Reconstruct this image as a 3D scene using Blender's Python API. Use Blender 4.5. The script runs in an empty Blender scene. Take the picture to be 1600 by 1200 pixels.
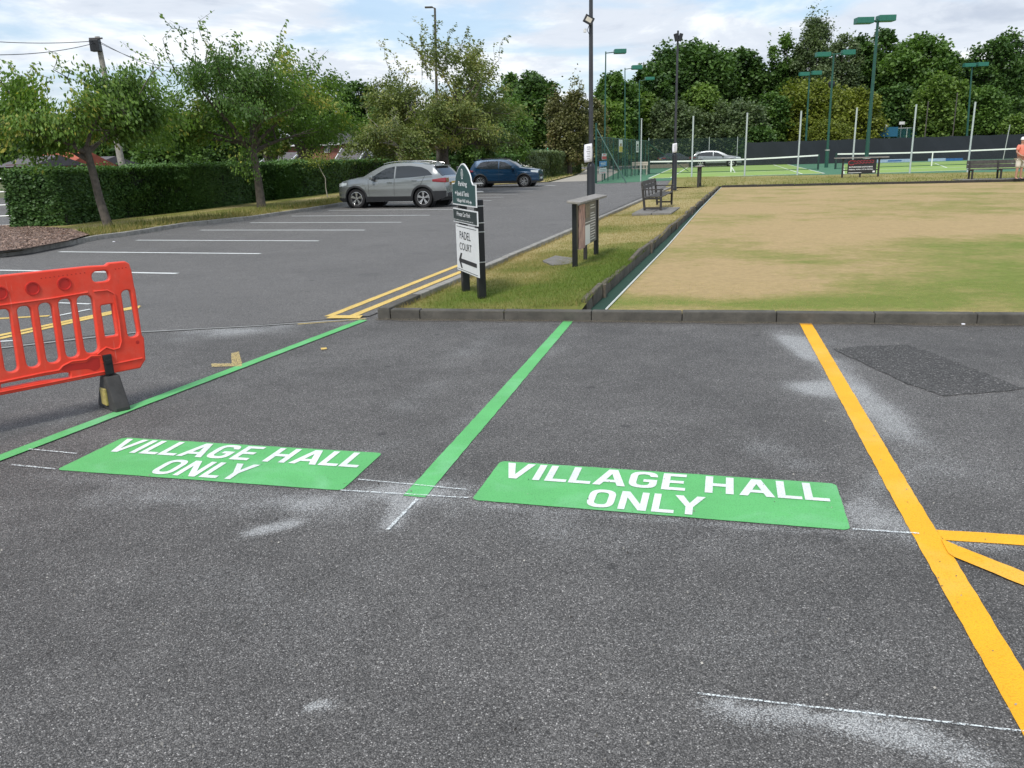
import bpy, bmesh, math, random
import numpy as np
from mathutils import Vector, Matrix

# ------------------------------------------------------------------ scene, camera, light
S = bpy.context.scene
COL = S.collection
FPX, PITCH, ROLL, EYE = 1279.84, 0.270151, -0.02712, 1.65
_c, _s = math.cos(ROLL), math.sin(ROLL)
_f = Vector((0, math.cos(PITCH), -math.sin(PITCH)))
_r0 = Vector((1, 0, 0)); _u0 = Vector((0, math.sin(PITCH), math.cos(PITCH)))
_r = _r0 * _c + _u0 * _s; _u = _r0 * -_s + _u0 * _c
cam_data = bpy.data.cameras.new('camera')
cam_data.sensor_width = 36; cam_data.lens = 36 * FPX / 1600
cam_data.clip_start = 0.05; cam_data.clip_end = 3000
cam = bpy.data.objects.new('camera', cam_data); COL.objects.link(cam)
cam.matrix_world = Matrix(((_r.x, _u.x, -_f.x, 0), (_r.y, _u.y, -_f.y, 0), (_r.z, _u.z, -_f.z, EYE), (0, 0, 0, 1)))
S.camera = cam

SUN_EL, SUN_AZ = math.radians(52), math.radians(205)      # azimuth clockwise from +Y; behind and left of the viewer
world = bpy.data.worlds.new('World'); S.world = world; world.use_nodes = True
nt = world.node_tree; nt.nodes.clear()
N = nt.nodes.new; Lk = nt.links.new
out = N('ShaderNodeOutputWorld'); bg = N('ShaderNodeBackground'); bg.inputs['Strength'].default_value = 0.12
Lk(bg.outputs[0], out.inputs[0])
sky = N('ShaderNodeTexSky'); sky.sky_type = 'NISHITA'; sky.sun_disc = False
sky.sun_elevation = SUN_EL; sky.sun_rotation = SUN_AZ; sky.air_density = 1.2; sky.dust_density = 1.5
tc = N('ShaderNodeTexCoord'); sep = N('ShaderNodeSeparateXYZ'); Lk(tc.outputs['Generated'], sep.inputs[0])
def wmath(op, a, b=None, clamp=False):
    n = N('ShaderNodeMath'); n.operation = op; n.use_clamp = clamp
    for i, v in enumerate((a, b)):
        if v is None: continue
        if isinstance(v, (int, float)): n.inputs[i].default_value = v
        else: Lk(v, n.inputs[i])
    return n.outputs[0]
zz = wmath('MAXIMUM', sep.outputs[2], 0.0); den = wmath('ADD', zz, 0.16)
cx = wmath('DIVIDE', sep.outputs[0], den); cy = wmath('DIVIDE', sep.outputs[1], den)
cmb = N('ShaderNodeCombineXYZ'); Lk(cx, cmb.inputs[0]); Lk(cy, cmb.inputs[1])
def wnoise(scale, detail, rough, off):
    m = N('ShaderNodeMapping'); m.inputs['Location'].default_value = off; Lk(cmb.outputs[0], m.inputs[0])
    n = N('ShaderNodeTexNoise'); n.inputs['Scale'].default_value = scale; n.inputs['Detail'].default_value = detail
    n.inputs['Roughness'].default_value = rough; n.inputs['Distortion'].default_value = 0.3
    Lk(m.outputs[0], n.inputs['Vector']); return n.outputs[0]
def wramp(src, pts):
    r = N('ShaderNodeValToRGB'); Lk(src, r.inputs[0]); e = r.color_ramp.elements
    while len(e) < len(pts): e.new(0.5)
    for k, (p, c) in enumerate(pts):
        e[k].position = p; e[k].color = (*c, 1) if len(c) == 3 else c
    r.color_ramp.interpolation = 'EASE'; return r.outputs[0]
cover = wramp(wnoise(1.1, 8, 0.55, (3.1, 1.7, 0)), [(0.40, (0.12,) * 3), (0.54, (0.96,) * 3)])
shade = wramp(wnoise(1.7, 6, 0.6, (7.3, 4.2, 2)), [(0.30, (3.5, 3.9, 4.6)), (0.48, (4.7, 5.05, 5.6)), (0.62, (6.3, 6.5, 6.7))])
blue = N('ShaderNodeMix'); blue.data_type = 'RGBA'; blue.inputs['Factor'].default_value = 0.45
Lk(sky.outputs[0], blue.inputs['A']); blue.inputs['B'].default_value = (2.7, 4.0, 5.9, 1)
mx = N('ShaderNodeMix'); mx.data_type = 'RGBA'; Lk(cover, mx.inputs['Factor'])
Lk(blue.outputs['Result'], mx.inputs['A']); Lk(shade, mx.inputs['B'])
Lk(mx.outputs['Result'], bg.inputs['Color'])

sd = bpy.data.lights.new('sun', 'SUN'); sd.energy = 2.1; sd.angle = math.radians(11); sd.color = (1, 0.965, 0.91)
sun = bpy.data.objects.new('sun', sd); COL.objects.link(sun)
_sdir = Vector((math.sin(SUN_AZ) * math.cos(SUN_EL), math.cos(SUN_AZ) * math.cos(SUN_EL), math.sin(SUN_EL)))
sun.rotation_euler = _sdir.to_track_quat('Z', 'Y').to_euler()
S.view_settings.view_transform = 'Standard'; S.view_settings.look = 'None'
S.view_settings.exposure = 0.5; S.view_settings.gamma = 1.0; S.view_settings.use_curve_mapping = False
S.render.engine = 'CYCLES'
S.cycles.max_bounces = 6; S.cycles.transparent_max_bounces = 16

# ------------------------------------------------------------------ surveying helpers: where a sight line meets the ground or a wall
def ray(u, v):
    return (_f + _r * ((u - 800) / FPX) + _u * ((600 - v) / FPX))
def P(u, v, z=0.0):
    d = ray(u, v); t = (z - EYE) / d.z
    return Vector((d.x * t, d.y * t, z))
def D(u, depth, z=0.0, v=245):
    """ground point in column u at the given distance ahead"""
    d = ray(u, v); t = depth / d.y
    return Vector((d.x * t, depth, z))
def hit(u, v, p0, n):
    d = ray(u, v); o = Vector((0, 0, EYE)); t = (Vector(p0) - o).dot(n) / d.dot(n)
    return o + d * t
def row(pt):
    d = Vector(pt) - Vector((0, 0, EYE)); return 600 - FPX * d.dot(_u) / d.dot(_f)
def hgt(p, v):
    lo, hi = -3.0, 60.0
    for _ in range(50):
        m = (lo + hi) / 2
        if row((p[0], p[1], m)) > v: lo = m
        else: hi = m
    return lo

# ------------------------------------------------------------------ object helpers
def tag(o, label=None, cat=None, group=None, kind=None):
    if label: o['label'] = label
    if cat: o['category'] = cat
    if group: o['group'] = group
    if kind: o['kind'] = kind
    return o
def empty(name, loc=(0, 0, 0), rz=0.0, label=None, cat=None, group=None):
    o = bpy.data.objects.new(name, None); COL.objects.link(o)
    o.empty_display_size = 0.2; o.location = loc; o.rotation_euler = (0, 0, rz)
    return tag(o, label, cat, group)
def link(name, me, parent=None):
    o = bpy.data.objects.new(name, me); COL.objects.link(o)
    if parent is not None: o.parent = parent
    return o
class MB:
    def __init__(s): s.v = []; s.f = []; s.sm = False
    def add(s, vs, fs):
        b = len(s.v); s.v += [tuple(p) for p in vs]; s.f += [tuple(b + i for i in f) for f in fs]; return s
    def box(s, c, d, m=None):
        x, y, z = d[0] / 2, d[1] / 2, d[2] / 2
        vs = [Vector((i, j, k)) for i in (-x, x) for j in (-y, y) for k in (-z, z)]
        if m is not None: vs = [m @ p for p in vs]
        vs = [p + Vector(c) for p in vs]
        return s.add(vs, [(0, 1, 3, 2), (4, 6, 7, 5), (0, 4, 5, 1), (2, 3, 7, 6), (0, 2, 6, 4), (1, 5, 7, 3)])
    def bbox(s, c, d, b=0.01, m=None):
        """box with chamfered edges"""
        bm = bmesh.new(); bmesh.ops.create_cube(bm, size=1)
        for p in bm.verts: p.co = Vector((p.co.x * d[0], p.co.y * d[1], p.co.z * d[2]))
        bmesh.ops.bevel(bm, geom=bm.edges[:] + bm.verts[:], offset=b, segments=2, affect='EDGES', profile=0.6)
        bm.verts.ensure_lookup_table()
        vs = [p.co.copy() for p in bm.verts]; fs = [[q.index for q in f.verts] for f in bm.faces]; bm.free()
        if m is not None: vs = [m @ p for p in vs]
        return s.add([p + Vector(c) for p in vs], fs)
    def tube(s, pts, rad, n=8, cap=True):
        pts = [Vector(p) for p in pts]
        if not hasattr(rad, '__len__'): rad = [rad] * len(pts)
        b = len(s.v); up = Vector((0, 0, 1)); prev = None
        for i, p in enumerate(pts):
            d = (pts[min(i + 1, len(pts) - 1)] - pts[max(i - 1, 0)]).normalized()
            if prev is None:
                a = d.cross(up)
                if a.length < 1e-3: a = Vector((1, 0, 0))
                a.normalize()
            else:
                a = prev - d * prev.dot(d); a.normalize()
            prev = a; c = d.cross(a)
            for k in range(n):
                t = 2 * math.pi * k / n
                s.v.append(tuple(p + (a * math.cos(t) + c * math.sin(t)) * rad[i]))
        for i in range(len(pts) - 1):
            for k in range(n):
                k2 = (k + 1) % n
                s.f.append((b + i * n + k, b + i * n + k2, b + (i + 1) * n + k2, b + (i + 1) * n + k))
        if cap:
            s.f.append(tuple(b + k for k in range(n))[::-1]); e = b + (len(pts) - 1) * n
            s.f.append(tuple(e + k for k in range(n)))
        return s
    def lathe(s, prof, n=20, m=None, axis='Z'):
        b = len(s.v)
        for r, z in prof:
            for k in range(n):
                t = 2 * math.pi * k / n
                p = Vector((r * math.cos(t), r * math.sin(t), z)) if axis == 'Z' else Vector((r * math.cos(t), z, r * math.sin(t)))
                if m is not None: p = m @ p
                s.v.append(tuple(p))
        for i in range(len(prof) - 1):
            for k in range(n):
                k2 = (k + 1) % n
                s.f.append((b + i * n + k, b + i * n + k2, b + (i + 1) * n + k2, b + (i + 1) * n + k))
        return s
    def poly(s, pts):
        return s.add(pts, [tuple(range(len(pts)))])
    def prism(s, pts, dirv):
        n = len(pts); pts = [Vector(p) for p in pts]; d = Vector(dirv)
        return s.add(pts + [p + d for p in pts], [tuple(range(n))[::-1], tuple(range(n, 2 * n))] + [(i, (i + 1) % n, n + (i + 1) % n, n + i) for i in range(n)])
    def build(s, name, mat, parent=None, smooth=False):
        me = bpy.data.meshes.new(name); me.from_pydata(s.v, [], s.f)
        if mat is not None: me.materials.append(mat)
        me.update()
        if smooth:
            me.polygons.foreach_set('use_smooth', [True] * len(me.polygons))
            me.set_sharp_from_angle(angle=math.radians(40))
        return link(name, me, parent)
def fixn(o):
    bm = bmesh.new(); bm.from_mesh(o.data); bmesh.ops.recalc_face_normals(bm, faces=bm.faces); bm.to_mesh(o.data); bm.free(); return o
def copy_tree(o, parent=None):
    c = o.copy(); COL.objects.link(c); c.parent = parent
    for ch in list(o.children): copy_tree(ch, c)
    return c
def RZ(a): return Matrix.Rotation(a, 3, 'Z')

# ------------------------------------------------------------------ materials
def nodemat(name):
    m = bpy.data.materials.new(name); m.use_nodes = True
    t = m.node_tree; return m, t, t.nodes['Principled BSDF']
class NT:
    def __init__(s, t): s.t = t
    def n(s, k, **kw):
        x = s.t.nodes.new(k)
        for a, b in kw.items(): setattr(x, a, b)
        return x
    def l(s, a, b): s.t.links.new(a, b)
    def pos(s, scale=(1, 1, 1), obj=False):
        g = s.n('ShaderNodeTexCoord').outputs['Object'] if obj else s.n('ShaderNodeNewGeometry').outputs['Position']
        m = s.n('ShaderNodeMapping'); m.inputs['Scale'].default_value = scale; s.l(g, m.inputs[0]); return m.outputs[0]
    def noise(s, vec, scale, detail=4, rough=0.55, dist=0.0):
        x = s.n('ShaderNodeTexNoise'); s.l(vec, x.inputs['Vector'])
        x.inputs['Scale'].default_value = scale; x.inputs['Detail'].default_value = detail
        x.inputs['Roughness'].default_value = rough; x.inputs['Distortion'].default_value = dist; return x.outputs[0]
    def vor(s, vec, scale, out='Distance', feat='F1'):
        x = s.n('ShaderNodeTexVoronoi'); x.feature = feat; s.l(vec, x.inputs['Vector']); x.inputs['Scale'].default_value = scale; return x.outputs[out]
    def ramp(s, src, pts, interp='LINEAR'):
        r = s.n('ShaderNodeValToRGB'); s.l(src, r.inputs[0]); e = r.color_ramp.elements
        while len(e) < len(pts): e.new(0.5)
        for k, (p, c) in enumerate(pts):
            if not hasattr(c, '__len__'): c = (c, c, c)
            e[k].position = p; e[k].color = (*c[:3], 1)
        r.color_ramp.interpolation = interp; return r.outputs[0]
    def mix(s, fac, a, b, blend='MIX'):
        x = s.n('ShaderNodeMix', data_type='RGBA', blend_type=blend)
        for k, v in (('Factor', fac), ('A', a), ('B', b)):
            if isinstance(v, (int, float)): x.inputs[k].default_value = v if k == 'Factor' else (v, v, v, 1)
            elif isinstance(v, tuple): x.inputs[k].default_value = (*v[:3], 1)
            else: s.l(v, x.inputs[k])
        return x.outputs['Result']
    def math(s, op, a, b=0.0, clamp=False):
        x = s.n('ShaderNodeMath', operation=op, use_clamp=clamp)
        for i, v in enumerate((a, b)):
            if isinstance(v, (int, float)): x.inputs[i].default_value = v
            else: s.l(v, x.inputs[i])
        return x.outputs[0]
    def bump(s, h, strength, dist, bsdf):
        b = s.n('ShaderNodeBump'); b.inputs['Strength'].default_value = strength; b.inputs['Distance'].default_value = dist
        s.l(h, b.inputs['Height']); s.l(b.outputs[0], bsdf.inputs['Normal'])
def M(name, col, rough=0.6, metal=0.0, var=0.15, scale=6, bump=0.0, bscale=40, coat=0.0, spec=0.5, obj=True, dirt=None):
    m, t, b = nodemat(name); k = NT(t); v = k.pos(obj=obj)
    n1 = k.noise(v, scale, 5, 0.6)
    lo = tuple(c * (1 - var) for c in col); hi = tuple(min(1, c * (1 + var)) for c in col)
    c = k.ramp(n1, [(0.3, lo), (0.7, hi)])
    if dirt:
        c = k.mix(k.ramp(k.noise(v, scale * 2.3, 6, 0.7), [(0.5, 0.0), (0.75, 0.8)]), c, dirt)
    k.l(c, b.inputs['Base Color'])
    b.inputs['Roughness'].default_value = rough; b.inputs['Metallic'].default_value = metal
    b.inputs['Coat Weight'].default_value = coat; b.inputs['Coat Roughness'].default_value = 0.06
    b.inputs['Specular IOR Level'].default_value = spec
    if bump: k.bump(k.noise(v, bscale, 5, 0.6), bump, 0.01, b)
    return m
def asphalt(name, base, stone, scale=150, bumpd=0.006, mott=0.14, dust=False, tint=(1.04, 1.0, 0.955)):
    m, t, b = nodemat(name); k = NT(t); v = k.pos()
    cell = k.n('ShaderNodeTexVoronoi'); k.l(v, cell.inputs['Vector']); cell.inputs['Scale'].default_value = scale
    sp = k.n('ShaderNodeSeparateColor'); k.l(cell.outputs['Color'], sp.inputs[0])
    c = k.ramp(sp.outputs[0], [(0.0, base * 0.55), (0.45, base * 0.9), (0.8, base * 1.25), (0.955, stone), (1.0, stone * 1.9)])
    dark = k.ramp(cell.outputs['Distance'], [(0.35, 1.0), (0.75, 0.35)])
    c = k.mix(1.0, c, dark, 'MULTIPLY')
    g = k.noise(v, scale * 0.32, 3, 0.6); c = k.mix(1.0, c, k.ramp(g, [(0.3, 0.72), (0.7, 1.3)]), 'MULTIPLY')
    lg = k.ramp(k.noise(v, 0.55, 5, 0.6, 0.4), [(0.3, 1 - mott), (0.7, 1 + mott)]); c = k.mix(1.0, c, lg, 'MULTIPLY')
    l2 = k.ramp(k.noise(v, 4.0, 4, 0.6), [(0.3, 1 - mott * 0.6), (0.7, 1 + mott * 0.6)]); c = k.mix(1.0, c, l2, 'MULTIPLY')
    c = k.mix(1.0, c, tint, 'MULTIPLY')
    # old drips, trodden gum and worn tracks
    vs_ = k.vor(v, 1.9); c = k.mix(k.math('MULTIPLY', k.ramp(vs_, [(0.045, 1.0), (0.075, 0.0)]), 0.5), c, (0.03, 0.03, 0.03))
    vt_ = k.vor(v, 0.75); c = k.mix(k.math('MULTIPLY', k.ramp(k.math('ADD', vt_, k.math('MULTIPLY', k.noise(v, 9, 4, 0.7), 0.16)), [(0.15, 1.0), (0.27, 0.0)]), 0.22), c, (0.04, 0.04, 0.042))
    if dust:
        a = k.n('ShaderNodeAttribute', attribute_name='dust'); f = k.noise(v, 70, 4, 0.75)
        # residue sits on the tops of single stones: a stone is dusted when its own random number is below the local amount
        r_ = k.math('ADD', k.math('MULTIPLY', sp.outputs[2], 0.62), k.math('MULTIPLY', f, 0.75))
        w = k.math('MULTIPLY', k.math('SUBTRACT', k.math('MULTIPLY', a.outputs['Fac'], 1.25), k.math('SUBTRACT', r_, 0.36)), 1.7, True)
        w = k.math('MULTIPLY', w, k.ramp(cell.outputs['Distance'], [(0.3, 1.0), (0.8, 0.2)]), True)
        w = k.math('MULTIPLY', w, 0.75, True)
        c = k.mix(w, c, k.ramp(sp.outputs[1], [(0.0, (0.36, 0.37, 0.37)), (1.0, (0.86, 0.87, 0.86))]))
    k.l(c, b.inputs['Base Color']); b.inputs['Roughness'].default_value = 0.78; b.inputs['Specular IOR Level'].default_value = 0.4
    h = k.math('ADD', k.ramp(cell.outputs['Distance'], [(0.0, 1.0), (0.8, 0.0)]), k.math('MULTIPLY', sp.outputs[1], 0.6))
    k.bump(h, 0.9, bumpd, b)
    return m
def paint(name, col, pale=None, wear=0.0):
    """road paint lying on rough asphalt: the grain of the stones shows through"""
    m, t, b = nodemat(name); k = NT(t); v = k.pos()
    n = k.noise(v, 3.0, 5, 0.6); c = k.ramp(n, [(0.3, tuple(x * 0.9 for x in col)), (0.7, tuple(min(1, x * 1.08) for x in col))])
    if pale: c = k.mix(k.ramp(k.noise(v, 1.6, 6, 0.65, 0.5), [(0.5, 0.0), (0.72, 0.75)]), c, pale)
    cell = k.vor(v, 150); c = k.mix(1.0, c, k.ramp(cell, [(0.55, 1.0), (0.8, 0.8)]), 'MULTIPLY')
    if wear:
        wm = k.ramp(k.noise(v, 90, 4, 0.8), [(0.56 - wear * 0.3, 0.0), (0.66 - wear * 0.3, 0.9)]); c = k.mix(wm, c, (0.09, 0.09, 0.09))
    k.l(c, b.inputs['Base Color']); b.inputs['Roughness'].default_value = 0.6; b.inputs['Specular IOR Level'].default_value = 0.35
    k.bump(k.ramp(cell, [(0.0, 1.0), (0.8, 0.0)]), 0.5, 0.004, b); return m
def speckle_paint(name, col, dens):
    """thin chalk or overspray: only the tops of the stones carry it"""
    m, t, b = nodemat(name); k = NT(t); v = k.pos(); b.inputs['Base Color'].default_value = (*col, 1); b.inputs['Roughness'].default_value = 0.9
    a = k.math('MULTIPLY', k.ramp(k.noise(v, 160, 3, 0.7), [(0.5 - dens * 0.25, 0.0), (0.6 - dens * 0.2, 1.0)]), 1.0)
    k.l(a, b.inputs['Alpha']); return m
def leafmat(name, a, bcol, trans=0.35, c3=None):
    m, t, b = nodemat(name); k = NT(t)
    at = k.n('ShaderNodeAttribute', attribute_name='tint'); pts = [(0.0, a), (1.0, bcol)] if c3 is None else [(0.0, a), (0.8, bcol), (1.0, c3)]
    c = k.ramp(at.outputs['Fac'], pts)
    k.l(c, b.inputs['Base Color']); b.inputs['Roughness'].default_value = 0.5; b.inputs['Specular IOR Level'].default_value = 0.35
    tr = k.n('ShaderNodeBsdfTranslucent'); k.l(k.mix(1.0, c, (1.15, 1.3, 0.6), 'MULTIPLY'), tr.inputs['Color'])
    mx = k.n('ShaderNodeMixShader'); mx.inputs[0].default_value = trans
    k.l(b.outputs[0], mx.inputs[1]); k.l(tr.outputs[0], mx.inputs[2]); k.l(mx.outputs[0], t.nodes['Material Output'].inputs[0]); return m
def meshmat(name, col, alpha):
    m, t, b = nodemat(name); b.inputs['Base Color'].default_value = (*col, 1); b.inputs['Roughness'].default_value = 0.7
    b.inputs['Alpha'].default_value = alpha; return m
def glassmat(name, col=(0.02, 0.025, 0.03)):
    m, t, b = nodemat(name); b.inputs['Base Color'].default_value = (*col, 1); b.inputs['Roughness'].default_value = 0.04
    b.inputs['Specular IOR Level'].default_value = 0.8; return m

MT = {}
MT['asphalt'] = asphalt('coarse_asphalt', 0.158, 0.30, 215, 0.004, dust=True, mott=0.22)
MT['road'] = asphalt('road_asphalt', 0.185, 0.26, 190, 0.003, 0.1)
MT['newtar'] = asphalt('patch_asphalt', 0.1, 0.2, 100, 0.009, 0.12)
MT['green'] = paint('green_paint', (0.12, 0.46, 0.145), (0.22, 0.55, 0.28))
MT['white'] = paint('white_paint', (0.74, 0.78, 0.76))
MT['orange'] = paint('orange_paint', (0.90, 0.43, 0.012), (0.9, 0.5, 0.1))
MT['yellow'] = paint('yellow_paint', (0.78, 0.54, 0.14), None, 0.12)
MT['bayline'] = paint('bay_white_paint', (0.78, 0.80, 0.78), None, 0.08)
MT['oldyellow'] = speckle_paint('faded_yellow_paint', (0.62, 0.48, 0.2), 0.25)
MT['chalk'] = speckle_paint('chalk_white', (0.72, 0.77, 0.77), 0.25)
MT['kerb'] = M('weathered_concrete', (0.085, 0.079, 0.067), 0.9, var=0.35, scale=5, bump=0.5, bscale=60, obj=False, dirt=(0.05, 0.05, 0.042))
MT['kerbpale'] = M('pale_concrete', (0.27, 0.26, 0.235), 0.9, var=0.25, scale=5, bump=0.4, bscale=60, obj=False, dirt=(0.12, 0.11, 0.09))
MT['timber'] = M('weathered_timber', (0.12, 0.102, 0.078), 0.9, var=0.5, scale=7, bump=0.7, bscale=30, dirt=(0.05, 0.055, 0.03))
MT['slab'] = M('paving_slab', (0.19, 0.18, 0.165), 0.9, var=0.2, scale=4, bump=0.3, obj=False, dirt=(0.1, 0.1, 0.08))
MT['black'] = M('black_paint', (0.012, 0.013, 0.015), 0.35, var=0.2)
MT['blackwood'] = M('dark_stained_wood', (0.03, 0.027, 0.024), 0.6, var=0.35, scale=12, bump=0.3)
MT['greywood'] = M('silvered_wood', (0.24, 0.225, 0.205), 0.8, var=0.25, scale=10, bump=0.3)
MT['signgreen'] = M('sign_green', (0.028, 0.075, 0.075), 0.35, var=0.06)
MT['signdark'] = M('sign_dark', (0.02, 0.033, 0.034), 0.35, var=0.06)
MT['signwhite'] = M('sign_white', (0.74, 0.75, 0.75), 0.4, var=0.04)
MT['print'] = M('black_print', (0.02, 0.02, 0.022), 0.5, var=0.05)
MT['printgrey'] = M('grey_print', (0.3, 0.3, 0.32), 0.5, var=0.05)
MT['metal'] = M('galvanised_steel', (0.5, 0.5, 0.49), 0.45, 0.7, var=0.1)
MT['palepost'] = M('pale_grey_post_paint', (0.45, 0.5, 0.48), 0.5, var=0.1)
MT['greenpost'] = M('green_post_paint', (0.014, 0.075, 0.055), 0.45, var=0.15)
MT['greenhead'] = M('green_lamp_head', (0.02, 0.14, 0.10), 0.45, var=0.12)
MT['red'] = M('red_plastic', (0.80, 0.055, 0.025), 0.42, var=0.07, scale=9, dirt=None)
k = NT(MT['red'].node_tree); rb_ = MT['red'].node_tree.nodes['Principled BSDF']; src_ = rb_.inputs['Base Color'].links[0].from_socket; vv_ = k.pos(obj=True)
c_ = k.mix(k.ramp(k.noise(vv_, 3.5, 6, 0.7, 0.6), [(0.48, 0.0), (0.75, 0.42)]), src_, (0.74, 0.17, 0.12)); vz_ = k.pos((60, 60, 3), True)
c_ = k.mix(k.ramp(k.noise(vz_, 1.0, 3, 0.6), [(0.66, 0.0), (0.74, 0.35)]), c_, (0.8, 0.32, 0.26)); c_ = k.mix(k.ramp(k.noise(vv_, 14, 6, 0.8), [(0.6, 0.0), (0.78, 0.45)]), c_, (0.28, 0.05, 0.035))
k.l(c_, rb_.inputs['Base Color']); k.l(k.ramp(k.noise(vv_, 8, 5, 0.7), [(0.3, 0.32), (0.7, 0.6)]), rb_.inputs['Roughness']); k.bump(k.noise(vv_, 30, 4, 0.6), 0.15, 0.004, rb_)
MT['redshade'] = M('red_recess_shade', (0.5, 0.018, 0.012), 0.5, var=0.1)  # darker red stands in for shade inside the barrier's flat recesses and holes
MT['rubber'] = M('grey_rubber', (0.045, 0.044, 0.043), 0.85, var=0.25, scale=20, bump=0.3, bscale=120)
MT['rubberblack'] = M('black_rubber', (0.012, 0.012, 0.013), 0.6)
MT['bark'] = M('bark', (0.10, 0.085, 0.07), 0.95, var=0.4, scale=9, bump=0.9, bscale=25, obj=False)
MT['barkpale'] = M('pale_bark', (0.3, 0.28, 0.24), 0.9, var=0.3, scale=9, bump=0.6, obj=False)
MT['glass'] = glassmat('tinted_glass')
MT['paper'] = M('white_paper', (0.78, 0.78, 0.82), 0.7, var=0.03)

# ------------------------------------------------------------------ ground
rng = np.random.default_rng(7); R = random.Random(5)
def vnoise(x, y, scale, seed=0):
    """smooth value noise on numpy arrays, 0..1"""
    g = np.random.default_rng(seed).random((256, 256)); x = np.asarray(x) * scale + 91.3; y = np.asarray(y) * scale + 57.7
    xi = np.floor(x).astype(int); yi = np.floor(y).astype(int); fx = x - xi; fy = y - yi
    fx = fx * fx * (3 - 2 * fx); fy = fy * fy * (3 - 2 * fy); a = lambda i, j: g[(xi + i) % 256, (yi + j) % 256]
    return (a(0, 0) * (1 - fx) + a(1, 0) * fx) * (1 - fy) + (a(0, 1) * (1 - fx) + a(1, 1) * fx) * fy
def fbm(x, y, scale, seed=0, oct=4):
    t = 0; w = 0
    for o in range(oct): t = t + vnoise(x, y, scale * 2 ** o, seed + o) * 0.55 ** o; w += 0.55 ** o
    return t / w
def np_mesh(name, verts, faces, mat, parent=None, attr=None, smooth=False):
    """verts (n,3), faces (m,k) arrays -> one mesh object, with optional float point attributes"""
    me = bpy.data.meshes.new(name); nv, nf, k = len(verts), len(faces), faces.shape[1]
    me.vertices.add(nv); me.vertices.foreach_set('co', np.ascontiguousarray(verts, dtype=np.float32).ravel())
    me.loops.add(nf * k); me.loops.foreach_set('vertex_index', np.ascontiguousarray(faces, dtype=np.int32).ravel())
    me.polygons.add(nf); me.polygons.foreach_set('loop_start', np.arange(0, nf * k, k, dtype=np.int32))
    try: me.polygons.foreach_set('loop_total', np.full(nf, k, dtype=np.int32))
    except Exception: pass
    if smooth: me.polygons.foreach_set('use_smooth', np.ones(nf, dtype=bool))
    if mat: me.materials.append(mat)
    me.update(calc_edges=True)
    for an, av in (attr or {}).items():
        a = me.attributes.new(an, 'FLOAT', 'POINT'); a.data.foreach_set('value', np.asarray(av, dtype=np.float32))
    return link(name, me, parent)
def grid(nx, ny):
    i, j = np.meshgrid(np.arange(nx - 1), np.arange(ny - 1), indexing='ij'); a = (i * ny + j).ravel()
    return np.stack([a, a + ny, a + ny + 1, a + 1], 1)
def inpoly(x, y, poly):
    r = np.zeros(np.shape(x), bool); n = len(poly)
    for i in range(n):
        x1, y1 = poly[i][:2]; x2, y2 = poly[(i + 1) % n][:2]
        c = ((y1 > y) != (y2 > y)) & (x < (x2 - x1) * (y - y1) / ((y2 - y1) or 1e-9) + x1); r ^= c
    return r

# wide base of rough grassland
m, t, b = nodemat('field_grass'); k = NT(t); v = k.pos()
k.l(k.ramp(k.noise(v, 0.3, 6, 0.6), [(0.3, (0.06, 0.085, 0.025)), (0.7, (0.13, 0.13, 0.05))]), b.inputs['Base Color']); b.inputs['Roughness'].default_value = 0.95
o = MB().add([(-700, -300, -0.05), (700, -300, -0.05), (700, 1200, -0.05), (-700, 1200, -0.05)], [(0, 1, 2, 3)]).build('ground', m); tag(o, kind='structure')

# asphalt of the car park: a wide sheet and, in the foreground, a fine one that carries the overspray
pk = [(-9.9, -8), (30, -8), (30, 7.5), P(1600, 500).xy[:], P(640, 492).xy[:], (11.5, 57), (8, 75), (-2, 60), (-7, 45), (-9.6, 30)]
pk = [(-9.6, -8), (30, -8), (30, 6.0), (4.9, 8.2), (-1.0, 9.6), (12.0, 55.5), (3.2, 56), (-4.0, 50), (-6.6, 36), (-9.6, 28), (-10.5, 20), (-10.6, 12), (-12, -8)]
o = MB().poly([(x, y, -0.006) for x, y in pk]).build('car_park_asphalt', MT['asphalt']); tag(o, kind='structure')
x0, x1, y0, y1 = -6.2, 6.6, 1.2, 9.9; nx, ny = 257, 175
gx, gy = np.meshgrid(np.linspace(x0, x1, nx), np.linspace(y0, y1, ny), indexing='ij')
# keep the fine sheet on the car-park side of the kerb
KA, KB = P(590, 499), P(1600, 508)
kn = Vector((-(KB - KA).y, (KB - KA).x)).normalized()
lim = KA.y + (gx - KA.x) * (KB - KA).y / (KB - KA).x + 0.05
gy2 = np.where(gx > KA.x, y0 + (gy - y0) * (lim - y0) / (y1 - y0), y0 + (gy - y0) * (KA.y + 0.05 - y0) / (y1 - y0))
gy = gy2; gz = np.zeros_like(gx); dust = np.zeros_like(gx)
def streak(p0, p1, w, s, side=0.0, sd=1, one=False):
    """a soft band of overspray along the segment between two sighted points"""
    global dust
    a = P(*p0).xy; c = P(*p1).xy; d = c - a; L = d.length; d /= L; n = Vector((-d.y, d.x))
    al = (gx - a.x) * d.x + (gy - a.y) * d.y; ac = (gx - a.x) * n.x + (gy - a.y) * n.y - side
    ww = w * (0.6 + 0.9 * fbm(al + 9, ac * 0, 1.3, sd))
    if one: ww = np.where(ac > 0, ww * 0.12, ww)          # masked along its far edge
    f = np.exp(-(ac / ww) ** 2) * np.clip((al + w) / (2 * w), 0, 1) * np.clip((L + w - al) / (2 * w), 0, 1)
    dust += s * f * (0.25 + 1.2 * np.clip(fbm(gx, gy, 2.6, sd + 20) - 0.28, 0, 1) * 1.5)
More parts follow.
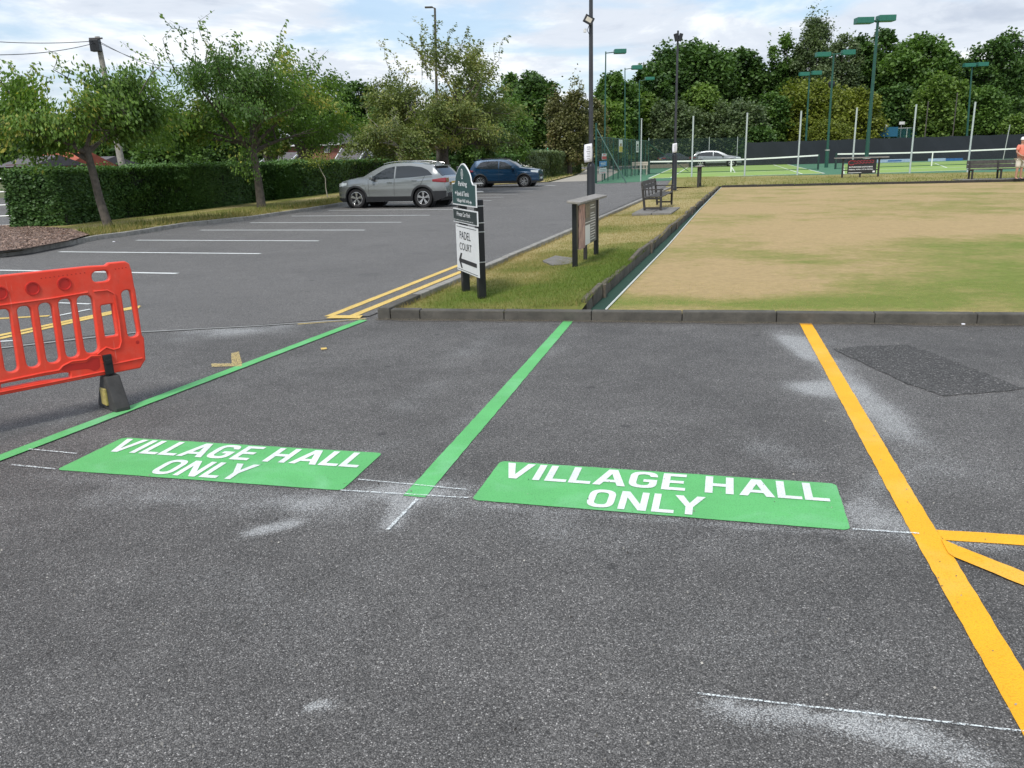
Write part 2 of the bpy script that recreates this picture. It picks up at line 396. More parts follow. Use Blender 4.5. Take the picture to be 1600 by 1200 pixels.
streak((60, 738), (540, 775), 0.05, 0.25, -0.03, 2); streak((230, 775), (500, 788), 0.08, 0.6, 0, 3); streak((560, 760), (740, 772), 0.14, 0.8, 0, 4)
streak((655, 760), (606, 828), 0.06, 1.0, 0, 5); streak((740, 788), (1330, 836), 0.03, 0.45, 0, 6); streak((1320, 805), (1440, 830), 0.16, 1.0, 0, 7)
streak((1330, 800), (1400, 740), 0.12, 0.55, 0, 8); streak((1230, 600), (1330, 610), 0.16, 1.0, 0, 9); streak((1220, 515), (1270, 560), 0.14, 0.8, 0, 10)
streak((1290, 560), (1440, 700), 0.12, 0.4, 0, 11); streak((1180, 690), (1260, 735), 0.14, 0.55, 0, 12); streak((1112, 1090), (1420, 1128), 0.075, 1.5, -0.008, 13, True)
streak((1330, 1122), (1560, 1195), 0.06, 0.75, 0, 14); streak((380, 835), (470, 815), 0.05, 0.9, 0, 15); streak((485, 1108), (515, 1098), 0.018, 2.0, 0, 16); streak((1440, 840), (1600, 850), 0.09, 0.5, 0, 17)
streak((230, 520), (420, 510), 0.3, 0.3, 0, 18); streak((240, 530), (560, 500), 0.35, 0.42, 0, 19); streak((500, 720), (640, 690), 0.15, 0.4, 0, 22); streak((690, 690), (900, 520), 0.1, 0.25, 0, 23)
streak((340, 900), (640, 880), 0.1, 0.12, 0, 24); streak((1500, 640), (1600, 700), 0.3, 0.18, 0, 25)
streak((60, 760), (600, 800), 0.22, 0.34, 0, 31); streak((640, 800), (1350, 860), 0.2, 0.26, 0, 32); streak((1240, 520), (1420, 760), 0.22, 0.36, 0.1, 33); streak((620, 650), (760, 520), 0.2, 0.25, 0, 34); streak((100, 650), (260, 690), 0.2, 0.25, 0, 35); streak((1300, 790), (1440, 840), 0.2, 0.4, 0, 36); streak((1400, 700), (1600, 760), 0.25, 0.22, 0, 37); streak((200, 900), (600, 1000), 0.35, 0.16, 0, 38); streak((900, 960), (1500, 1000), 0.3, 0.16, 0, 39)
dust *= 1.18; dust *= np.clip((gx - x0) / 0.5, 0, 1) * np.clip((x1 - gx) / 0.5, 0, 1)
o = np_mesh('foreground_asphalt', np.stack([gx, gy2, gz], -1).reshape(-1, 3), grid(nx, ny), MT['asphalt'], attr={'dust': np.clip(dust, 0, 1.2).ravel()}); tag(o, kind='structure')
# older, smoother road asphalt beyond the seam
road = [P(-330, 575).xy, P(0, 543).xy, P(120, 527).xy, P(215, 518.5).xy, P(400, 508.5).xy, P(500, 500.5).xy, P(578, 494).xy]
road = [(p.x, p.y) for p in road] + [(11.6, 55.2), (3.2, 55.6), (-4.0, 49.6), (-6.5, 36), (-9.5, 28), (-10.3, 20), (-10.5, 12), (-10.5, 5.5)]
o = MB().poly([(x, y, 0.004) for x, y in road]).build('road_asphalt', MT['road']); tag(o, kind='structure')
pc = [P(*p, 0.004) for p in ((1302, 545), (1345, 541), (1415, 538), (1470, 556), (1602, 607), (1560, 612), (1474, 619), (1420, 600))]; pq = []
for i in range(8):
    for j in range(14): x = pc[i].lerp(pc[(i + 1) % 8], j / 14); pq.append(Vector((x.x + R.uniform(-.012, .012), x.y + R.uniform(-.012, .012), 0.004)))
o = MB().poly(pq).build('repair_patch', MT['newtar'])
tag(o, kind='structure')
tag(MB().poly([P(-330, 577, 0.0075), P(0, 544.5, 0.0075), P(215, 519.5, 0.0075), P(400, 509.5, 0.0075), P(545, 500, 0.0075), P(545, 498.8, 0.0075), P(400, 508.3, 0.0075), P(215, 518, 0.0075), P(0, 542.5, 0.0075), P(-330, 573, 0.0075)]).build('asphalt_seam', M('seam_dust', (0.26, 0.26, 0.25), 0.9, obj=False)), kind='structure')

# ------------------------------------------------------------------ painted markings
def strip(a, c, w, z):
    n = Vector((-(c - a).y, (c - a).x, 0)).normalized() * (w / 2); return [Vector((*(a - n).xy, z)), Vector((*(c - n).xy, z)), Vector((*(c + n).xy, z)), Vector((*(a + n).xy, z))]
def rough_strip(a, c, w, z, jit=0.003, step=0.12):
    L = (c - a).length; n = max(2, int(L / step)); d = (c - a) / L; q = Vector((-d.y, d.x, 0)); l = []; r = []
    for i in range(n + 1):
        p = a + d * (L * i / n); l.append(Vector((*(p + q * (w / 2 + R.uniform(-jit, jit))).xy, z))); r.append(Vector((*(p - q * (w / 2 + R.uniform(-jit, jit))).xy, z)))
    return r + l[::-1]
def marking(name, polys, mat, label, cat='road marking', group=None):
    b = MB()
    for p in polys:
        if len(p) < 13:                                          # hand-laid paint: edges waver by a millimetre or two
            q = []
            for i in range(len(p)):
                a, c = Vector(p[i]), Vector(p[(i + 1) % len(p)]); n = max(1, int((c - a).length / 0.05)) if (c - a).length < 12 else 40
                for j in range(n): x = a.lerp(c, j / n); q.append(Vector((x.x + (R.uniform(-.0022, .0022) if j else 0), x.y + (R.uniform(-.0022, .0022) if j else 0), x.z)))
            p = q
        b.poly(p)
    return tag(b.build(name, MT[mat] if isinstance(mat, str) else mat), label, cat, group)
marking('green_bay_line', [rough_strip(P(568, 501), P(-260, 816), 0.1, 0.008)], 'green', 'long green painted bay line running from the kerb corner down past the red barrier foot', group='green bay lines')
marking('green_bay_line', [[P(882, 500, 0.004), P(897, 500, 0.004), P(664, 777, 0.004), P(630, 774, 0.004)]], 'green', 'green painted line between the two village hall bays, ending beside the right panel', group='green bay lines')
marking('orange_line', [[P(*p, 0.004) for p in ((1249, 505), (1268, 505), (1462, 827), (1474, 844), (1490, 870), (1570, 1000), (1760, 1310), (1690, 1310), (1517, 1000), (1400, 789))]], 'orange', 'long thick orange line running from the kerb to the right bottom corner', group='orange lines')
marking('orange_line', [[P(*p, 0.004) for p in ((1463, 827.5), (1600, 836), (1900, 854), (1900, 873), (1600, 852), (1475, 843.5))]], 'orange', 'orange cross line leading off level to the right from the long orange line', group='orange lines')
marking('orange_line', [[P(*p, 0.0078) for p in ((1470, 841), (1484, 847), (1600, 893.5), (1850, 992), (1850, 1020), (1600, 914.5), (1491, 870), (1482, 864))]], 'orange', 'slanting orange hatch line branching down right from the long orange line', group='orange lines')
chb = [((45, 703.5), (120, 710.5), 0.012), ((18, 728), (88, 735), 0.014), ((560, 751), (728, 767), 0.011), ((532, 768), (732, 780), 0.011), ((1332, 829), (1436, 836), 0.012), ((1090, 1087), (1640, 1151), 0.008), ((652, 782), (606, 830), 0.016)]
for i, (a, c, w) in enumerate(chb):
    lb = ['upper chalk guide line left of the left green panel', 'lower chalk guide line left of the left green panel', 'upper chalk guide line across the foot of the middle green line', 'lower chalk guide line between the two green panels', 'white guide line between the right green panel and the orange line', 'long thin white spray line at the bottom right of the car park', 'short smudged chalk stroke continuing the middle green line'][i]
    marking('guide_line', [rough_strip(P(*a), P(*c), w, 0.0095, 0.0016, 0.04)], 'chalk', lb, group='thin white guide lines')
# double yellow lines at the kerb corner
YA = MT['yellow']
marking('double_yellow_line', [rough_strip(P(513, 495.5), P(722, 413), 0.1, 0.009), rough_strip(P(549, 495.5), P(722, 424.5), 0.1, 0.009), [P(509, 497.2, 0.0092), P(519, 492.6, 0.0092), P(567, 492.6, 0.0092), P(562, 497.2, 0.0092)]], YA, 'double yellow lines running along the kerb behind the parking sign')
marking('double_yellow_line', [rough_strip(P(217, 479), P(-160, 559), 0.1, 0.009), rough_strip(P(188, 487.5), P(-160, 566), 0.1, 0.009), [P(179, 488, 0.0092), P(186, 483, 0.0092), P(219, 477, 0.0092), P(217, 481.5, 0.0092)]], YA, 'double yellow lines seen through the slots of the red barrier')
marking('yellow_line', [rough_strip(P(77, 494.5), P(-120, 505), 0.09, 0.009)], YA, 'single yellow line end seen through the left slots of the red barrier')
marking('pale_line', [rough_strip(P(141, 476), P(92, 474), 0.06, 0.009)], 'bayline', 'thin level white mark seen through the upper slots of the red barrier')
marking('pale_line', [rough_strip(P(141, 484), P(78, 497), 0.05, 0.0094)], 'bayline', 'thin slanting white mark seen through the middle slots of the red barrier')
marking('pale_line', [rough_strip(P(30, 533), P(-60, 538), 0.05, 0.0092)], 'bayline', 'thin white mark seen through the leftmost slot of the red barrier')
marking('faded_line', [rough_strip(P(572, 498.5), P(465, 507), 0.07, 0.0055)], 'oldyellow', 'faded yellow line end beside the kerb corner')
marking('faded_marking', [[P(*p, 0.009) for p in ((330, 568), (362, 567.5), (361, 552), (373, 549), (378, 566), (378, 572), (331, 573))]], 'oldyellow', 'worn yellow T-shaped mark beside the long green line')
marking('paint_fleck', [[P(*p, 0.009) for p in ((501, 543.5), (510, 542.8), (511, 545.3), (502, 546.3))]], YA, 'tiny yellow paint fleck right of the long green line')
bdir = Vector((-0.9542, 0.2996, 0))
bays = [(277, 428, 'nearest white bay line, its end behind the red barrier'), (407, 397, 'second nearest white bay line'), (498, 377, 'third white bay line from the barrier'), (570, 360, 'fourth white bay line from the barrier'), (627, 347.7, 'fifth white bay line from the barrier, just before the silver car'), (671.7, 336.7, 'sixth white bay line, along the near side of the silver car'),
        (712, 327.5, 'white bay line just at the wheels of the silver car'), (742, 320.5, 'white bay line ending behind the parking sign'), (768, 313.8, 'white bay line ending just right of the parking sign post'), (787, 308.3, 'white bay line second beyond the silver car, right of the sign'), (809, 303.6, 'white bay line third beyond the silver car'), (833, 298.3, 'white bay line closest to the front of the blue car')]
for u, v_, lb in bays:
    e = P(u, v_); marking('bay_line', [rough_strip(e, e + bdir * (5.6 if u < 280 else 4.8), 0.11, 0.0095)], 'bayline', 'straight ' + lb, group='white bay lines')
for k_, (a, c) in enumerate((((838, 290.5), (868, 290)),)):
    marking('bay_line', [rough_strip(P(*a), P(*c), 0.3, 0.0095)], 'bayline', 'short white line on the asphalt in front of the blue car')

# lettering helper: outlines of the built-in font, fitted into a box (flat, or with a little relief)
_lc = {}
def letters(text, bold=0.0, ext=0.0, space=1.0):
    key = (text, bold, ext, space)
    if key in _lc: return _lc[key]
    cu = bpy.data.curves.new('lettering', 'FONT'); cu.body = text; cu.offset = bold; cu.extrude = ext; cu.space_character = space; cu.resolution_u = 4
    ob = bpy.data.objects.new('lettering', cu); COL.objects.link(ob); bpy.context.view_layer.update()
    me = bpy.data.meshes.new_from_object(ob); COL.objects.unlink(ob); bpy.data.objects.remove(ob)
    vs = np.array([p.co[:] for p in me.vertices]); fs = [tuple(f.vertices) for f in me.polygons]
    a = vs[:, :2].min(0); c = vs[:, :2].max(0); vs[:, :2] = (vs[:, :2] - a) / (c - a)
    bpy.data.meshes.remove(me); _lc[key] = (vs, fs); return _lc[key]
def put_text(mb, text, origin, ex, ey, w, h, bold=0.0, lift=0.0, space=1.0):
    """text into the rectangle origin + ex*w + ey*h"""
    vs, fs = letters(text, bold, 0.0, space); n = ex.cross(ey).normalized() * lift
    mb.add([origin + ex * (p[0] * w) + ey * (p[1] * h) + n for p in vs], fs)

def rcorn(pts, rad, n=6):
    o = []; m_ = len(pts)
    for i in range(m_):
        p = Vector(pts[i]); a = Vector(pts[i - 1]); c = Vector(pts[(i + 1) % m_]); r0 = rad[i]
        if not r0: o.append(p[:]); continue
        s_ = p + (a - p).normalized() * r0; e = p + (c - p).normalized() * r0
        for k_ in range(n + 1):
            t_ = k_ / n; o.append(((1 - t_) ** 2 * s_ + 2 * t_ * (1 - t_) * (p * .92 + (s_ + e) * .04) + t_ ** 2 * e)[:])
    return o
GL = {'V': (.74, [[(0, 1), (.2, 1), (.37, .27), (.54, 1), (.74, 1), (.47, 0), (.27, 0)]]), 'I': (.18, [[(0, 0), (.18, 0), (.18, 1), (0, 1)]]),
      'L': (.54, [[(0, 0), (.54, 0), (.54, .165), (.18, .165), (.18, 1), (0, 1)]]), 'A': (.8, [[(0, 0), (.195, 0), (.255, .2), (.545, .2), (.605, 0), (.8, 0), (.51, 1), (.29, 1)], [(.3, .355), (.5, .355), (.4, .72)]]),
      'E': (.56, [[(0, 0), (.56, 0), (.56, .165), (.18, .165), (.18, .42), (.51, .42), (.51, .58), (.18, .58), (.18, .835), (.56, .835), (.56, 1), (0, 1)]]),
      'H': (.66, [[(0, 0), (.18, 0), (.18, .41), (.48, .41), (.48, 0), (.66, 0), (.66, 1), (.48, 1), (.48, .58), (.18, .58), (.18, 1), (0, 1)]]),
      'N': (.7, [[(0, 0), (.175, 0), (.175, .66), (.5, 0), (.7, 0), (.7, 1), (.525, 1), (.525, .34), (.2, 1), (0, 1)]]), 'Y': (.76, [[(.29, 0), (.47, 0), (.47, .4), (.76, 1), (.55, 1), (.38, .6), (.21, 1), (0, 1), (.29, .4)]]),
      'O': (.68, [rcorn([(0, 0), (.68, 0), (.68, 1), (0, 1)], [.31] * 4), rcorn([(.18, .165), (.5, .165), (.5, .835), (.18, .835)], [.145] * 4)]),
      'G': (.67, [rcorn([(.67, .70), (.49, .70), (.49, .838), (.18, .838), (.18, .162), (.49, .162), (.49, .37), (.34, .37), (.34, .53), (.67, .53), (.67, 0), (0, 0), (0, 1), (.67, 1)], [0, 0, .135, .145, .145, .13, 0, 0, 0, 0, .27, .3, .3, .27])])}
def block_text(text, space=.125, word=.33):
    cu = bpy.data.curves.new('lettering', 'CURVE'); cu.dimensions = '2D'; cu.fill_mode = 'FRONT'; x = 0.0
    for ch in text:
        if ch == ' ': x += word; continue
        w, loops = GL[ch]
        for lp in loops:
            sp = cu.splines.new('POLY'); sp.points.add(len(lp) - 1); sp.use_cyclic_u = True
            for i, p in enumerate(lp): sp.points[i].co = (x + p[0], p[1], 0, 1)
        x += w + (space * .45 if ch in 'LA' and text.startswith('V') else (-.02 if ch == 'L' else space))
    ob = bpy.data.objects.new('lettering', cu); COL.objects.link(ob); bpy.context.view_layer.update(); me = bpy.data.meshes.new_from_object(ob); COL.objects.unlink(ob); bpy.data.objects.remove(ob)
    vs = np.array([p.co[:] for p in me.vertices]); fs = [tuple(f.vertices) for f in me.polygons]; a = vs[:, :2].min(0); c = vs[:, :2].max(0); vs[:, :2] = (vs[:, :2] - a) / (c - a); bpy.data.meshes.remove(me); return vs, fs
def hall_panel(corners, rows, label):
    A_, B_, C_, D_ = [P(*c) for c in corners]                    # far left, far right, near right, near left
    ex = (C_ - D_).normalized(); ey = Vector((-ex.y, ex.x, 0)); W = ((C_ - D_).length + (B_ - A_).length) / 2
    H_ = ((A_ - D_).length + (B_ - C_).length) / 2 * 1.0
    base = MB(); pts = []
    for (cx_, cy_, s0) in ((W, 0, -90), (W, H_, 0), (0, H_, 90), (0, 0, 180)):
        rr = 0.035
        ccx = cx_ - rr if cx_ > 0 else rr; ccy = cy_ - rr if cy_ > 0 else rr
        for i in range(5):
            a = math.radians(s0 + i * 22.5); pts.append((ccx + rr * math.cos(a), ccy + rr * math.sin(a)))
    pts2 = []
    for i in range(len(pts)):
        a = Vector(pts[i]); c = Vector(pts[(i + 1) % len(pts)]); n = max(1, int((c - a).length / 0.05))
        for k_ in range(n):
            q = a.lerp(c, k_ / n); pts2.append((q.x + R.uniform(-.0015, .0015), q.y + R.uniform(-.0015, .0015)))
    base.poly([(D_ + ex * x + ey * y) + Vector((0, 0, 0.004)) for x, y in pts2])
    o = base.build('painted_panel', MT['green'])
    tag(o, label, 'road marking', 'green village hall panels')
    tb = MB()
    for txt, x0_, x1_, y0_, y1_ in rows:
        vs, fs = block_text(txt); og = D_ + ex * (x0_ * W) + ey * (y0_ * H_) + Vector((0, 0, 0.007)); tb = MB()
        tb.add([og + ex * (p[0] * (x1_ - x0_) * W) + ey * (p[1] * (y1_ - y0_) * H_) for p in vs], fs); tb.build('lettering', MT['white'], o)
    return D_, ex, ey, W, H_
hall_panel(((783, 721), (1305, 757), (1332, 830), (737, 782)), (('VILLAGE HALL', 0.03, 0.97, 0.555, 0.955), ('ONLY', 0.32, 0.64, 0.045, 0.445)), 'green panel lettered VILLAGE HALL ONLY beside the orange line')
hall_panel(((190, 684), (598, 709), (530, 767), (88, 735)), (('VILLAGE HALL', 0.03, 0.97, 0.555, 0.955), ('ONLY', 0.325, 0.65, 0.06, 0.46)), 'green panel lettered VILLAGE HALL ONLY nearer the red barrier')

# ------------------------------------------------------------------ kerbs, each stone its own piece
def stone(name, a, c, w, z0, z1, mat, parent, side=1, bev=0.012, gap=0.006, meshes={}):
    """stone from a to c along its road face; body lies on the left (side=1) of a->c"""
    d = (c - a); L = d.length; d.normalize(); n = Vector((-d.y, d.x, 0)) * side
    key = (round(L, 2), round(w, 3), round(z1 - z0, 3), mat.name)
    if key not in meshes:
        b = MB().bbox((0, 0, 0), (L - gap, w, z1 - z0), bev); o = b.build(name, mat, parent, smooth=False); meshes[key] = o.data
    else: o = link(name, meshes[key], parent)
    q = (a + c) / 2 + n * (w / 2) + Vector((0, 0, 0)); o.location = (q.x, q.y, (z0 + z1) / 2 + R.uniform(-.004, .004))
    o.rotation_euler = (R.uniform(-.01, .01), R.uniform(-.004, .004), math.atan2(d.y, d.x) + R.uniform(-.004, .004)); return o
FK = empty('front_kerb'); FK['kind'] = 'structure'
ks = [590, 607, 656, 776]                                            # short stones at the corner, then full ones
kdir = (KB - KA).normalized(); c0 = KA + kdir * 0.14
# rounded corner stone
cb = MB(); q = []
kA_ = P(590, 499); inn = Vector((-kdir.y, kdir.x, 0))
RK0 = P(600, 478, 0.12); RK1 = P(1070, 282, 0.12); rdir = Vector(((RK1 - RK0).x, (RK1 - RK0).y, 0)).normalized(); rn = Vector((rdir.y, -rdir.x, 0))
kerb_road = lambda s: Vector((RK0.x, RK0.y, 0)) + rdir * s            # road-side face of the verge kerb
cp = kerb_road(-0.15)
arc = [KA + kdir * 0.14, KA + kdir * 0.05 + inn * 0.01, KA - kdir * 0.01 + inn * 0.05, KA - kdir * 0.01 + inn * 0.14, cp]
inner = [cp + rn * 0.13, KA + kdir * 0.14 + inn * 0.13]
cb.prism([Vector((p.x, p.y, -0.05)) for p in arc + inner], (0, 0, 0.155)); fixn(cb.build('kerbstone', MT['kerb'], FK))
p = KA + kdir * 0.145
first = True
for L in [0.33] + [0.915] * 17:
    stone('kerbstone', p, p + kdir * L, 0.125, -0.05, 0.105, MT['kerb'], FK); p = p + kdir * L
VK = empty('verge_kerb'); VK['kind'] = 'structure'
s = -0.12
while s < 45:
    a = kerb_road(s); stone('kerbstone', a, a + rdir * 0.915, 0.11, -0.05, 0.125, MT['kerbpale'] if s > 0.5 else MT['kerb'], VK, side=-1); s += 0.915
# kerb returning behind the far verge, in front of the courts
e0 = kerb_road(s)
CK0 = Vector((e0.x, e0.y, 0)); CK1 = P(1700, 271)
cdir = (CK1 - CK0).normalized(); s2 = 0
while s2 < 26:
    a = CK0 + cdir * s2; stone('kerbstone', a, a + cdir * 0.915, 0.1, -0.05, 0.1, MT['kerbpale'], VK, side=-1); s2 += 0.915
LK_ = empty('bay_kerb'); LK_['kind'] = 'structure'
lk = [(-90, 412), (33, 399), (150, 375.5), (213, 367.5), (283, 355), (400, 342.5), (510, 325.5), (575, 314), (640, 302), (735, 285)]
lk = [P(*q) for q in lk]
acc = 0.0; pts = []
for i in range(len(lk) - 1):
    d = lk[i + 1] - lk[i]; L = d.length; x = acc
    while x < L: pts.append(lk[i] + d * (x / L)); x += 0.915
    acc = x - L
for i in range(len(pts) - 1):
    stone('kerbstone', pts[i], pts[i + 1], 0.13, -0.05, 0.11, MT['kerbpale'], LK_, side=1)

# ------------------------------------------------------------------ verge with worn grass, ditch, timber boards, bowling green
T0 = P(921, 486, 0); T1 = P(1124, 295.5, 0); tdir = (T1 - T0).normalized(); TL = (T1 - T0).length; tn = Vector((tdir.y, -tdir.x, 0))
G0 = P(1124, 293, 0); GF = P(1600, 283.5, 0); fdir = (GF - G0).normalized()
def grassmat(name, lush, mid, straw, fine=26):
    m, t, b = nodemat(name); k = NT(t); v = k.pos(); at = k.n('ShaderNodeAttribute', attribute_name='lush')
    n = k.noise(v, fine, 5, 0.75); n2 = k.noise(v, 1.7, 5, 0.65)
    f = k.math('ADD', at.outputs['Fac'], k.math('MULTIPLY', k.math('SUBTRACT', n, 0.5), 1.1)); f = k.math('ADD', f, k.math('MULTIPLY', k.math('SUBTRACT', n2, 0.5), 0.7))
    c = k.ramp(f, [(0.05, straw), (0.5, mid), (0.95, lush)])
    k.l(c, b.inputs['Base Color']); b.inputs['Roughness'].default_value = 0.95; b.inputs['Specular IOR Level'].default_value = 0.15
    k.bump(k.noise(v, 90, 4, 0.7), 0.6, 0.01, b); return m
MT['verge'] = grassmat('verge_grass', (0.105, 0.15, 0.022), (0.20, 0.19, 0.055), (0.36, 0.295, 0.14))
LG = 46.0
nu, nv = 24, 260
su = np.linspace(0, 1, nu)[:, None]; sv = np.linspace(-0.5, LG, nv)[None, :]
ka = np.array(kerb_road(0)[:2]) + np.array(rn[:2]) * 0.1; ta = np.array(T0[:2])
kx = ka[0] + rdir.x * sv; ky = ka[1] + rdir.y * sv
tx = ta[0] + tdir.x * sv * (TL / LG * 1.25); ty = ta[1] + tdir.y * sv * (TL / LG * 1.25)
# near end starts at the inner face of the front kerb
near_l = KA + kdir * 0.1 + inn * 0.12
n0 = KA + kdir * 0.145 + inn * 0.118
def on_kerb(p, d):
    """where the line p + d*t meets the inner face of the front kerb"""
    m_ = Matrix(((kdir.x, -d.x), (kdir.y, -d.y))).inverted() @ Vector(((p - n0).x, (p - n0).y)); q = n0 + kdir * m_[0]; q.z = 0; return q
near_r = on_kerb(T0, tdir)
def verge_xy(u_, w_):
    """u_ 0 at the road kerb .. 1 at the timber, w_ distance along"""
    l = near_l + rdir * w_; r_ = Vector((near_r.x, near_r.y, 0)) + tdir * w_; l.z = r_.z = 0
    return l.lerp(r_, u_)
def verge_z(u_, x, y): return 0.055 + 0.085 * u_ ** 1.5 + 0.02 * (vnoise(x, y, 0.8, 3) - 0.5)
U, Wd = np.meshgrid(np.linspace(0, 1, nu), np.concatenate([np.linspace(-0.12, 12, 140), np.linspace(12.2, TL + 1.2, 120)]), indexing='ij')
lx = near_l.x + rdir.x * Wd; ly = near_l.y + rdir.y * Wd; rx = near_r.x + tdir.x * Wd; ry = near_r.y + tdir.y * Wd
X = lx * (1 - U) + rx * U; Y = ly * (1 - U) + ry * U; Z = np.minimum(verge_z(U, X, Y), 0.088 + 0.09 * np.maximum(Wd, 0))
def lush_verge(X, Y, U):
    l = 0.25 + 1.1 * (fbm(X, Y, 0.45, 11) - 0.5) + 0.5 * (fbm(X, Y, 1.6, 15) - 0.5)
    w = (X - near_r.x) * tdir.x + (Y - near_r.y) * tdir.y
    l = l + 0.75 * np.exp(-((w - 3.2) / 2.4) ** 2) * np.clip((U - 0.45) * 2.2, 0, 1) + 0.45 * np.exp(-((w - 0.8) / 0.8) ** 2) * (1 - 0.4 * U) - 0.45 * np.clip(1 - U * 5, 0, 1)
    return l + 0.25 * np.exp(-(w / 8) ** 2)
o = np_mesh('grass_verge', np.stack([X, Y, Z], -1).reshape(-1, 3), grid(*X.shape), MT['verge'], attr={'lush': lush_verge(X, Y, U).ravel()}, smooth=True); tag(o, kind='structure')
# blades
def blades(name, pos, h, wd, tint, mat, kindlabel=None, lean=0.5):
    n = len(pos); a = rng.uniform(0, 2 * np.pi, n); l = rng.normal(0, lean, (n, 2)) * h[:, None]
    dx = np.cos(a) * wd / 2; dy = np.sin(a) * wd / 2
    v0 = pos + np.stack([-dx, -dy, -0.01 + 0 * h], 1); v1 = pos + np.stack([dx, dy, -0.01 + 0 * h], 1); v2 = pos + np.stack([l[:, 0], l[:, 1], h], 1)
    V = np.stack([v0, v1, v2], 1).reshape(-1, 3); F = np.arange(3 * n).reshape(-1, 3)
    o = np_mesh(name, V, F, mat, attr={'tint': np.repeat(np.clip(tint, 0, 1), 3)}); tag(o, kind='stuff'); return o
MT['blade'] = leafmat('grass_blades', (0.37, 0.285, 0.12), (0.10, 0.15, 0.02), 0.3)
n = 62000
w_ = np.concatenate([rng.random(36000) * 5.5, 5.5 + rng.random(18000) * 9, 14 + rng.random(8000) * 18]); u_ = rng.random(n)
px = (near_l.x + rdir.x * w_) * (1 - u_) + (near_r.x + tdir.x * w_) * u_; py = (near_l.y + rdir.y * w_) * (1 - u_) + (near_r.y + tdir.y * w_) * u_
hh = rng.uniform(0.012, 0.035, n) * (1 + 1.2 * ((u_ < 0.05) | (u_ > 0.96)))
o = blades('verge_grass_blades', np.stack([px, py, verge_z(u_, px, py)], 1), hh, np.where(w_ > 14, 0.016, np.where(w_ > 5.5, 0.010, 0.006)), lush_verge(px, py, u_) + rng.normal(0, 0.25, n), MT['blade'])
tag(o, 'short patchy green and straw grass on the verge', 'grass')
# ditch
dl = MB(); GZ = 0.06
S0 = P(947, 485, GZ); S1 = P(1127, 293, GZ); sdir = Vector(((S1 - S0).x, (S1 - S0).y, 0)).normalized()
dl.poly([Vector((*near_r.xy, 0.012)), Vector((*on_kerb(S0, sdir).xy, 0.012)), Vector((*S1.xy, 0.012)), Vector((*T1.xy, 0.012))])
tag(dl.build('green_ditch', M('green_matting', (0.012, 0.05, 0.032), 0.9, obj=False)), kind='structure')
# bowling green
MT['bowl'] = grassmat('bowling_green_turf', (0.165, 0.20, 0.045), (0.265, 0.235, 0.085), (0.385, 0.285, 0.145), 7)
k = NT(MT['bowl'].node_tree); bb = MT['bowl'].node_tree.nodes['Principled BSDF']; src = bb.inputs['Base Color'].links[0].from_socket
vv = k.pos((0.8, 2.0, 1)); st = k.ramp(k.noise(vv, 3.2, 6, 0.7), [(0.3, 0.93), (0.7, 1.07)]); st = k.mix(1.0, st, k.ramp(k.noise(k.pos(), 12, 5, 0.8), [(0.3, 0.84), (0.7, 1.14)]), 'MULTIPLY'); k.l(k.mix(1.0, src, st, 'MULTIPLY'), bb.inputs['Base Color'])
gn, gm = 260, 320
a_, b_ = np.meshgrid(np.linspace(0, 36, gn), np.linspace(0, 1, gm), indexing='ij')
sk = (on_kerb(S0, sdir) - n0).dot(kdir)
nearx = n0.x + kdir.x * (sk + a_); neary = n0.y + kdir.y * (sk + a_)
farx = S1.x + fdir.x * a_; fary = S1.y + fdir.y * a_
X = nearx * (1 - b_) + farx * b_; Y = neary * (1 - b_) + fary * b_
lu = 0.22 + 1.15 * (fbm(X, Y, 0.3, 31) - 0.5) + 0.8 * (fbm(X, Y, 1.1, 33) - 0.5) + 0.35 * (fbm(X, Y, 3.2, 35) - 0.5)
def blob(c, rx_, ry_, s, ang=0.0):
    c = P(*c); dx = X - c.x; dy = Y - c.y; ca, sa = math.cos(ang), math.sin(ang); p_ = dx * ca + dy * sa; q_ = -dx * sa + dy * ca
    return s * np.exp(-((p_ / rx_) ** 2 + (q_ / ry_) ** 2))
lu += blob((1440, 455), 1.3, 0.8, 0.5, -0.25) + blob((1600, 440), 1.9, 1.8, 0.5, -0.25) + blob((1500, 400), 1.6, 1.6, 0.45, -0.25) + blob((1010, 476), 0.8, 0.35, 0.35) + blob((1200, 484), 3.0, 0.25, 0.4, -0.25) + blob((1600, 385), 2.0, 1.4, 0.5) + blob((1130, 398), 1.2, 1.3, 0.5) + blob((985, 440), 0.15, 2.5, 0.6, -0.28) + blob((1300, 478), 1.0, 0.35, 0.4) + blob((1560, 478), 2.2, 0.5, 0.45, -0.22)
lu -= blob((1130, 455), 1.0, 0.7, 0.3) + blob((1250, 350), 5, 4, 0.25) + blob((1400, 365), 3.5, 1.6, 0.3)
o = np_mesh('bowling_green', np.stack([X, Y, np.full_like(X, GZ) + 0.01 * (vnoise(X, Y, 0.4, 5) - 0.5)], -1).reshape(-1, 3), grid(*X.shape), MT['bowl'], attr={'lush': lu.ravel()}, smooth=True); tag(o, kind='structure')
n = 30000
aa = rng.random(n) * 7.5; bb_ = rng.random(n) ** 1.3 * 0.07
px = (n0.x + kdir.x * (sk + aa)) * (1 - bb_) + (S1.x + fdir.x * aa) * bb_; py = (n0.y + kdir.y * (sk + aa)) * (1 - bb_) + (S1.y + fdir.y * aa) * bb_
MT['blade2'] = leafmat('turf_blades', (0.52, 0.38, 0.2), (0.2, 0.25, 0.06), 0.3)
o = blades('turf_blades', np.stack([px, py, np.full(n, GZ)], 1), rng.uniform(0.006, 0.014, n), np.full(n, 0.006), 0.25 + 0.8 * (fbm(px, py, 0.9, 33) - 0.4) + rng.normal(0, 0.3, n), MT['blade2'])
tag(o, 'closely mown pale turf along the near edge of the bowling green', 'grass')
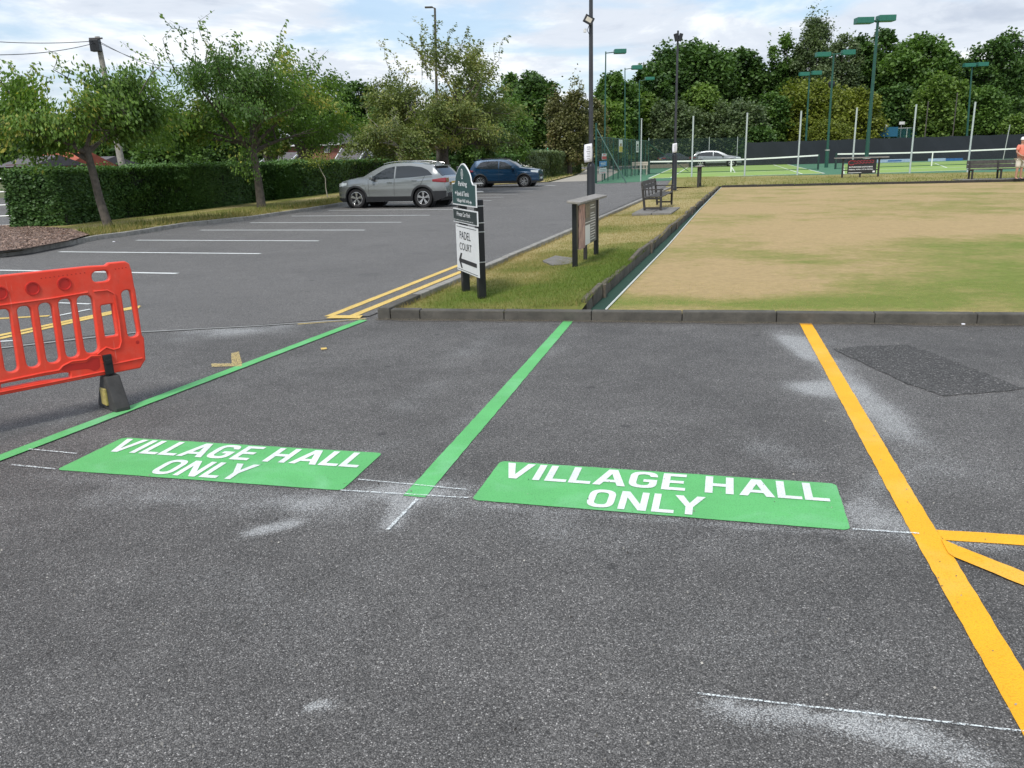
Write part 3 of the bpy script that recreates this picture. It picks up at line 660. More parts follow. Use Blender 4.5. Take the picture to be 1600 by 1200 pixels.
# string line along the edge of the green
tag(MB().tube([S0 + Vector((0, 0, 0.012)), S0.lerp(S1, 0.2) + Vector((0.03, 0, 0.012)), S0.lerp(S1, 0.5) + Vector((-0.02, 0, 0.012)), S1 + Vector((0, 0, 0.012))], 0.011, 5).build('string_line', M('white_string', (0.6, 0.62, 0.58), 0.8)), 'thin white line along the ditch edge of the bowling green', 'string')
# weathered boards, one by one
TE = empty('timber_edging', label='weathered timber boards edging the ditch beside the grass verge', cat='timber edging')
s = -0.15; i = 0
while s < TL:
    L = R.choice([0.62, 0.95, 1.2, 1.05]) * (1 if s > 1 else 0.6); L = min(L, TL - s)
    a = T0 + tdir * s; h_ = 0.17 + R.uniform(-.03, .025)
    b = MB().bbox((0, 0, 0), (L - 0.015, 0.06, h_ + 0.05), 0.012); o = b.build('board', MT['timber'], TE)
    q = a + tdir * (L / 2) - tn * 0.03; o.location = (q.x, q.y, (h_ - 0.05) / 2); o.rotation_euler = (R.uniform(-.1, .1), R.uniform(-.035, .035), math.atan2(tdir.y, tdir.x) + R.uniform(-.03, .03))
    if i % 5 == 2 and s > 0:
        pb = MB().bbox((0, 0, 0), (0.09, 0.05, h_ + 0.06), 0.01).build('stake', MT['timber'], TE); q = a + tn * 0.012; pb.location = (q.x, q.y, h_ / 2 - 0.02); pb.rotation_euler = (R.uniform(-.08, .08), 0, math.atan2(tdir.y, tdir.x))
    s += L; i += 1
TF = empty('far_timber_edging', label='dark low timber edging along the far side of the bowling green', cat='timber edging')
s = 0
while s < 32:
    L = 1.6; a = S1 + fdir * s; b = MB().bbox((0, 0, 0), (L - 0.02, 0.06, 0.15), 0.01).build('board', MT['blackwood'], TF); q = a + fdir * L / 2 + Vector((0.02, 0.06, 0)); b.location = (q.x, q.y, 0.085); b.rotation_euler = (0, R.uniform(-.01, .01), math.atan2(fdir.y, fdir.x)); s += L
# far verge between green and courts
V0 = Vector((S1.x, S1.y, 0)) + Vector((-0.2, 0.1, 0)); fa = np.linspace(-2.3, 34, 120)[:, None]; fb = np.linspace(0, 1, 12)[None, :]
ax = V0.x + fdir.x * fa + 0 * fb; ay = V0.y + fdir.y * fa + 0 * fb
fl = CK0 + cdir * 0.2 - Vector((-cdir.y, cdir.x, 0)) * 0.1
bx = fl.x + cdir.x * (fa + 1.0); by = fl.y + cdir.y * (fa + 1.0)
X = ax * (1 - fb) + bx * fb; Y = ay * (1 - fb) + by * fb
o = np_mesh('far_grass_strip', np.stack([X, Y, 0.1 + 0.05 * fb + 0.03 * vnoise(X, Y, 1, 9)], -1).reshape(-1, 3), grid(*X.shape), MT['verge'], attr={'lush': (0.35 + 0.7 * (fbm(X, Y, 0.5, 40) - 0.35)).ravel()}, smooth=True); tag(o, kind='structure')
n = 9000
ia = rng.random(n) * 35 - 1.5; ib = rng.random(n)
px = (V0.x + fdir.x * ia) * (1 - ib) + (fl.x + cdir.x * (ia + 1)) * ib; py = (V0.y + fdir.y * ia) * (1 - ib) + (fl.y + cdir.y * (ia + 1)) * ib
o = blades('far_strip_grass', np.stack([px, py, np.full(n, 0.12)], 1), rng.uniform(0.04, 0.11, n), np.full(n, 0.04), 0.45 + 0.6 * (fbm(px, py, 0.5, 40) - 0.35) + rng.normal(0, 0.25, n), MT['blade']); tag(o, 'rough straw coloured grass behind the bowling green', 'grass')

# left planting strip: bark mulch, then dry grass under the hedge
ls = [P(*q) for q in ((-200, 412), (0, 403), (40, 398.5), (150, 375.5), (283, 355), (400, 342.5), (510, 325.5), (575, 314), (640, 302), (735, 285))]
nn = len(ls); fbv = np.linspace(0, 1, 14); V = []; lush = []
for i, q in enumerate(ls):
    d = (ls[min(i + 1, nn - 1)] - ls[max(i - 1, 0)]).normalized(); n_ = Vector((-d.y, d.x, 0)); w = 6.0
    for f in fbv:
        p = q + n_ * (0.1 + w * f); V.append((p.x, p.y, 0.085 + 0.05 * math.sin(f * 3) + R.uniform(-.01, .01))); lush.append(0.35 + R.uniform(-.35, .35))
o = np_mesh('planting_strip', np.array(V), grid(nn, 14), MT['verge'], attr={'lush': np.array(lush)}, smooth=True); tag(o, kind='structure')
m, t, b = nodemat('bark_mulch'); k = NT(t); v = k.pos(); cell = k.n('ShaderNodeTexVoronoi'); k.l(v, cell.inputs['Vector']); cell.inputs['Scale'].default_value = 60
sp = k.n('ShaderNodeSeparateColor'); k.l(cell.outputs['Color'], sp.inputs[0]); k.l(k.ramp(sp.outputs[0], [(0, (0.09, 0.06, 0.05)), (0.5, (0.22, 0.15, 0.12)), (1, (0.42, 0.31, 0.25))]), b.inputs['Base Color']); b.inputs['Roughness'].default_value = 0.95
k.bump(cell.outputs['Distance'], 0.9, 0.03, b); MT['mulch'] = m
mp = [P(*q, 0.145) for q in ((-200, 400), (0, 392), (40, 388), (105, 376), (140, 366), (110, 357), (30, 352), (-60, 352), (-200, 360))]
bm = MB().poly(mp); bm.build('mulch_bed', m)['kind'] = 'structure'
n = 16000
q = np.array([p[:2] for p in mp]); px = rng.uniform(q[:, 0].min(), q[:, 0].max(), n * 3); py = rng.uniform(q[:, 1].min(), q[:, 1].max(), n * 3); k_ = inpoly(px, py, q); px = px[k_][:n]; py = py[k_][:n]; n = len(px)
a = rng.uniform(0, 6.28, n); s_ = rng.uniform(0.008, 0.024, n); el = rng.uniform(0.3, 0.6, n)
c4 = [(-1, -1), (1, -1), (1, 1), (-1, 1)]; tz = rng.uniform(-0.5, 0.5, (n, 2))
V = np.stack([np.stack([px + s_ * (i * np.cos(a) - j * el * np.sin(a)), py + s_ * (i * np.sin(a) + j * el * np.cos(a)), 0.155 + s_ * (tz[:, 0] * i + tz[:, 1] * j) * 0.6], 1) for i, j in c4], 1).reshape(-1, 3)
MT['chip'] = leafmat('bark_chips', (0.11, 0.06, 0.045), (0.42, 0.29, 0.22), 0.02)
o = np_mesh('bark_chips', V, np.arange(4 * n).reshape(-1, 4), MT['chip'], attr={'tint': np.repeat(rng.random(n), 4)}); tag(o, 'reddish brown bark chips in the bed before the hedge', 'bark chips', kind='stuff')
q0m = [tuple(P(*z_, 0.14)[:2]) for z_ in ((-220, 402), (0, 396), (40, 392), (105, 379), (140, 368), (110, 356), (30, 350), (-60, 350), (-220, 355))]
n = 14000
seg = rng.integers(2, nn - 2, n); f = rng.random(n); off = 0.12 + rng.random(n) ** 1.6 * 1.1
LP_ = np.array([p[:] for p in ls]); base = LP_[seg] * (1 - f)[:, None] + LP_[seg + 1] * f[:, None]; d = LP_[seg + 1] - LP_[seg]; d /= np.linalg.norm(d, axis=1)[:, None]
px = base[:, 0] - d[:, 1] * off; py = base[:, 1] + d[:, 0] * off
dist = py; gp = ((fbm(px, py, 1.1, 77) > 0.42) | (off > 0.7)) & ~inpoly(px, py, q0m)
px, py = px[gp], py[gp]; n = len(px); off = off[gp]
o = blades('hedge_foot_grass', np.stack([px, py, np.full(n, 0.1)], 1), rng.uniform(0.05, 0.16, n) * (0.5 + off), np.full(n, 0.022), 0.5 + rng.normal(0, 0.3, n) + 0.4 * (off - 0.6), MT['blade'], lean=0.4); tag(o, 'tufts of dry grass between the kerb and the hedge', 'grass')

# path beyond, pale concrete, and the road to the left
tag(MB().poly([(2.9, 55.6, 0.0), (6.2, 54.5, 0.0), (10.5, 75, 0), (12.6, 104, 0), (10.0, 104, 0), (6.0, 72, 0.0)]).build('path', M('path_concrete', (0.36, 0.33, 0.28), 0.9, obj=False)), kind='structure')
tag(MB().poly([(-60, 20, -0.01), (-15, 20, -0.01), (-15.4, 30, -0.01), (-12, 60, -0.01), (4, 130, -0.01), (-6, 130, -0.01), (-24, 60, -0.01), (-60, 34, -0.01)]).build('street', MT['road']), kind='structure')
o = MB().poly([(-4.0, 50.2, 0.01), (2.7, 56.2, 0.01), (5.6, 72, 0.01), (9.8, 104, 0.01), (3, 104, 0.01), (-6, 70, 0.01)]).build('path_side_grass', MT['verge']); tag(o, kind='structure')
n = 6000; px = rng.uniform(-3, 10, n); py = rng.uniform(50, 100, n); k_ = inpoly(px, py, [(-4.0, 50.2), (2.7, 56.2), (5.6, 72), (9.8, 104), (3, 104), (-6, 70)]); px, py = px[k_], py[k_]; n = len(px)
MT['blade3'] = leafmat('green_grass_blades', (0.22, 0.22, 0.06), (0.07, 0.15, 0.02), 0.3)
o = blades('path_grass', np.stack([px, py, np.full(n, 0.0)], 1), rng.uniform(0.08, 0.25, n), np.full(n, 0.06), rng.random(n), MT['blade3']); tag(o, 'long green grass beside the pale path beyond the blue car', 'grass', kind='stuff')

# ------------------------------------------------------------------ tennis courts
crt = M('court_dark_green', (0.05, 0.16, 0.085), 0.85, var=0.12, scale=1.5, obj=False); crl = M('court_light_green', (0.23, 0.35, 0.075), 0.85, var=0.08, scale=1.5, obj=False)
ctw = M('court_line_white', (0.66, 0.72, 0.6), 0.8, var=0.03, obj=False)
cn = Vector((-cdir.y, cdir.x, 0))
q0 = CK0 + cn * 0.0; ee = P(931, 287.5)
tag(MB().poly([Vector((*p.xy, 0.012)) for p in (ee, CK0 + cn * 0.02, CK0 + cn * 0.02 + cdir * 60, Vector((85, 93, 0)), Vector((13.5, 97, 0)))]).build('tennis_court_surface', crt), kind='structure')
def court(c00, c10, c01, c11, label, midu):
    """near left, near right, far left, far right corners of the light playing area"""
    a, b_, c, d = [P(*q) for q in (c00, c10, c01, c11)]
    o = MB().poly([Vector((*p.xy, 0.02)) for p in (a, b_, d, c)]).build('playing_area', crl); tag(o, label, 'tennis court')
    f = lambda s_, t_: (a.lerp(b_, s_)).lerp(c.lerp(d, s_), t_); lb = MB()
    def ln(s0, t0, s1, t1, w=0.11): lb.poly(strip(f(s0, t0), f(s1, t1), w, 0.028))
    ln(0, 0, 1, 0, 0.35); ln(0, 0, 0, 1); ln(1, 0, 1, 1); ln(.125, 0, .125, 1); ln(.875, 0, .875, 1); ln(.125, .23, .875, .23, 0.3); ln(.125, .77, .875, .77, 0.3); ln(.5, .23, .5, .77); ln(0, 1, 1, 1, 0.3)
    lb.build('court_lines', ctw, o)
court((1013, 279.5), (1288, 271.5), (1053, 262), (1228, 256.5), 'light green tennis court to the left, beyond the farther lamp post', 0)
court((1318, 272.5), (1660, 262), (1318, 257), (1590, 249.5), 'light green tennis court to the right, beyond the advert banner', 0)

# grit, dust and moss gathered along the foot of the kerbs
MT['kerbdirt'] = speckle_paint('kerb_foot_dirt', (0.20, 0.17, 0.125), 0.05); MT['kerbdirt2'] = speckle_paint('kerb_foot_dark', (0.05, 0.048, 0.04), 0.3)
for mm, w, z in (('kerbdirt2', 0.035, 0.0062), ('kerbdirt', 0.10, 0.0105)):
    b = MB(); a = KA - kdir * 0.02; n_ = 150; l, r_ = [], []
    for i in range(n_ + 1):
        p = a + kdir * (12.0 * i / n_); l.append(Vector((p.x, p.y, z))); q = p - inn * (w * (0.35 + 1.3 * fbm(np.array(i * .35), np.array(0.3), 1.0, 5))); r_.append(Vector((q.x, q.y, z)))
    for i in range(n_): b.poly([l[i], r_[i], r_[i + 1], l[i + 1]])
    o = b.build('kerb_foot_grit', MT[mm]); tag(o, kind='structure')

# ------------------------------------------------------------------ red plastic barrier
BA = Vector((-2.66, 5.78, 0)); BD = Vector((-0.695, -0.719, 0)).normalized(); BN = Vector((-BD.y, BD.x, 0)); BN = BN if BN.dot(Vector((0, 0, 0)) - BA) > 0 else -BN
def bz(zx, zy):
    """picture point (in the 4x close-up of the barrier) -> (distance along barrier, height)"""
    h = hit(zx / 4, 380 + zy / 4, BA, BN); return ((h - BA).dot(BD), h.z)
def rrect(pts, r, n=4):
    """round the corners of a polygon"""
    o = []; m_ = len(pts)
    for i in range(m_):
        p = Vector(pts[i]); a = Vector(pts[i - 1]); c = Vector(pts[(i + 1) % m_]); rr = min(r, (a - p).length * 0.49, (c - p).length * 0.49)
        s_ = p + (a - p).normalized() * rr; e = p + (c - p).normalized() * rr
        for k_ in range(n + 1):
            t_ = k_ / n; o.append(((1 - t_) ** 2 * s_ + 2 * t_ * (1 - t_) * p + t_ ** 2 * e)[:])
    return o
def curve_plate(name, outline, holes, thick, bev, mat, parent, off=0.0):
    cu = bpy.data.curves.new(name, 'CURVE'); cu.dimensions = '2D'; cu.fill_mode = 'BOTH'; cu.extrude = thick / 2 - bev; cu.bevel_depth = bev; cu.bevel_resolution = 2; cu.offset = -bev
    for lp in [outline] + holes:
        sp = cu.splines.new('POLY'); sp.points.add(len(lp) - 1); sp.use_cyclic_u = True
        for i, p in enumerate(lp): sp.points[i].co = (p[0], p[1], 0, 1)
    ob = bpy.data.objects.new(name, cu); COL.objects.link(ob); bpy.context.view_layer.update()
    me = bpy.data.meshes.new_from_object(ob); COL.objects.unlink(ob); bpy.data.objects.remove(ob)
    me.materials.clear(); me.materials.append(mat); me.polygons.foreach_set('use_smooth', [True] * len(me.polygons)); me.set_sharp_from_angle(angle=math.radians(50))
    me.transform(Matrix(((1, 0, 0, 0), (0, 0, 1, off), (0, 1, 0, 0), (0, 0, 0, 1)))); return link(name, me, parent)   # x along, z up
BR = empty('plastic_barrier', BA, math.atan2(BD.y, BD.x), 'red plastic barrier with slots, standing on a grey rubber foot', 'barrier')
ys = 1 if RZ(BR.rotation_euler.z).inverted() @ BN @ Vector((0, 1, 0)) > 0 else -1
zz_ = [bz(*p)[1] for p in ((800, 115), (0, 212), (903, 740), (0, 975))]
BW = 2.0
def xz(zx, zy): return bz(zx, zy)
top0 = bz(800, 112); topL = bz(0, 214); bot0 = bz(885, 752); botL = bz(0, 973)
zt_ = (top0[1] + topL[1]) / 2; zb_ = (bot0[1] + botL[1]) / 2
rt = lambda a: [xz(*p) for p in a]
ob_ = rt([(885, 752), (903, 725), (893, 590), (880, 572), (838, 285), (832, 268), (815, 170), (800, 125), (775, 112), (672, 122), (652, 138)])
step = ob_[-1]; z2 = xz(540, 143)[1]
outl = [(p[0], p[1]) for p in ob_] + [(xz(545, 143)[0], z2), (BW - 0.12, z2), (BW - 0.04, z2 - 0.03), (BW, z2 - 0.1), (BW, zb_ + 0.08), (BW - 0.04, zb_)] + [(ob_[0][0] + 0.02, zb_)]
cap = lambda tc, bc, wt, wb, r: rrect(rt([(tc[0] - wt, tc[1]), (tc[0] + wt, tc[1] - 8), (bc[0] + wb, bc[1]), (bc[0] - wb, bc[1] + 12)]), r, 5)
slots = [cap((518, 328), (572, 678), 51, 44, 0.05), cap((396, 350), (450, 705), 43, 40, 0.05), cap((272, 375), (330, 738), 43, 41, 0.05), cap((140, 395), (205, 765), 44, 41, 0.05), cap((10, 415), (70, 795), 44, 41, 0.05)]
cx_ = [sum(p[0] for p in s_) / len(s_) for s_ in slots]; pitch_ = (cx_[4] - cx_[1]) / 3
for i in range(1, 30):
    dx = pitch_ * i
    if cx_[4] + dx > BW - 0.2: break
    slots.append([(p[0] + dx, p[1]) for p in slots[4]])
rw = rrect(rt([(622, 388), (694, 376), (726, 572), (650, 583)]), 0.012)
rs_ = rrect(rt([(748, 298), (808, 286), (860, 576), (794, 590)]), 0.035)
hh_ = rrect(rt([(562, 180), (668, 165), (680, 232), (572, 245)]), 0.035, 5)
circ = []
for c in ((197, 282), (395, 252), (-5, 312)):
    q = xz(*c); circ.append([(q[0] + 0.034 * math.cos(a), q[1] + 0.034 * math.sin(a)) for a in np.linspace(0, 2 * math.pi, 20, endpoint=False)])
dcir = circ[0][0][0] - circ[1][0][0]
for i in range(1, 8):
    if circ[2][0][0] + dcir * i > BW - 0.2: break
    circ.append([(p[0] + dcir * i, p[1]) for p in circ[2]])
dumb = rrect(rt([(370, 785), (410, 752), (530, 742), (560, 712), (612, 712), (618, 775), (585, 797), (540, 780), (430, 792), (400, 800)]), 0.015)
slit = rrect(rt([(0, 878), (260, 828), (392, 806), (432, 806), (434, 836), (395, 842), (260, 856), (0, 906)]), 0.008)
dx_ = slit[0][0]
slit2 = [(p[0], p[1]) for p in slit]
body = curve_plate('panel', outl, slots + [rw, rs_, hh_, slit2], 0.05, 0.009, MT['red'], BR)
# raised bands and rings give relief; shade in the recesses is painted dark red
yo = ys * 0.03
band = rrect([(0.30, zt_ - 0.295 + 0.04), (BW - 0.05, zt_ - 0.255), (BW - 0.05, z2 - 0.025), (0.36, z2 - 0.02)], 0.02)
lo_band = rrect([(0.02, zb_ + 0.005), (BW - 0.02, zb_ + 0.005), (BW - 0.02, zb_ + 0.05), (0.02, zb_ + 0.05)], 0.01)
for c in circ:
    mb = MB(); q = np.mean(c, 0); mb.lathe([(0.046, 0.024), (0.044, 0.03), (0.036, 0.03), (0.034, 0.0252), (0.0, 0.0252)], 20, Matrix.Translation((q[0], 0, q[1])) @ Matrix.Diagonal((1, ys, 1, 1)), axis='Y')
    mb.build('round_recess', MT['redshade'], BR, True)
for lp, nm in ((rt([(0, 385), (300, 345), (540, 305)]), 'rib'), (rt([(575, 300), (660, 292), (705, 315), (735, 480), (750, 610), (738, 650), (700, 662), (655, 648), (625, 668), (600, 690)]), 'rib'), (rt([(0, 862), (270, 805), (360, 790), (385, 762), (440, 735), (528, 725), (560, 702), (618, 700), (632, 740), (700, 752), (880, 715)]), 'rib'), (rt([(0, 925), (300, 868), (700, 786)]), 'rib')):
    pts_ = [(p[0], ys * 0.026, p[1]) for p in lp]
    if lp[0][0] > 0.8 or True:
        if nm == 'rib' and abs(lp[0][0] - xz(0, 385)[0]) < 0.15: pts_ = [(BW - 0.1, ys * 0.026, pts_[0][2])] + pts_
    MB().tube(pts_, 0.007, 6).build(nm, MT['red'], BR, True)
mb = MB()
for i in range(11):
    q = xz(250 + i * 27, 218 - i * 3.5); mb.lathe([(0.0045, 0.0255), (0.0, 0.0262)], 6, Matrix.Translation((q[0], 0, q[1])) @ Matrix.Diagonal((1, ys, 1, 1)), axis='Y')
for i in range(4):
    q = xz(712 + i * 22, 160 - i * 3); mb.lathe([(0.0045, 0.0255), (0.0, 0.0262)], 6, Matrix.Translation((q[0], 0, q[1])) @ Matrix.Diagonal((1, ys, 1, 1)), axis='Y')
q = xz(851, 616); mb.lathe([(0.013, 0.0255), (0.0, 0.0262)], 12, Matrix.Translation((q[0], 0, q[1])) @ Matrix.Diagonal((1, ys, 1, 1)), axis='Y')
mb.build('drain_holes', MT['redshade'], BR)['kind'] = 'stuff'
dm = MB(); dm.poly([(p[0], ys * 0.0262, p[1]) for p in dumb]); dm.build('lock_recess_shade', MT['redshade'], BR)  # flat dark red patch painting the shade of a recess
# foot: strap and wedge shaped rubber block lying across under the barrier
q = xz(668, 770); sx = q[0]
MB().bbox((sx, ys * 0.034, (xz(665, 690)[1] + xz(672, 815)[1]) / 2), (0.058, 0.022, xz(665, 690)[1] - xz(672, 815)[1]), 0.006).bbox((sx, ys * 0.046, xz(665, 735)[1]), (0.04, 0.01, 0.03), 0.004).build('foot_strap', MT['rubberblack'], BR)
ft = MB(); pr = [(-0.17, 0.0), (0.15, 0.0), (0.15, 0.03), (0.045, zb_ - 0.01), (-0.045, zb_ - 0.01), (-0.17, 0.03)]
pr = [(y_ * 1.0, z_) for y_, z_ in pr]
ft.prism([(sx - 0.062, ys * y_, z_ + 0.001) for y_, z_ in pr], (0.105, 0, 0)); o = ft.build('rubber_foot', MT['rubber'], BR); fixn(o)
bv = o.modifiers.new('bevel', 'BEVEL'); bv.width = 0.012; bv.segments = 2
MB().bbox((sx + 0.05, ys * 0.0, 0.1), (0.018, 0.09, 0.12), 0.006).build('foot_label', M('faded_yellow_plastic', (0.42, 0.34, 0.1), 0.6, dirt=(0.1, 0.09, 0.06)), BR)

f2 = link('rubber_foot', o.data, BR); f2.location.x = BW - 2 * sx; f2.modifiers.new('bevel', 'BEVEL').width = 0.012
MB().bbox((BW - sx, ys * 0.034, zb_ + 0.03), (0.058, 0.022, 0.2), 0.006).build('foot_strap', MT['rubberblack'], BR)

# ------------------------------------------------------------------ parking sign on two posts
VZ = 0.065
sp0 = P(728, 455, VZ); sp1 = P(753, 467, VZ); sd_ = (sp1 - sp0).normalized(); sn = Vector((-sd_.y, sd_.x, 0)); sn = sn if sn.dot(-sp0) > 0 else -sn
SG = empty('parking_sign', ((sp0 + sp1) / 2), 0, 'arched dark green parking sign with a white PADEL COURT board on black posts', 'sign')
Gm = lambda p: Vector(p) - SG.location
wd_ = 0.1
for p, vt in ((sp0, 262), (sp1, 314)):
    h_ = hgt(p, vt); MB().bbox(Gm(p + Vector((0, 0, h_ / 2 - 0.1))), (0.09, 0.09, h_ + 0.1), 0.01, RZ(math.atan2(sd_.y, sd_.x))).build('post', MT['black'], SG)
fp = sp0 + sn * 0.065
def sc(u, v): 
    h_ = hit(u, v, fp, sn); return ((h_ - fp).dot(sd_), h_.z)
def sboard(name, pts, mat, thick=0.012, off=0.0):
    b = MB(); b.prism([Gm(Vector((fp.x, fp.y, 0)) + sd_ * s_ + Vector((0, 0, z_)) + sn * off) for s_, z_ in pts], sn * thick); return fixn(b.build(name, mat, SG))
zq = lambda zx, zy: sc(700 + zx / 12, 250 + zy / 12)
L_, Rr = zq(90, 430)[0], zq(535, 470)[0]
ctr = (L_ + Rr) / 2; hw = (Rr - L_) / 2; zs = zq(85, 425)[1] * 0.5 + zq(520, 462)[1] * 0.5; zbm = (zq(95, 825)[1] + zq(545, 895)[1]) / 2; ztop = zq(285, 95)[1]
def arch(ins):
    w = hw - ins; w2 = hw * 0.66 - ins * 0.4; pts = [(ctr - w, zbm + ins), (ctr + w, zbm + ins), (ctr + w, zs - ins), (ctr + w2 + (w - w2) * 0.3, zs - ins * 0.6)]
    n_ = 16; H_ = ztop - ins - zs
    arc_ = []
    for i in range(n_ + 1):
        t_ = math.pi * i / n_; c_ = math.cos(t_); s_ = math.sin(t_)
        arc_.append((ctr + w2 * (c_ * (0.62 + 0.38 * abs(c_) ** 2.2)), zs + H_ * (s_ ** 0.95) + (0.02 if 0 < i < n_ else 0)))
    arc_[0] = (ctr + w2, zs + 0.03); arc_[-1] = (ctr - w2, zs + 0.03)
    return pts + arc_ + [(ctr - w2 - (w - w2) * 0.3, zs - ins * 0.6), (ctr - w, zs - ins)]
sboard('arched_board', arch(0), MT['signwhite']); sboard('arched_face', arch(0.016), MT['signgreen'], 0.002, 0.0125)
def stext(name, rows, mat, off=0.0165, bold=0.02):
    for t_, s0, s1, z0, z1 in rows:
        b = MB(); put_text(b, t_, Gm(Vector((fp.x, fp.y, 0)) + sd_ * s0 + Vector((0, 0, z0)) + sn * off), sd_, Vector((0, 0, 1)), s1 - s0, z1 - z0, bold)
        b.build(name, mat, SG)
def zrow(t_, x0_, ytop0, x1_, ybot1, ybot0=None):
    a = zq(x0_, ytop0); c = zq(x1_, ybot1); d_ = zq(x0_, ybot0)
    return (t_, a[0], c[0], d_[1], a[1])
def xrow(t_, xa, xb, ya, yb, sl=0.14):
    """lettering between columns xa..xb of the 12x close-up; ya, yb rows at the left end"""
    s0 = zq(xa, ya)[0]; s1 = zq(xb, ya + (xb - xa) * sl)[0]; return (t_, s0, s1, zq(xa, yb)[1], zq(xa, ya)[1])
stext('lettering', [xrow('Parking', 215, 375, 395, 510), xrow('Bowls & Tennis', 190, 412, 575, 665), xrow('Village Hall only', 188, 425, 715, 795)], MT['signwhite'])
# arrows and the crest
def arrow(xa, xb, y, left):
    s0 = zq(xa, y)[0]; s1 = zq(xb, y)[0]; z = zq((xa + xb) / 2, y)[1]; b = MB(); F_ = lambda s_, z_: Gm(Vector((fp.x, fp.y, 0)) + sd_ * s_ + Vector((0, 0, z_)) + sn * 0.0165)
    if left: s0, s1 = s1, s0
    d_ = s1 - s0; b.poly([F_(s0, z - 0.006), F_(s1 - d_ * 0.45, z - 0.006), F_(s1 - d_ * 0.45, z + 0.006), F_(s0, z + 0.006)]); b.poly([F_(s1 - d_ * 0.45, z - 0.024), F_(s1, z), F_(s1 - d_ * 0.45, z + 0.024)]); return b.build('arrow', MT['signwhite'], SG)
arrow(155, 185, 612, True); arrow(430, 468, 800, False)
cb = MB(); c0_ = zq(285, 262); rr_ = 0.052; F_ = lambda s_, z_, o_=0.0165: Gm(Vector((fp.x, fp.y, 0)) + sd_ * s_ + Vector((0, 0, z_)) + sn * o_)
ro = [(rr_ * 0.8 * math.cos(a), rr_ * 1.15 * math.sin(a)) for a in np.linspace(0, 2 * math.pi, 24, endpoint=False)]
for i in range(24):
    a, c = ro[i], ro[(i + 1) % 24]; cb.poly([F_(c0_[0] + a[0], c0_[1] + a[1]), F_(c0_[0] + c[0], c0_[1] + c[1]), F_(c0_[0] + c[0] * .72, c0_[1] + c[1] * .78), F_(c0_[0] + a[0] * .72, c0_[1] + a[1] * .78)])
for sgn in (-1, 1): cb.poly([F_(c0_[0] + sgn * 0.011 - 0.004, c0_[1] - 0.03), F_(c0_[0] + sgn * 0.011 + 0.004, c0_[1] - 0.03), F_(c0_[0] + sgn * 0.011 + 0.004, c0_[1] + 0.03), F_(c0_[0] + sgn * 0.011 - 0.004, c0_[1] + 0.03)])
cb.poly([F_(c0_[0] - 0.0068, c0_[1] - 0.004), F_(c0_[0] + 0.0068, c0_[1] - 0.004), F_(c0_[0] + 0.0068, c0_[1] + 0.004), F_(c0_[0] - 0.0068, c0_[1] + 0.004)])
cb.build('crest', MT['signwhite'], SG)
a0 = zq(100, 890); a1 = zq(548, 965); a2 = zq(110, 1145)
rect = lambda s0, s1, z0, z1, i=0: [(s0 + i, z0 + i), (s1 - i, z0 + i), (s1 - i, z1 - i), (s0 + i, z1 - i)]
sboard('private_board', rect(L_, Rr + 0.02, a2[1], a0[1]), MT['signwhite']); sboard('private_face', rect(L_, Rr + 0.02, a2[1], a0[1], 0.013), MT['signdark'], 0.002, 0.0125)
stext('lettering', [xrow('Private Car Park', 188, 440, 960, 1040), xrow('Users of the car park do so at their own risk', 132, 500, 1085, 1120)], MT['signwhite'], bold=0.012)
yq = lambda zx, zy: sc(700 + zx / 8.571, 340 + zy / 8.571)
p0_ = yq(110, 80); p1_ = yq(400, 800); p2_ = yq(135, 690)
sboard('padel_board', rect(p0_[0], Rr + 0.0, p2_[1], p0_[1]), MT['signwhite'], 0.008)
def yrow(t_, xa, xb, ya, yb): return (t_, yq(xa, ya)[0], yq(xb, ya + (xb - xa) * 0.3)[0], yq(xa, yb)[1], yq(xa, ya)[1])
stext('black_lettering', [yrow('PADEL', 165, 310, 175, 275), yrow('COURT', 165, 325, 325, 420)], MT['print'], 0.0105, 0.0)
W_ = Rr - p0_[0]; b = MB(); G_ = lambda s_, z_: F_(p0_[0] + s_ * W_, z_, 0.0105)
za = yq(145, 555)[1]; b.poly([G_(0.18, za - 0.024), G_(0.92, za - 0.024), G_(0.92, za + 0.024), G_(0.18, za + 0.024)])
b.poly([G_(0.1, za), G_(0.2, za - 0.09), G_(0.27, za - 0.09), G_(0.19, za), G_(0.27, za + 0.09), G_(0.2, za + 0.09)])
b.build('arrow', MT['print'], SG)
for z_ in (p0_[1] - 0.022, p2_[1] + 0.02):
    b = MB(); b.poly([G_(0.05, z_ - 0.003), G_(0.95, z_ - 0.003), G_(0.95, z_ + 0.003), G_(0.05, z_ + 0.003)]); b.build('border_line', MT['print'], SG)
for vz in (296, 309, 331, 357, 371, 418):
    h_ = hgt(sp1, vz); MB().bbox(Gm(sp1 + Vector((0, 0, h_))), (0.098, 0.098, 0.012), 0.003, RZ(math.atan2(sd_.y, sd_.x))).build('clip_band', MT['metal'], SG)

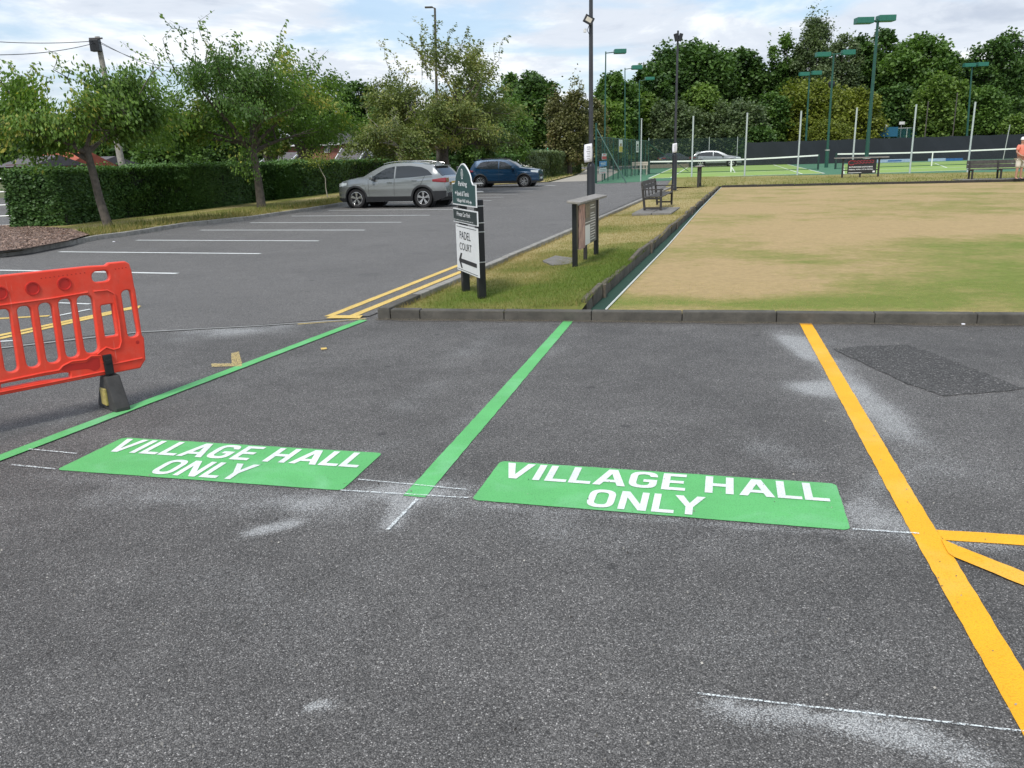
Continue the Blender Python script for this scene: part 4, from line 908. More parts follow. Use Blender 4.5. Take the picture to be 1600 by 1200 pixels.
# ------------------------------------------------------------------ notice board under a little roof
nb0 = P(898.6, 418, 0.09); nb1 = P(931.5, 398.5, 0.09); nd = (nb1 - nb0).normalized(); nn_ = Vector((-nd.y, nd.x, 0)); nn_ = nn_ if nn_.dot(-nb0) > 0 else -nn_
NB = empty('notice_board', nb0, math.atan2(nd.y, nd.x), 'notice board with a silvered plank roof on three dark legs in the verge', 'notice board')
yn = 1 if (RZ(NB.rotation_euler.z).inverted() @ nn_).y > 0 else -1
WN = (nb1 - nb0).length
def nc(zx, zy): 
    h_ = hit(870 + zx / 8.571, 290 + zy / 8.571, nb0, nn_); return ((h_ - nb0).dot(nd), h_.z - 0.09)
h0 = nc(245, 250)[1]; h1 = nc(527, 165)[1]; hr = (h0 + h1) / 2
for x_ in (0, WN): MB().bbox((x_, 0, hr / 2 - 0.05), (0.07, 0.07, hr + 0.1), 0.006).build('leg', MT['black'], NB)
MB().bbox((WN * 0.55, -yn * 0.03, hr * 0.3), (0.06, 0.05, hr * 0.6), 0.006).build('leg', MT['blackwood'], NB)
MB().bbox((WN / 2, yn * 0.03, hr + 0.03), (WN + 0.42, 0.2, 0.035), 0.01, Matrix.Rotation(-yn * 0.12, 3, 'X')).build('roof', MT['greywood'], NB)
pz0 = nc(270, 870)[1]; pz1 = hr - 0.03; pzm = nc(365, 805)[1]
fr = M('anthracite_panel', (0.10, 0.105, 0.115), 0.4, var=0.06)
b = MB().bbox((WN / 2, 0.0, (pzm + pz1) / 2), (WN - 0.09, 0.03, pz1 - pzm), 0.004); b.build('panel', fr, NB)
# printed banner, poster and lines of small print
bm_, bt, bb2 = nodemat('faded_banner_print'); k = NT(bt); v = k.pos((1, 1, 0.5), True)
k.l(k.ramp(k.noise(v, 5.0, 5, 0.65, 2.5), [(0.3, (0.12, 0.09, 0.10)), (0.45, (0.42, 0.22, 0.19)), (0.6, (0.58, 0.36, 0.31)), (0.75, (0.62, 0.36, 0.16))]), bb2.inputs['Base Color']); bb2.inputs['Roughness'].default_value = 0.5
sA = nc(272, 500)[0]; sB = nc(357, 500)[0]; sC = nc(428, 500)[0]; sD = nc(505, 400)[0]
MB().box(((sA + sB) / 2, yn * 0.022, (pz0 + pz1) / 2), (sB - sA, 0.008, pz1 - pz0)).build('banner', bm_, NB)
MB().box(((sB + sC) / 2, yn * 0.02, (nc(360, 540)[1] + nc(365, 800)[1]) / 2), ((sC - sB) * 0.95, 0.006, nc(360, 540)[1] - nc(365, 800)[1])).build('white_notice', MT['signwhite'], NB)
MB().box(((sB + sC) / 2, yn * 0.02, nc(360, 350)[1]), ((sC - sB) * 0.8, 0.006, 0.2)).build('photo_notice', M('dark_photo_print', (0.13, 0.11, 0.09), 0.4, var=0.8, scale=25), NB)
b = MB(); x_ = sC + (sD - sC) * 0.12
for i, z_ in enumerate(np.linspace(pz1 - 0.05, pzm + 0.05, 14)):
    if i in (2, 6): continue
    w_ = (sD - sC) * (0.8 if i % 3 else 0.62); b.box((x_ + w_ / 2, yn * 0.0165, z_), (w_, 0.002, 0.012))
b.build('small_print', MT['signwhite'], NB)['kind'] = 'stuff'
b = MB().box((sB + (sD - sB) * 0.5, yn * 0.017, nc(400, 490)[1]), ((sD - sB) * 0.96, 0.003, 0.012)); b.build('divider', MT['signwhite'], NB)
sl = MB(); a = P(850, 412, 0.09); sl.prism([P(848, 410, 0.07), P(862, 417, 0.07), P(893, 415, 0.07), P(897, 406, 0.07), P(868, 402, 0.07)], (0, 0, 0.03)); tag(fixn(sl.build('stone_slab', MT['slab'])), 'flat grey stone slab set in the grass left of the notice board', 'slab')

# ------------------------------------------------------------------ lamp posts along the verge
def lamp_post(base, hcol, htop, r1, r2, label, lean_u=None):
    L_ = empty('lamp_post', base, 0, label, 'lamp post', 'black lamp posts along the verge kerb')
    MB().lathe([(r1 * 1.12, 0), (r1 * 1.12, 0.12), (r1, 0.14), (r1, hcol - 0.06), (r1 * 0.9, hcol), (r2 * 1.1, hcol + 0.05)], 16).build('base_column', MT['black'], L_, True)
    MB().tube([(0, 0, hcol), (0, 0, htop)], [r2, r2 * 0.72], 14).build('shaft', M('grey_black_steel', (0.05, 0.052, 0.058), 0.4, 0.3, var=0.2), L_, True)
    return L_
b1 = P(923.5, 340, 0.1); hc = hgt(b1, 258); L1 = lamp_post(b1, hc - 0.1, hgt(b1, -75), 0.105, 0.06, 'nearer black lamp post with floodlight, standing behind the notice board')
z_ = hgt(b1, 34) - 0.1
fl = MB().bbox((-0.07, -0.16, z_ + 0.02), (0.24, 0.05, 0.19), 0.01, Matrix.Rotation(0.5, 3, 'Y') @ Matrix.Rotation(-0.25, 3, 'X')); fo = fl.build('floodlight', MT['black'], L1)
MB().bbox((-0.068, -0.192, z_ + 0.02), (0.14, 0.01, 0.11), 0.003, Matrix.Rotation(0.5, 3, 'Y') @ Matrix.Rotation(-0.25, 3, 'X')).build('lens', M('lamp_lens', (0.5, 0.46, 0.38), 0.2), fo)
MB().tube([(-0.05, -0.1, z_ - 0.08), (-0.1, -0.08, z_ - 0.2), (-0.04, -0.05, z_ - 0.3), (0, 0, z_ - 0.45)], 0.008, 5).tube([(-0.02, 0, z_ - 0.1), (-0.06, -0.13, z_ - 0.05)], 0.02, 6).build('bracket', MT['black'], L1)
MB().bbox((-0.15, -0.04, z_ - 0.2), (0.07, 0.07, 0.08), 0.01).build('sensor', MT['signwhite'], L1)
b2 = P(1053, 297.5, 0.1); hc2 = hgt(b2, 241); L2 = lamp_post(b2, hc2 - 0.1, hgt(b2, 52), 0.105, 0.055, 'farther black lamp post with twin heads, standing behind the bench')
z_ = hgt(b2, 58) - 0.1
for s_ in (-1, 1): MB().bbox((s_ * 0.09, -0.08, z_ - 0.02), (0.14, 0.12, 0.3), 0.02, Matrix.Rotation(s_ * 0.25, 3, 'Y')).build('lamp_head', MT['black'], L2)
def paper(u0, u1, v0, v1, post, rad, label):
    mb = MB(); z0 = hgt(post, v1); z1 = hgt(post, v0); n_ = 7; w = (u1 - u0) / FPX * post.y
    off = ((u0 + u1) / 2 - 0.5) ; cxx = (D((u0 + u1) / 2, post.y, 0).x - post.x) * 1.0
    vs = []; fs = []
    for j in range(6):
        for i in range(n_):
            t_ = i / (n_ - 1) - 0.5; bul = math.cos(t_ * 2.6); zf = j / 5
            vs.append((post.x + cxx + t_ * w * (0.86 + 0.14 * math.sin(zf * math.pi)), post.y - rad - 0.02 - 0.06 * bul * bul, z0 + (z1 - z0) * zf + 0.03 * t_))
    for j in range(5):
        for i in range(n_ - 1): a = j * n_ + i; fs.append((a, a + 1, a + n_ + 1, a + n_))
    o = MB().add(vs, fs).build('paper_notice', MT['paper'], None, True); so = o.modifiers.new('t', 'SOLIDIFY'); so.thickness = 0.002; so.offset = 0
    lb = MB(); k_ = 0
    for zf in np.linspace(0.2, 0.85, 6):
        z_ = z0 + (z1 - z0) * zf; lb.box((post.x + cxx, post.y - rad - 0.086, z_), (w * (0.45 if k_ % 2 else 0.3), 0.001, 0.014)); k_ += 1
    lb.build('small_print', MT['printgrey'], o)['kind'] = 'stuff'; tag(o, label, 'notice', 'white paper notices on the lamp posts')
paper(912, 925, 225, 253, b1, 0.07, 'white paper notice tied on the nearer lamp post'); paper(1049.5, 1057, 224, 238.5, b2, 0.06, 'white paper notice tied on the farther lamp post')

# ------------------------------------------------------------------ verge bench on paving
bd = tdir
bq = P(1031, 326, 0.1)
def slat_bench(name, loc, rz, L, label, cat, arms=True, back=True, mat='blackwood', group=None):
    """seat along local x, facing local -y"""
    B_ = empty(name, loc, rz, label, cat, group)
    for x_ in (0.04, L - 0.04):
        MB().bbox((x_, -0.25, 0.31), (0.06, 0.06, 0.62), 0.005).build('leg', MT[mat], B_)
        MB().bbox((x_, 0.22, 0.32 if not back else 0.42), (0.06, 0.06, 0.64 if not back else 0.84), 0.005, Matrix.Rotation(-0.1 if back else 0, 3, 'X')).build('leg', MT[mat], B_)
        MB().bbox((x_, 0, 0.1), (0.04, 0.44, 0.05), 0.004).build('rail', MT[mat], B_)
        MB().bbox((x_, -0.02, 0.38), (0.04, 0.48, 0.06), 0.004).build('rail', MT[mat], B_)
        if arms: MB().bbox((x_, -0.03, 0.64), (0.07, 0.56, 0.035), 0.008).build('armrest', MT[mat], B_)
    for y_ in (-0.24, -0.13, -0.02, 0.09): MB().bbox((L / 2, y_, 0.43), (L, 0.085, 0.03), 0.005).build('seat_slat', MT[mat + '_s'] if mat + '_s' in MT else MT[mat], B_)
    if back:
        for y_, z_ in ((0.262, 0.83), (0.25, 0.70)): MB().bbox((L / 2, y_, z_), (L, 0.03, 0.11), 0.006, Matrix.Rotation(-0.1, 3, 'X')).build('back_slat', MT[mat + '_s'] if mat + '_s' in MT else MT[mat], B_)
        for x_ in np.linspace(0, L, 5)[1:-1]: MB().bbox((x_, 0.262, 0.55), (0.04, 0.03, 0.5), 0.004, Matrix.Rotation(-0.1, 3, 'X')).build('back_post', MT[mat], B_)
    return B_
MT['blackwood_s'] = M('weathered_dark_slat', (0.075, 0.07, 0.065), 0.8, var=0.35, scale=10, bump=0.3)
pa = P(1005, 329, 0.1); pb = P(1041, 313, 0.1)
slat_bench('park_bench', P(1017.5, 330.5, 0.13), math.atan2(tdir.y, tdir.x), 3.0, 'dark slatted wooden bench with armrests on the verge paving', 'bench').scale = (1, 1, 0.9)
# paving under it, flag by flag
PV = empty('bench_paving'); PV['kind'] = 'structure'
pvo = P(984, 335.5, 0.12); wv = (P(1080, 332.5, 0.1) - pvo).length
for i in range(4):
    for j in range(4):
        q = pvo + tdir * (0.31 + j * 0.62) + tn * (0.3 + i * 0.52)
        if (q - T0).dot(tn) > -0.2: continue
        b = MB().bbox((0, 0, 0), (0.6, 0.5, 0.06), 0.006).build('paving_slab', MT['slab'], PV); b.location = (q.x, q.y, 0.124 + R.uniform(-.004, .004)); b.rotation_euler = (0, 0, math.atan2(tdir.y, tdir.x) + R.uniform(-.01, .01))
# far lectern board, edge on
lb0 = P(1090.5, 293, 0.1); LBd = empty('lectern_board', lb0, math.radians(72), 'narrow dark information stand seen edge on at the far end of the verge', 'notice board')
hl = hgt(lb0, 261) - 0.1
for x_ in (0, 1.1): MB().bbox((x_, 0, hl / 2), (0.09, 0.09, hl), 0.006).build('leg', MT['blackwood'], LBd)
MB().bbox((0.55, 0, hl * 0.55), (1.0, 0.04, hl * 0.7), 0.006).build('panel', MT['blackwood'], LBd); MB().bbox((0.55, 0, hl + 0.03), (1.5, 0.3, 0.05), 0.01).build('roof', MT['greywood'], LBd)

# ------------------------------------------------------------------ far side of the green: long seat, banner frame, person
fb0 = P(1511, 281.5, 0.12); fbd = (P(1600, 280, 0.12) - fb0).normalized(); fbd = fdir
B2 = empty('garden_bench', fb0, math.atan2(fbd.y, fbd.x), 'long dark bench beside the man in the salmon shirt, beyond the green', 'bench')
Lb = 3.4; sc_ = 1.0
hb0 = hgt(fb0, 250.5) - 0.12; 
for x_ in (0.12, 1.3, 2.5, Lb - 0.1):
    MB().bbox((x_, 0.22, hb0 * 0.48), (0.07, 0.07, hb0 * 0.96), 0.006, Matrix.Rotation(-0.12, 3, 'X')).build('leg', MT['blackwood'], B2); MB().bbox((x_, -0.2, 0.22), (0.07, 0.07, 0.44), 0.006).build('leg', MT['blackwood'], B2); MB().bbox((x_, 0, 0.42), (0.06, 0.46, 0.06), 0.005).build('rail', MT['blackwood'], B2)
for y_ in (-0.2, -0.06, 0.08): MB().bbox((Lb / 2, y_, 0.465), (Lb, 0.12, 0.035), 0.005).build('seat_slat', MT['blackwood_s'], B2)
for z_ in (hb0 - 0.09, hb0 - 0.27): MB().bbox((Lb / 2, 0.27 + (0.01 if z_ > 0.6 else 0), z_), (Lb, 0.035, 0.165), 0.006).build('back_slat', MT['blackwood_s'], B2)
pv2 = empty('far_bench_paving'); pv2['kind'] = 'structure'
for i in range(7):
    for j in range(2):
        q = fb0 + fdir * (-0.1 + i * 0.62) + Vector((-fdir.y, fdir.x, 0)) * (-0.28 + j * 0.62); b = MB().bbox((0, 0, 0), (0.61, 0.61, 0.06), 0.006).build('paving_slab', MT['slab'], pv2); b.location = (q.x, q.y, 0.13); b.rotation_euler = (0, 0, math.atan2(fdir.y, fdir.x))
ad0 = P(1315.5, 278.5, 0.12); ad1 = P(1371.5, 277, 0.12); ad = (ad1 - ad0).normalized()
AB = empty('advert_stand', ad0, math.atan2(ad.y, ad.x), 'black banner with red script and white lettering on a roofed wooden frame', 'banner')
WA = (ad1 - ad0).length; ha = hgt(ad0, 248.0) - 0.12
for x_ in (0, WA * 0.5, WA): MB().bbox((x_, 0.02 if x_ == WA * 0.5 else 0, ha / 2 if x_ != WA * .5 else ha * 0.2), (0.08, 0.08, ha if x_ != WA * .5 else ha * 0.4), 0.006).build('leg', MT['blackwood'], AB)
MB().bbox((WA / 2, 0, ha + 0.03), (WA + 0.9, 0.3, 0.06), 0.01).build('roof', MT['greywood'], AB)
MB().box((WA / 2, 0, ha * 0.4), (WA, 0.05, 0.05)).build('rail', MT['blackwood'], AB)
bw0, bw1, bz0, bz1 = WA * 0.12, WA * 0.92, ha * 0.22, ha * 0.95
MB().bbox(((bw0 + bw1) / 2, -0.06, (bz0 + bz1) / 2), (bw1 - bw0, 0.012, bz1 - bz0), 0.003).build('banner', MT['print'], AB)
b = MB(); ex, ez = Vector((1, 0, 0)), Vector((0, 0, 1)); Hb = bz1 - bz0; Wb = bw1 - bw0
put_text(b, 'BATHROOMS & KITCHENS', Vector((bw0 + Wb * 0.05, -0.069, bz0 + Hb * 0.42)), ex, ez, Wb * 0.82, Hb * 0.09, 0.03); put_text(b, 'DESIGN, SUPPLY, FIT & INSTALL', Vector((bw0 + Wb * 0.05, -0.069, bz0 + Hb * 0.24)), ex, ez, Wb * 0.85, Hb * 0.09, 0.03)
b.box((bw0 + Wb * 0.27, -0.068, bz0 + Hb * 0.07), (Wb * 0.45, 0.001, Hb * 0.03)); b.box((bw0 + Wb * 0.92, -0.068, bz0 + Hb * 0.12), (Wb * 0.08, 0.001, Hb * 0.12)); b.build('white_lettering', MT['signwhite'], AB)
b = MB(); rp = M('red_script', (0.4, 0.03, 0.05), 0.5)
for k_ in range(2):
    pts_ = [(bw0 + Wb * (0.22 + 0.68 * t_), -0.07, bz0 + Hb * (0.86 - 0.15 * k_ + 0.04 * math.sin(t_ * 38 + k_) + 0.06 * t_)) for t_ in np.linspace(0, 1, 50)]; b.tube(pts_, 0.013, 4)
pts_ = [(bw0 + Wb * 0.13 + 0.16 * math.cos(a), -0.07, bz0 + Hb * 0.76 + 0.11 * math.sin(a)) for a in np.linspace(0.6, 5.7, 16)]; b.tube(pts_, 0.018, 4); b.build('red_script', rp, AB)

# ------------------------------------------------------------------ man in salmon shirt
PZ = 0.13
pp = P(1590.5, 281.5, PZ); PE = empty('person', pp, math.radians(22), 'man in salmon t-shirt, white cap, sunglasses and pale shorts standing beside the far bench', 'person')
skin = M('skin', (0.42, 0.23, 0.16), 0.6, var=0.05)
def skinned(name, verts, edges, radii, mat, parent, root=0, sub=2):
    me = bpy.data.meshes.new(name); me.from_pydata(verts, edges, []); o = link(name, me, parent)
    sk = o.modifiers.new('skin', 'SKIN'); o.data.skin_vertices[0].data[root].use_root = True
    for i, r_ in enumerate(radii): o.data.skin_vertices[0].data[i].radius = (r_, r_) if not hasattr(r_, '__len__') else r_
    sk.use_smooth_shade = True; s_ = o.modifiers.new('sub', 'SUBSURF'); s_.levels = sub; s_.render_levels = sub
    bpy.context.view_layer.update(); dg = bpy.context.evaluated_depsgraph_get(); me2 = bpy.data.meshes.new_from_object(o.evaluated_get(dg)); o.modifiers.clear(); o.data = me2
    me2.materials.clear(); me2.materials.append(mat); me2.polygons.foreach_set('use_smooth', [True] * len(me2.polygons)); return o
# faces local -y ; x right of the figure as seen
V = [(0, 0, .93), (0, 0.01, 1.12), (0, 0, 1.33), (0, 0.01, 1.46), (0, 0, 1.52), (0, -.01, 1.6), (0, -.015, 1.68),
     (-.19, 0.01, 1.40), (-.26, 0.03, 1.16), (-.18, -.14, 1.02), (-.08, -.2, .98),
     (.19, 0.01, 1.40), (.26, 0.03, 1.16), (.18, -.14, 1.02), (.08, -.2, .98),
     (-.1, 0, .86), (-.13, 0, .5), (-.14, .02, .1), (-.15, -.1, .05), (.1, 0, .86), (.13, 0, .5), (.15, .02, .1), (.17, -.1, .05)]
E_ = [(0, 1), (1, 2), (2, 3), (3, 4), (4, 5), (5, 6), (2, 7), (7, 8), (8, 9), (9, 10), (2, 11), (11, 12), (12, 13), (13, 14), (0, 15), (15, 16), (16, 17), (17, 18), (0, 19), (19, 20), (20, 21), (21, 22)]
Rd = [.14, .145, .15, .065, .062, .092, .085, .06, .042, .034, .034, .06, .042, .034, .034, .085, .06, .04, .035, .085, .06, .04, .035]
skinned('body', V, E_, Rd, skin, PE)
skinned('t_shirt', [(0, 0, .9), (0, -.01, 1.12), (0, 0, 1.3), (0, 0.01, 1.43), (-.19, 0.01, 1.41), (-.25, 0.02, 1.22), (.19, 0.01, 1.41), (.25, 0.02, 1.22)], [(0, 1), (1, 2), (2, 3), (2, 4), (4, 5), (2, 6), (6, 7)], [(.19, .155), (.19, .165), (.18, .15), (.09, .08), .08, .075, .08, .075], M('salmon_cotton', (0.72, 0.23, 0.16), 0.85, var=0.06), PE)
skinned('shorts', [(0, 0, .93), (-.1, 0, .82), (-.13, 0, .5), (.1, 0, .82), (.13, 0, .5)], [(0, 1), (1, 2), (0, 3), (3, 4)], [(.165, .15), .115, .105, .115, .105], M('pale_shorts', (0.62, 0.58, 0.5), 0.85, var=0.06), PE)
cp_ = MB(); cp_.lathe([(0.105, 1.655), (0.107, 1.69), (0.095, 1.74), (0.06, 1.775), (0.0, 1.785)], 16, Matrix.Translation((0, -0.01, 0)).to_4x4()); cp_.prism([(-.08, -.09, 1.662), (-.06, -.17, 1.655), (.06, -.17, 1.655), (.08, -.09, 1.662)], (0, 0, 0.012)); cp_.build('cap', M('white_cap', (0.8, 0.78, 0.75), 0.8), PE, True)
MB().bbox((0, -.105, 1.635), (0.14, 0.03, 0.035), 0.008).build('sunglasses', MT['print'], PE)
MB().add([(-.012, -.1, 1.62), (.012, -.1, 1.62), (0, -.135, 1.6), (0, -.1, 1.59)], [(0, 1, 2), (0, 2, 3), (1, 3, 2)]).build('nose', skin, PE)
MB().bbox((0.02, -.225, 1.0), (0.09, 0.04, 0.06), 0.01).build('phone', MT['print'], PE)
MB().bbox((0.03, -.182, 1.24), (0.16, 0.006, 0.05), 0.002).build('chest_print', M('pale_print', (0.72, 0.6, 0.4), 0.7), PE)
for s_ in (-1, 1): MB().bbox((s_ * .155, -.07, .035), (0.1, 0.28, 0.07), 0.025).build('shoe', MT['black'], PE)
for s_ in (-1, 1):
    for i in range(4): MB().tube([(s_ * (.07 - i * .012), -.215 - 0.004 * i, .985 - i * .018), (s_ * (.03 - i * .008), -.235, .975 - i * .018), (s_ * -(.0 + i * .004), -.232, .972 - i * .018)], [.010, .0095, .008], 6).build('finger', skin, PE, True)
    MB().tube([(s_ * .075, -.2, 1.0), (s_ * .05, -.225, 1.03), (s_ * .03, -.235, 1.03)], [.012, .011, .009], 6).build('finger', skin, PE, True)

# ------------------------------------------------------------------ court nets, posts, floodlight columns
netm = meshmat('net_mesh', (0.03, 0.05, 0.045), 0.14); wtape = M('white_tape', (0.78, 0.8, 0.78), 0.6, var=0.02)
def court_net(a, vta, c, vtc, mid, label, third=None):
    a = P(*a, 0.02); c = P(*c, 0.02); za = hgt(a, vta); zc = hgt(c, vtc); d = (c - a); L = d.length; d.normalize(); n_ = Vector((-d.y, d.x, 0))
    E0 = empty('tennis_net', a, math.atan2(d.y, d.x), label, 'tennis net', 'tennis nets')
    nx_ = 28; top = lambda t_: za + (zc - za) * t_ - 0.1 * math.sin(math.pi * min(1, t_ / (2 * mid) if t_ < mid else 0.5 + (t_ - mid) / (2 * (1 - mid))))
    vs = []; fs = []
    for i in range(nx_ + 1): t_ = i / nx_; vs += [(t_ * L, 0, 0.04), (t_ * L, 0, top(t_) - 0.05)]
    for i in range(nx_): fs.append((2 * i, 2 * i + 2, 2 * i + 3, 2 * i + 1))
    MB().add(vs, fs).build('netting', netm, E0)
    tb = MB()
    for i in range(nx_):
        t0, t1 = i / nx_, (i + 1) / nx_; z0, z1 = top(t0), top(t1)
        tb.add([(t0 * L, -.02, z0 - .11), (t1 * L, -.02, z1 - .11), (t1 * L, -.02, z1), (t0 * L, -.02, z0), (t0 * L, .02, z0 - .11), (t1 * L, .02, z1 - .11), (t1 * L, .02, z1), (t0 * L, .02, z0)], [(0, 1, 2, 3), (4, 7, 6, 5), (3, 2, 6, 7), (0, 4, 5, 1)])
    tb.build('tape', wtape, E0); MB().tube([(0, 0, 0.05), (L, 0, 0.05)], 0.025, 5).build('bottom_cord', MT['greenpost'], E0)
    MB().box((mid * L, -.03, top(mid) / 2), (0.1, 0.012, top(mid))).build('centre_strap', wtape, E0)
    for x_, z_ in ((-.05, za), (L + .05, zc)): MB().bbox((x_, 0, z_ / 2), (0.13, 0.13, z_ + 0.06), 0.02).build('net_post', M('dark_green_post', (0.012, 0.04, 0.035), 0.5), E0)
court_net((1015, 272), 252, (1277, 265), 242, 0.485, 'left tennis net, running behind the farther lamp post')
court_net((1306, 264), 240, (1660, 253), 228, 0.41, 'right tennis net, running behind the advert banner and the man')
for i, (uv, vt) in enumerate((((1001, 283.5), 187), ((1080.5, 279), 183), ((1163, 278.5), 178), ((1245.5, 276.5), 175), ((1330.5, 275), 170), ((1421, 272.5), 165), ((1511, 271), 161))):
    p = P(*uv, 0.02); h_ = hgt(p, vt); nth = ['first', 'second', 'third', 'fourth', 'fifth', 'sixth', 'seventh'][i]
    E0 = empty('court_post', p, 0, nth + ' of seven pale posts from the left, before the courts', 'post', 'pale posts before the courts')
    MB().tube([(0, 0, 0), (0, 0, h_)], 0.05 if i else 0.035, 10).build('shaft', MT['palepost'], E0, True); MB().lathe([(0.06, 0), (0.06, 0.03), (0.0, 0.05)], 10, Matrix.Translation((0, 0, h_))).build('cap', MT['palepost'], E0)
def flood(base, vtop, utop, heads, rad, label, collar=None, group='green floodlight columns of the tennis courts', arm=True, hh=0.28, hd=0.6):
    h_ = hgt(base, vtop); top = D(utop, base.y, 0); E0 = empty('floodlight_column', base, 0, label, 'floodlight', group)
    lean = (D_at(utop, base.y, h_) - base.x); tp = Vector((lean, 0, h_))
    MB().tube([(0, 0, 0), tp], [rad, rad * 0.6], 10).build('shaft', MT['greenpost'], E0, True)
    if collar: zc = hgt(base, collar); MB().tube([(0, 0, 0), tp * (zc / h_)], rad * 1.35, 10).build('base_section', MT['greenpost'], E0, True); MB().tube([tp * ((zc - 0.08) / h_), tp * ((zc + 0.02) / h_)], rad * 1.7, 10).build('collar', MT['metal'], E0, True)
    for (u0, u1, v0, v1) in heads:
        xa = D_at(u0, base.y, h_) - base.x; xb = D_at(u1, base.y, h_) - base.x; w = abs(xb - xa); cx2 = (xa + xb) / 2; za = hgt(base, (v0 + v1) / 2)
        hz = abs(hgt(base, v0) - hgt(base, v1))
        MB().bbox((cx2, 0, za), (w, hd, hz * 0.85), 0.03).build('lamp_head', MT['greenhead'], E0)
        MB().tube([tp - Vector((0, 0, 0.1)), (cx2, 0, za)], rad * 0.5, 6).build('arm', MT['greenpost'], E0)
    return E0
def D_at(u, depth, z):
    """x of column u at a given distance and height"""
    lo, hi = -200.0, 200.0
    for _ in range(50):
        m_ = (lo + hi) / 2; d = Vector((m_, depth, z)) - Vector((0, 0, EYE)); uu = 800 + FPX * d.dot(_r) / d.dot(_f)
        if uu < u: lo = m_
        else: hi = m_
    return lo
def DD(u, v, depth):
    """point on the ground under the picture point u,v at a distance"""
    z = hgt((ray(u, v).x / ray(u, v).y * depth, depth), v); return Vector((D_at(u, depth, z), depth, 0))
flood(P(1351.5, 276, 0.0), 30, 1372, [(1337, 1363, 26, 37.5), (1371, 1397, 23.5, 35)], 0.12, 'tallest green twin floodlight column, behind the advert banner', 246)
flood(P(1291, 262, 0.0), 83, 1303, [(1275, 1297, 80.5, 89), (1315.5, 1335, 78, 87)], 0.12, 'green twin floodlight column between the two tennis nets', 234)
flood(DD(1258, 245, 100), 115, 1265, [(1249, 1264, 112, 119), (1268, 1283, 110.5, 118)], 0.14, 'distant green twin floodlight in front of the golden tree')
flood(DD(1509, 240, 102), 101, 1519, [(1506, 1523, 98, 105), (1527, 1543, 97, 104.5)], 0.14, 'distant green twin floodlight at the right edge, near the tall dark tree')
flood(DD(944.5, 260, 56), 80.5, 946.5, [(959.5, 978, 77, 85)], 0.065, 'single headed green floodlight nearest the first lamp post')
flood(DD(977, 255, 66), 106, 976.5, [(987, 1003, 102, 109.5)], 0.06, 'middle of the three single headed green floodlights')
flood(DD(999, 252, 76), 125, 999, [(1008, 1022, 120.5, 126)], 0.06, 'farthest and smallest of the three single headed green floodlights')
for (u, v0, v1, dp, lb) in ((1292, 131, 230, 104, 'thin distant column with a round dark lamp before the golden tree'), (1227, 155, 225, 110, 'thin bare distant column left of the golden tree'), (1443, 158, 232, 106, 'thin dark distant column, left one before the pale green tree'), (1486, 145, 235, 106, 'thin dark distant column, right one before the pale green tree')):
    p = DD(u, v1, dp); h_ = hgt(p, v0); E0 = empty('distant_lamp_column', p, 0, lb, 'lamp column', 'thin columns before the far trees'); MB().tube([(0, 0, 0), (0, 0, h_)], 0.07, 6).build('shaft', MT['kerb'], E0)
    if v0 == 131: MB().lathe([(0.0, 0.0), (0.3, 0.1), (0.42, 0.5), (0.3, 0.8), (0, 0.85)], 10, Matrix.Translation((0, 0, h_ - 0.5))).build('lantern', MT['black'], E0, True)

# ------------------------------------------------------------------ left mesh fence of the court
f0 = P(931.5, 286.5, 0); f1 = P(1013, 270.5, 0); fd_ = (f1 - f0).normalized(); FL = (f1 - f0).length
CF = empty('mesh_fence', f0, math.atan2(fd_.y, fd_.x), 'green mesh fence running away beside the path, hung with posters', 'fence')
hf = hgt(f0, 214); hf1 = hgt(f0, 192)
gm_ = meshmat('green_mesh', (0.035, 0.075, 0.066), 0.42)
MB().add([(0, 0, 0.05), (FL, 0, 0.05), (FL, 0, hf), (0, 0, hf)], [(0, 1, 2, 3)]).build('mesh_panel', gm_, CF)
for i in range(13):
    x_ = FL * i / 12; MB().tube([(x_, 0, 0), (x_, 0, hf + 0.05 if i else hf1)], 0.035 if i else 0.06, 7).build('post', MT['greenpost'], CF, True)
MB().tube([(0, 0, hf), (FL, 0, hf)], 0.02, 5).build('top_rail', MT['greenpost'], CF)
br = P(979, 286.5, 0); q = CF.matrix_world.inverted() @ br if False else (br - f0); lx_, ly_ = q.dot(fd_), q.dot(Vector((-fd_.y, fd_.x, 0)))
MB().tube([(0, 0, hgt(f0, 200)), (lx_, ly_, 0)], 0.035, 6).build('brace', MT['greenpost'], CF)
MB().tube([(FL, 0, hgt(f1, 225)), (FL + 3.0, -3.2, 0)], 0.03, 6).build('brace', MT['greenpost'], CF)
fnn = Vector((fd_.y, -fd_.x, 0))
def fence_sign(u0, u1, v0, v1, mat, label, prints):
    a = hit(u0, v1, f0 + fnn * 0.06, fnn); c = hit(u1, v1, f0 + fnn * 0.06, fnn); t_ = hit(u0, v0, f0 + fnn * 0.06, fnn)
    w = (Vector((c.x - a.x, c.y - a.y, 0))).length; h_ = t_.z - a.z
    o = MB().bbox((w / 2, 0, h_ / 2), (w, 0.012, h_), 0.003).build('fence_sign', mat); o.location = (a.x, a.y, a.z); o.rotation_euler = (0, 0, math.atan2(fd_.y, fd_.x)); tag(o, label, 'sign', 'signs and posters on the court fence')
    for x_, z_, ww, hz, mm in prints: MB().box((w * x_, -0.009, h_ * z_), (w * ww, 0.004, h_ * hz)).build('print', mm, o)
redp = M('sign_red', (0.55, 0.05, 0.06), 0.5); bluep = M('sign_blue', (0.04, 0.22, 0.5), 0.5); pinkp = M('sign_pink', (0.7, 0.35, 0.38), 0.5)
fence_sign(940.5, 947.5, 240, 249.5, MT['signwhite'], 'red and white warning sign, topmost on the end of the court fence', [(0.5, 0.3, 0.95, 0.5, redp), (0.5, 0.8, 0.6, 0.15, redp)])
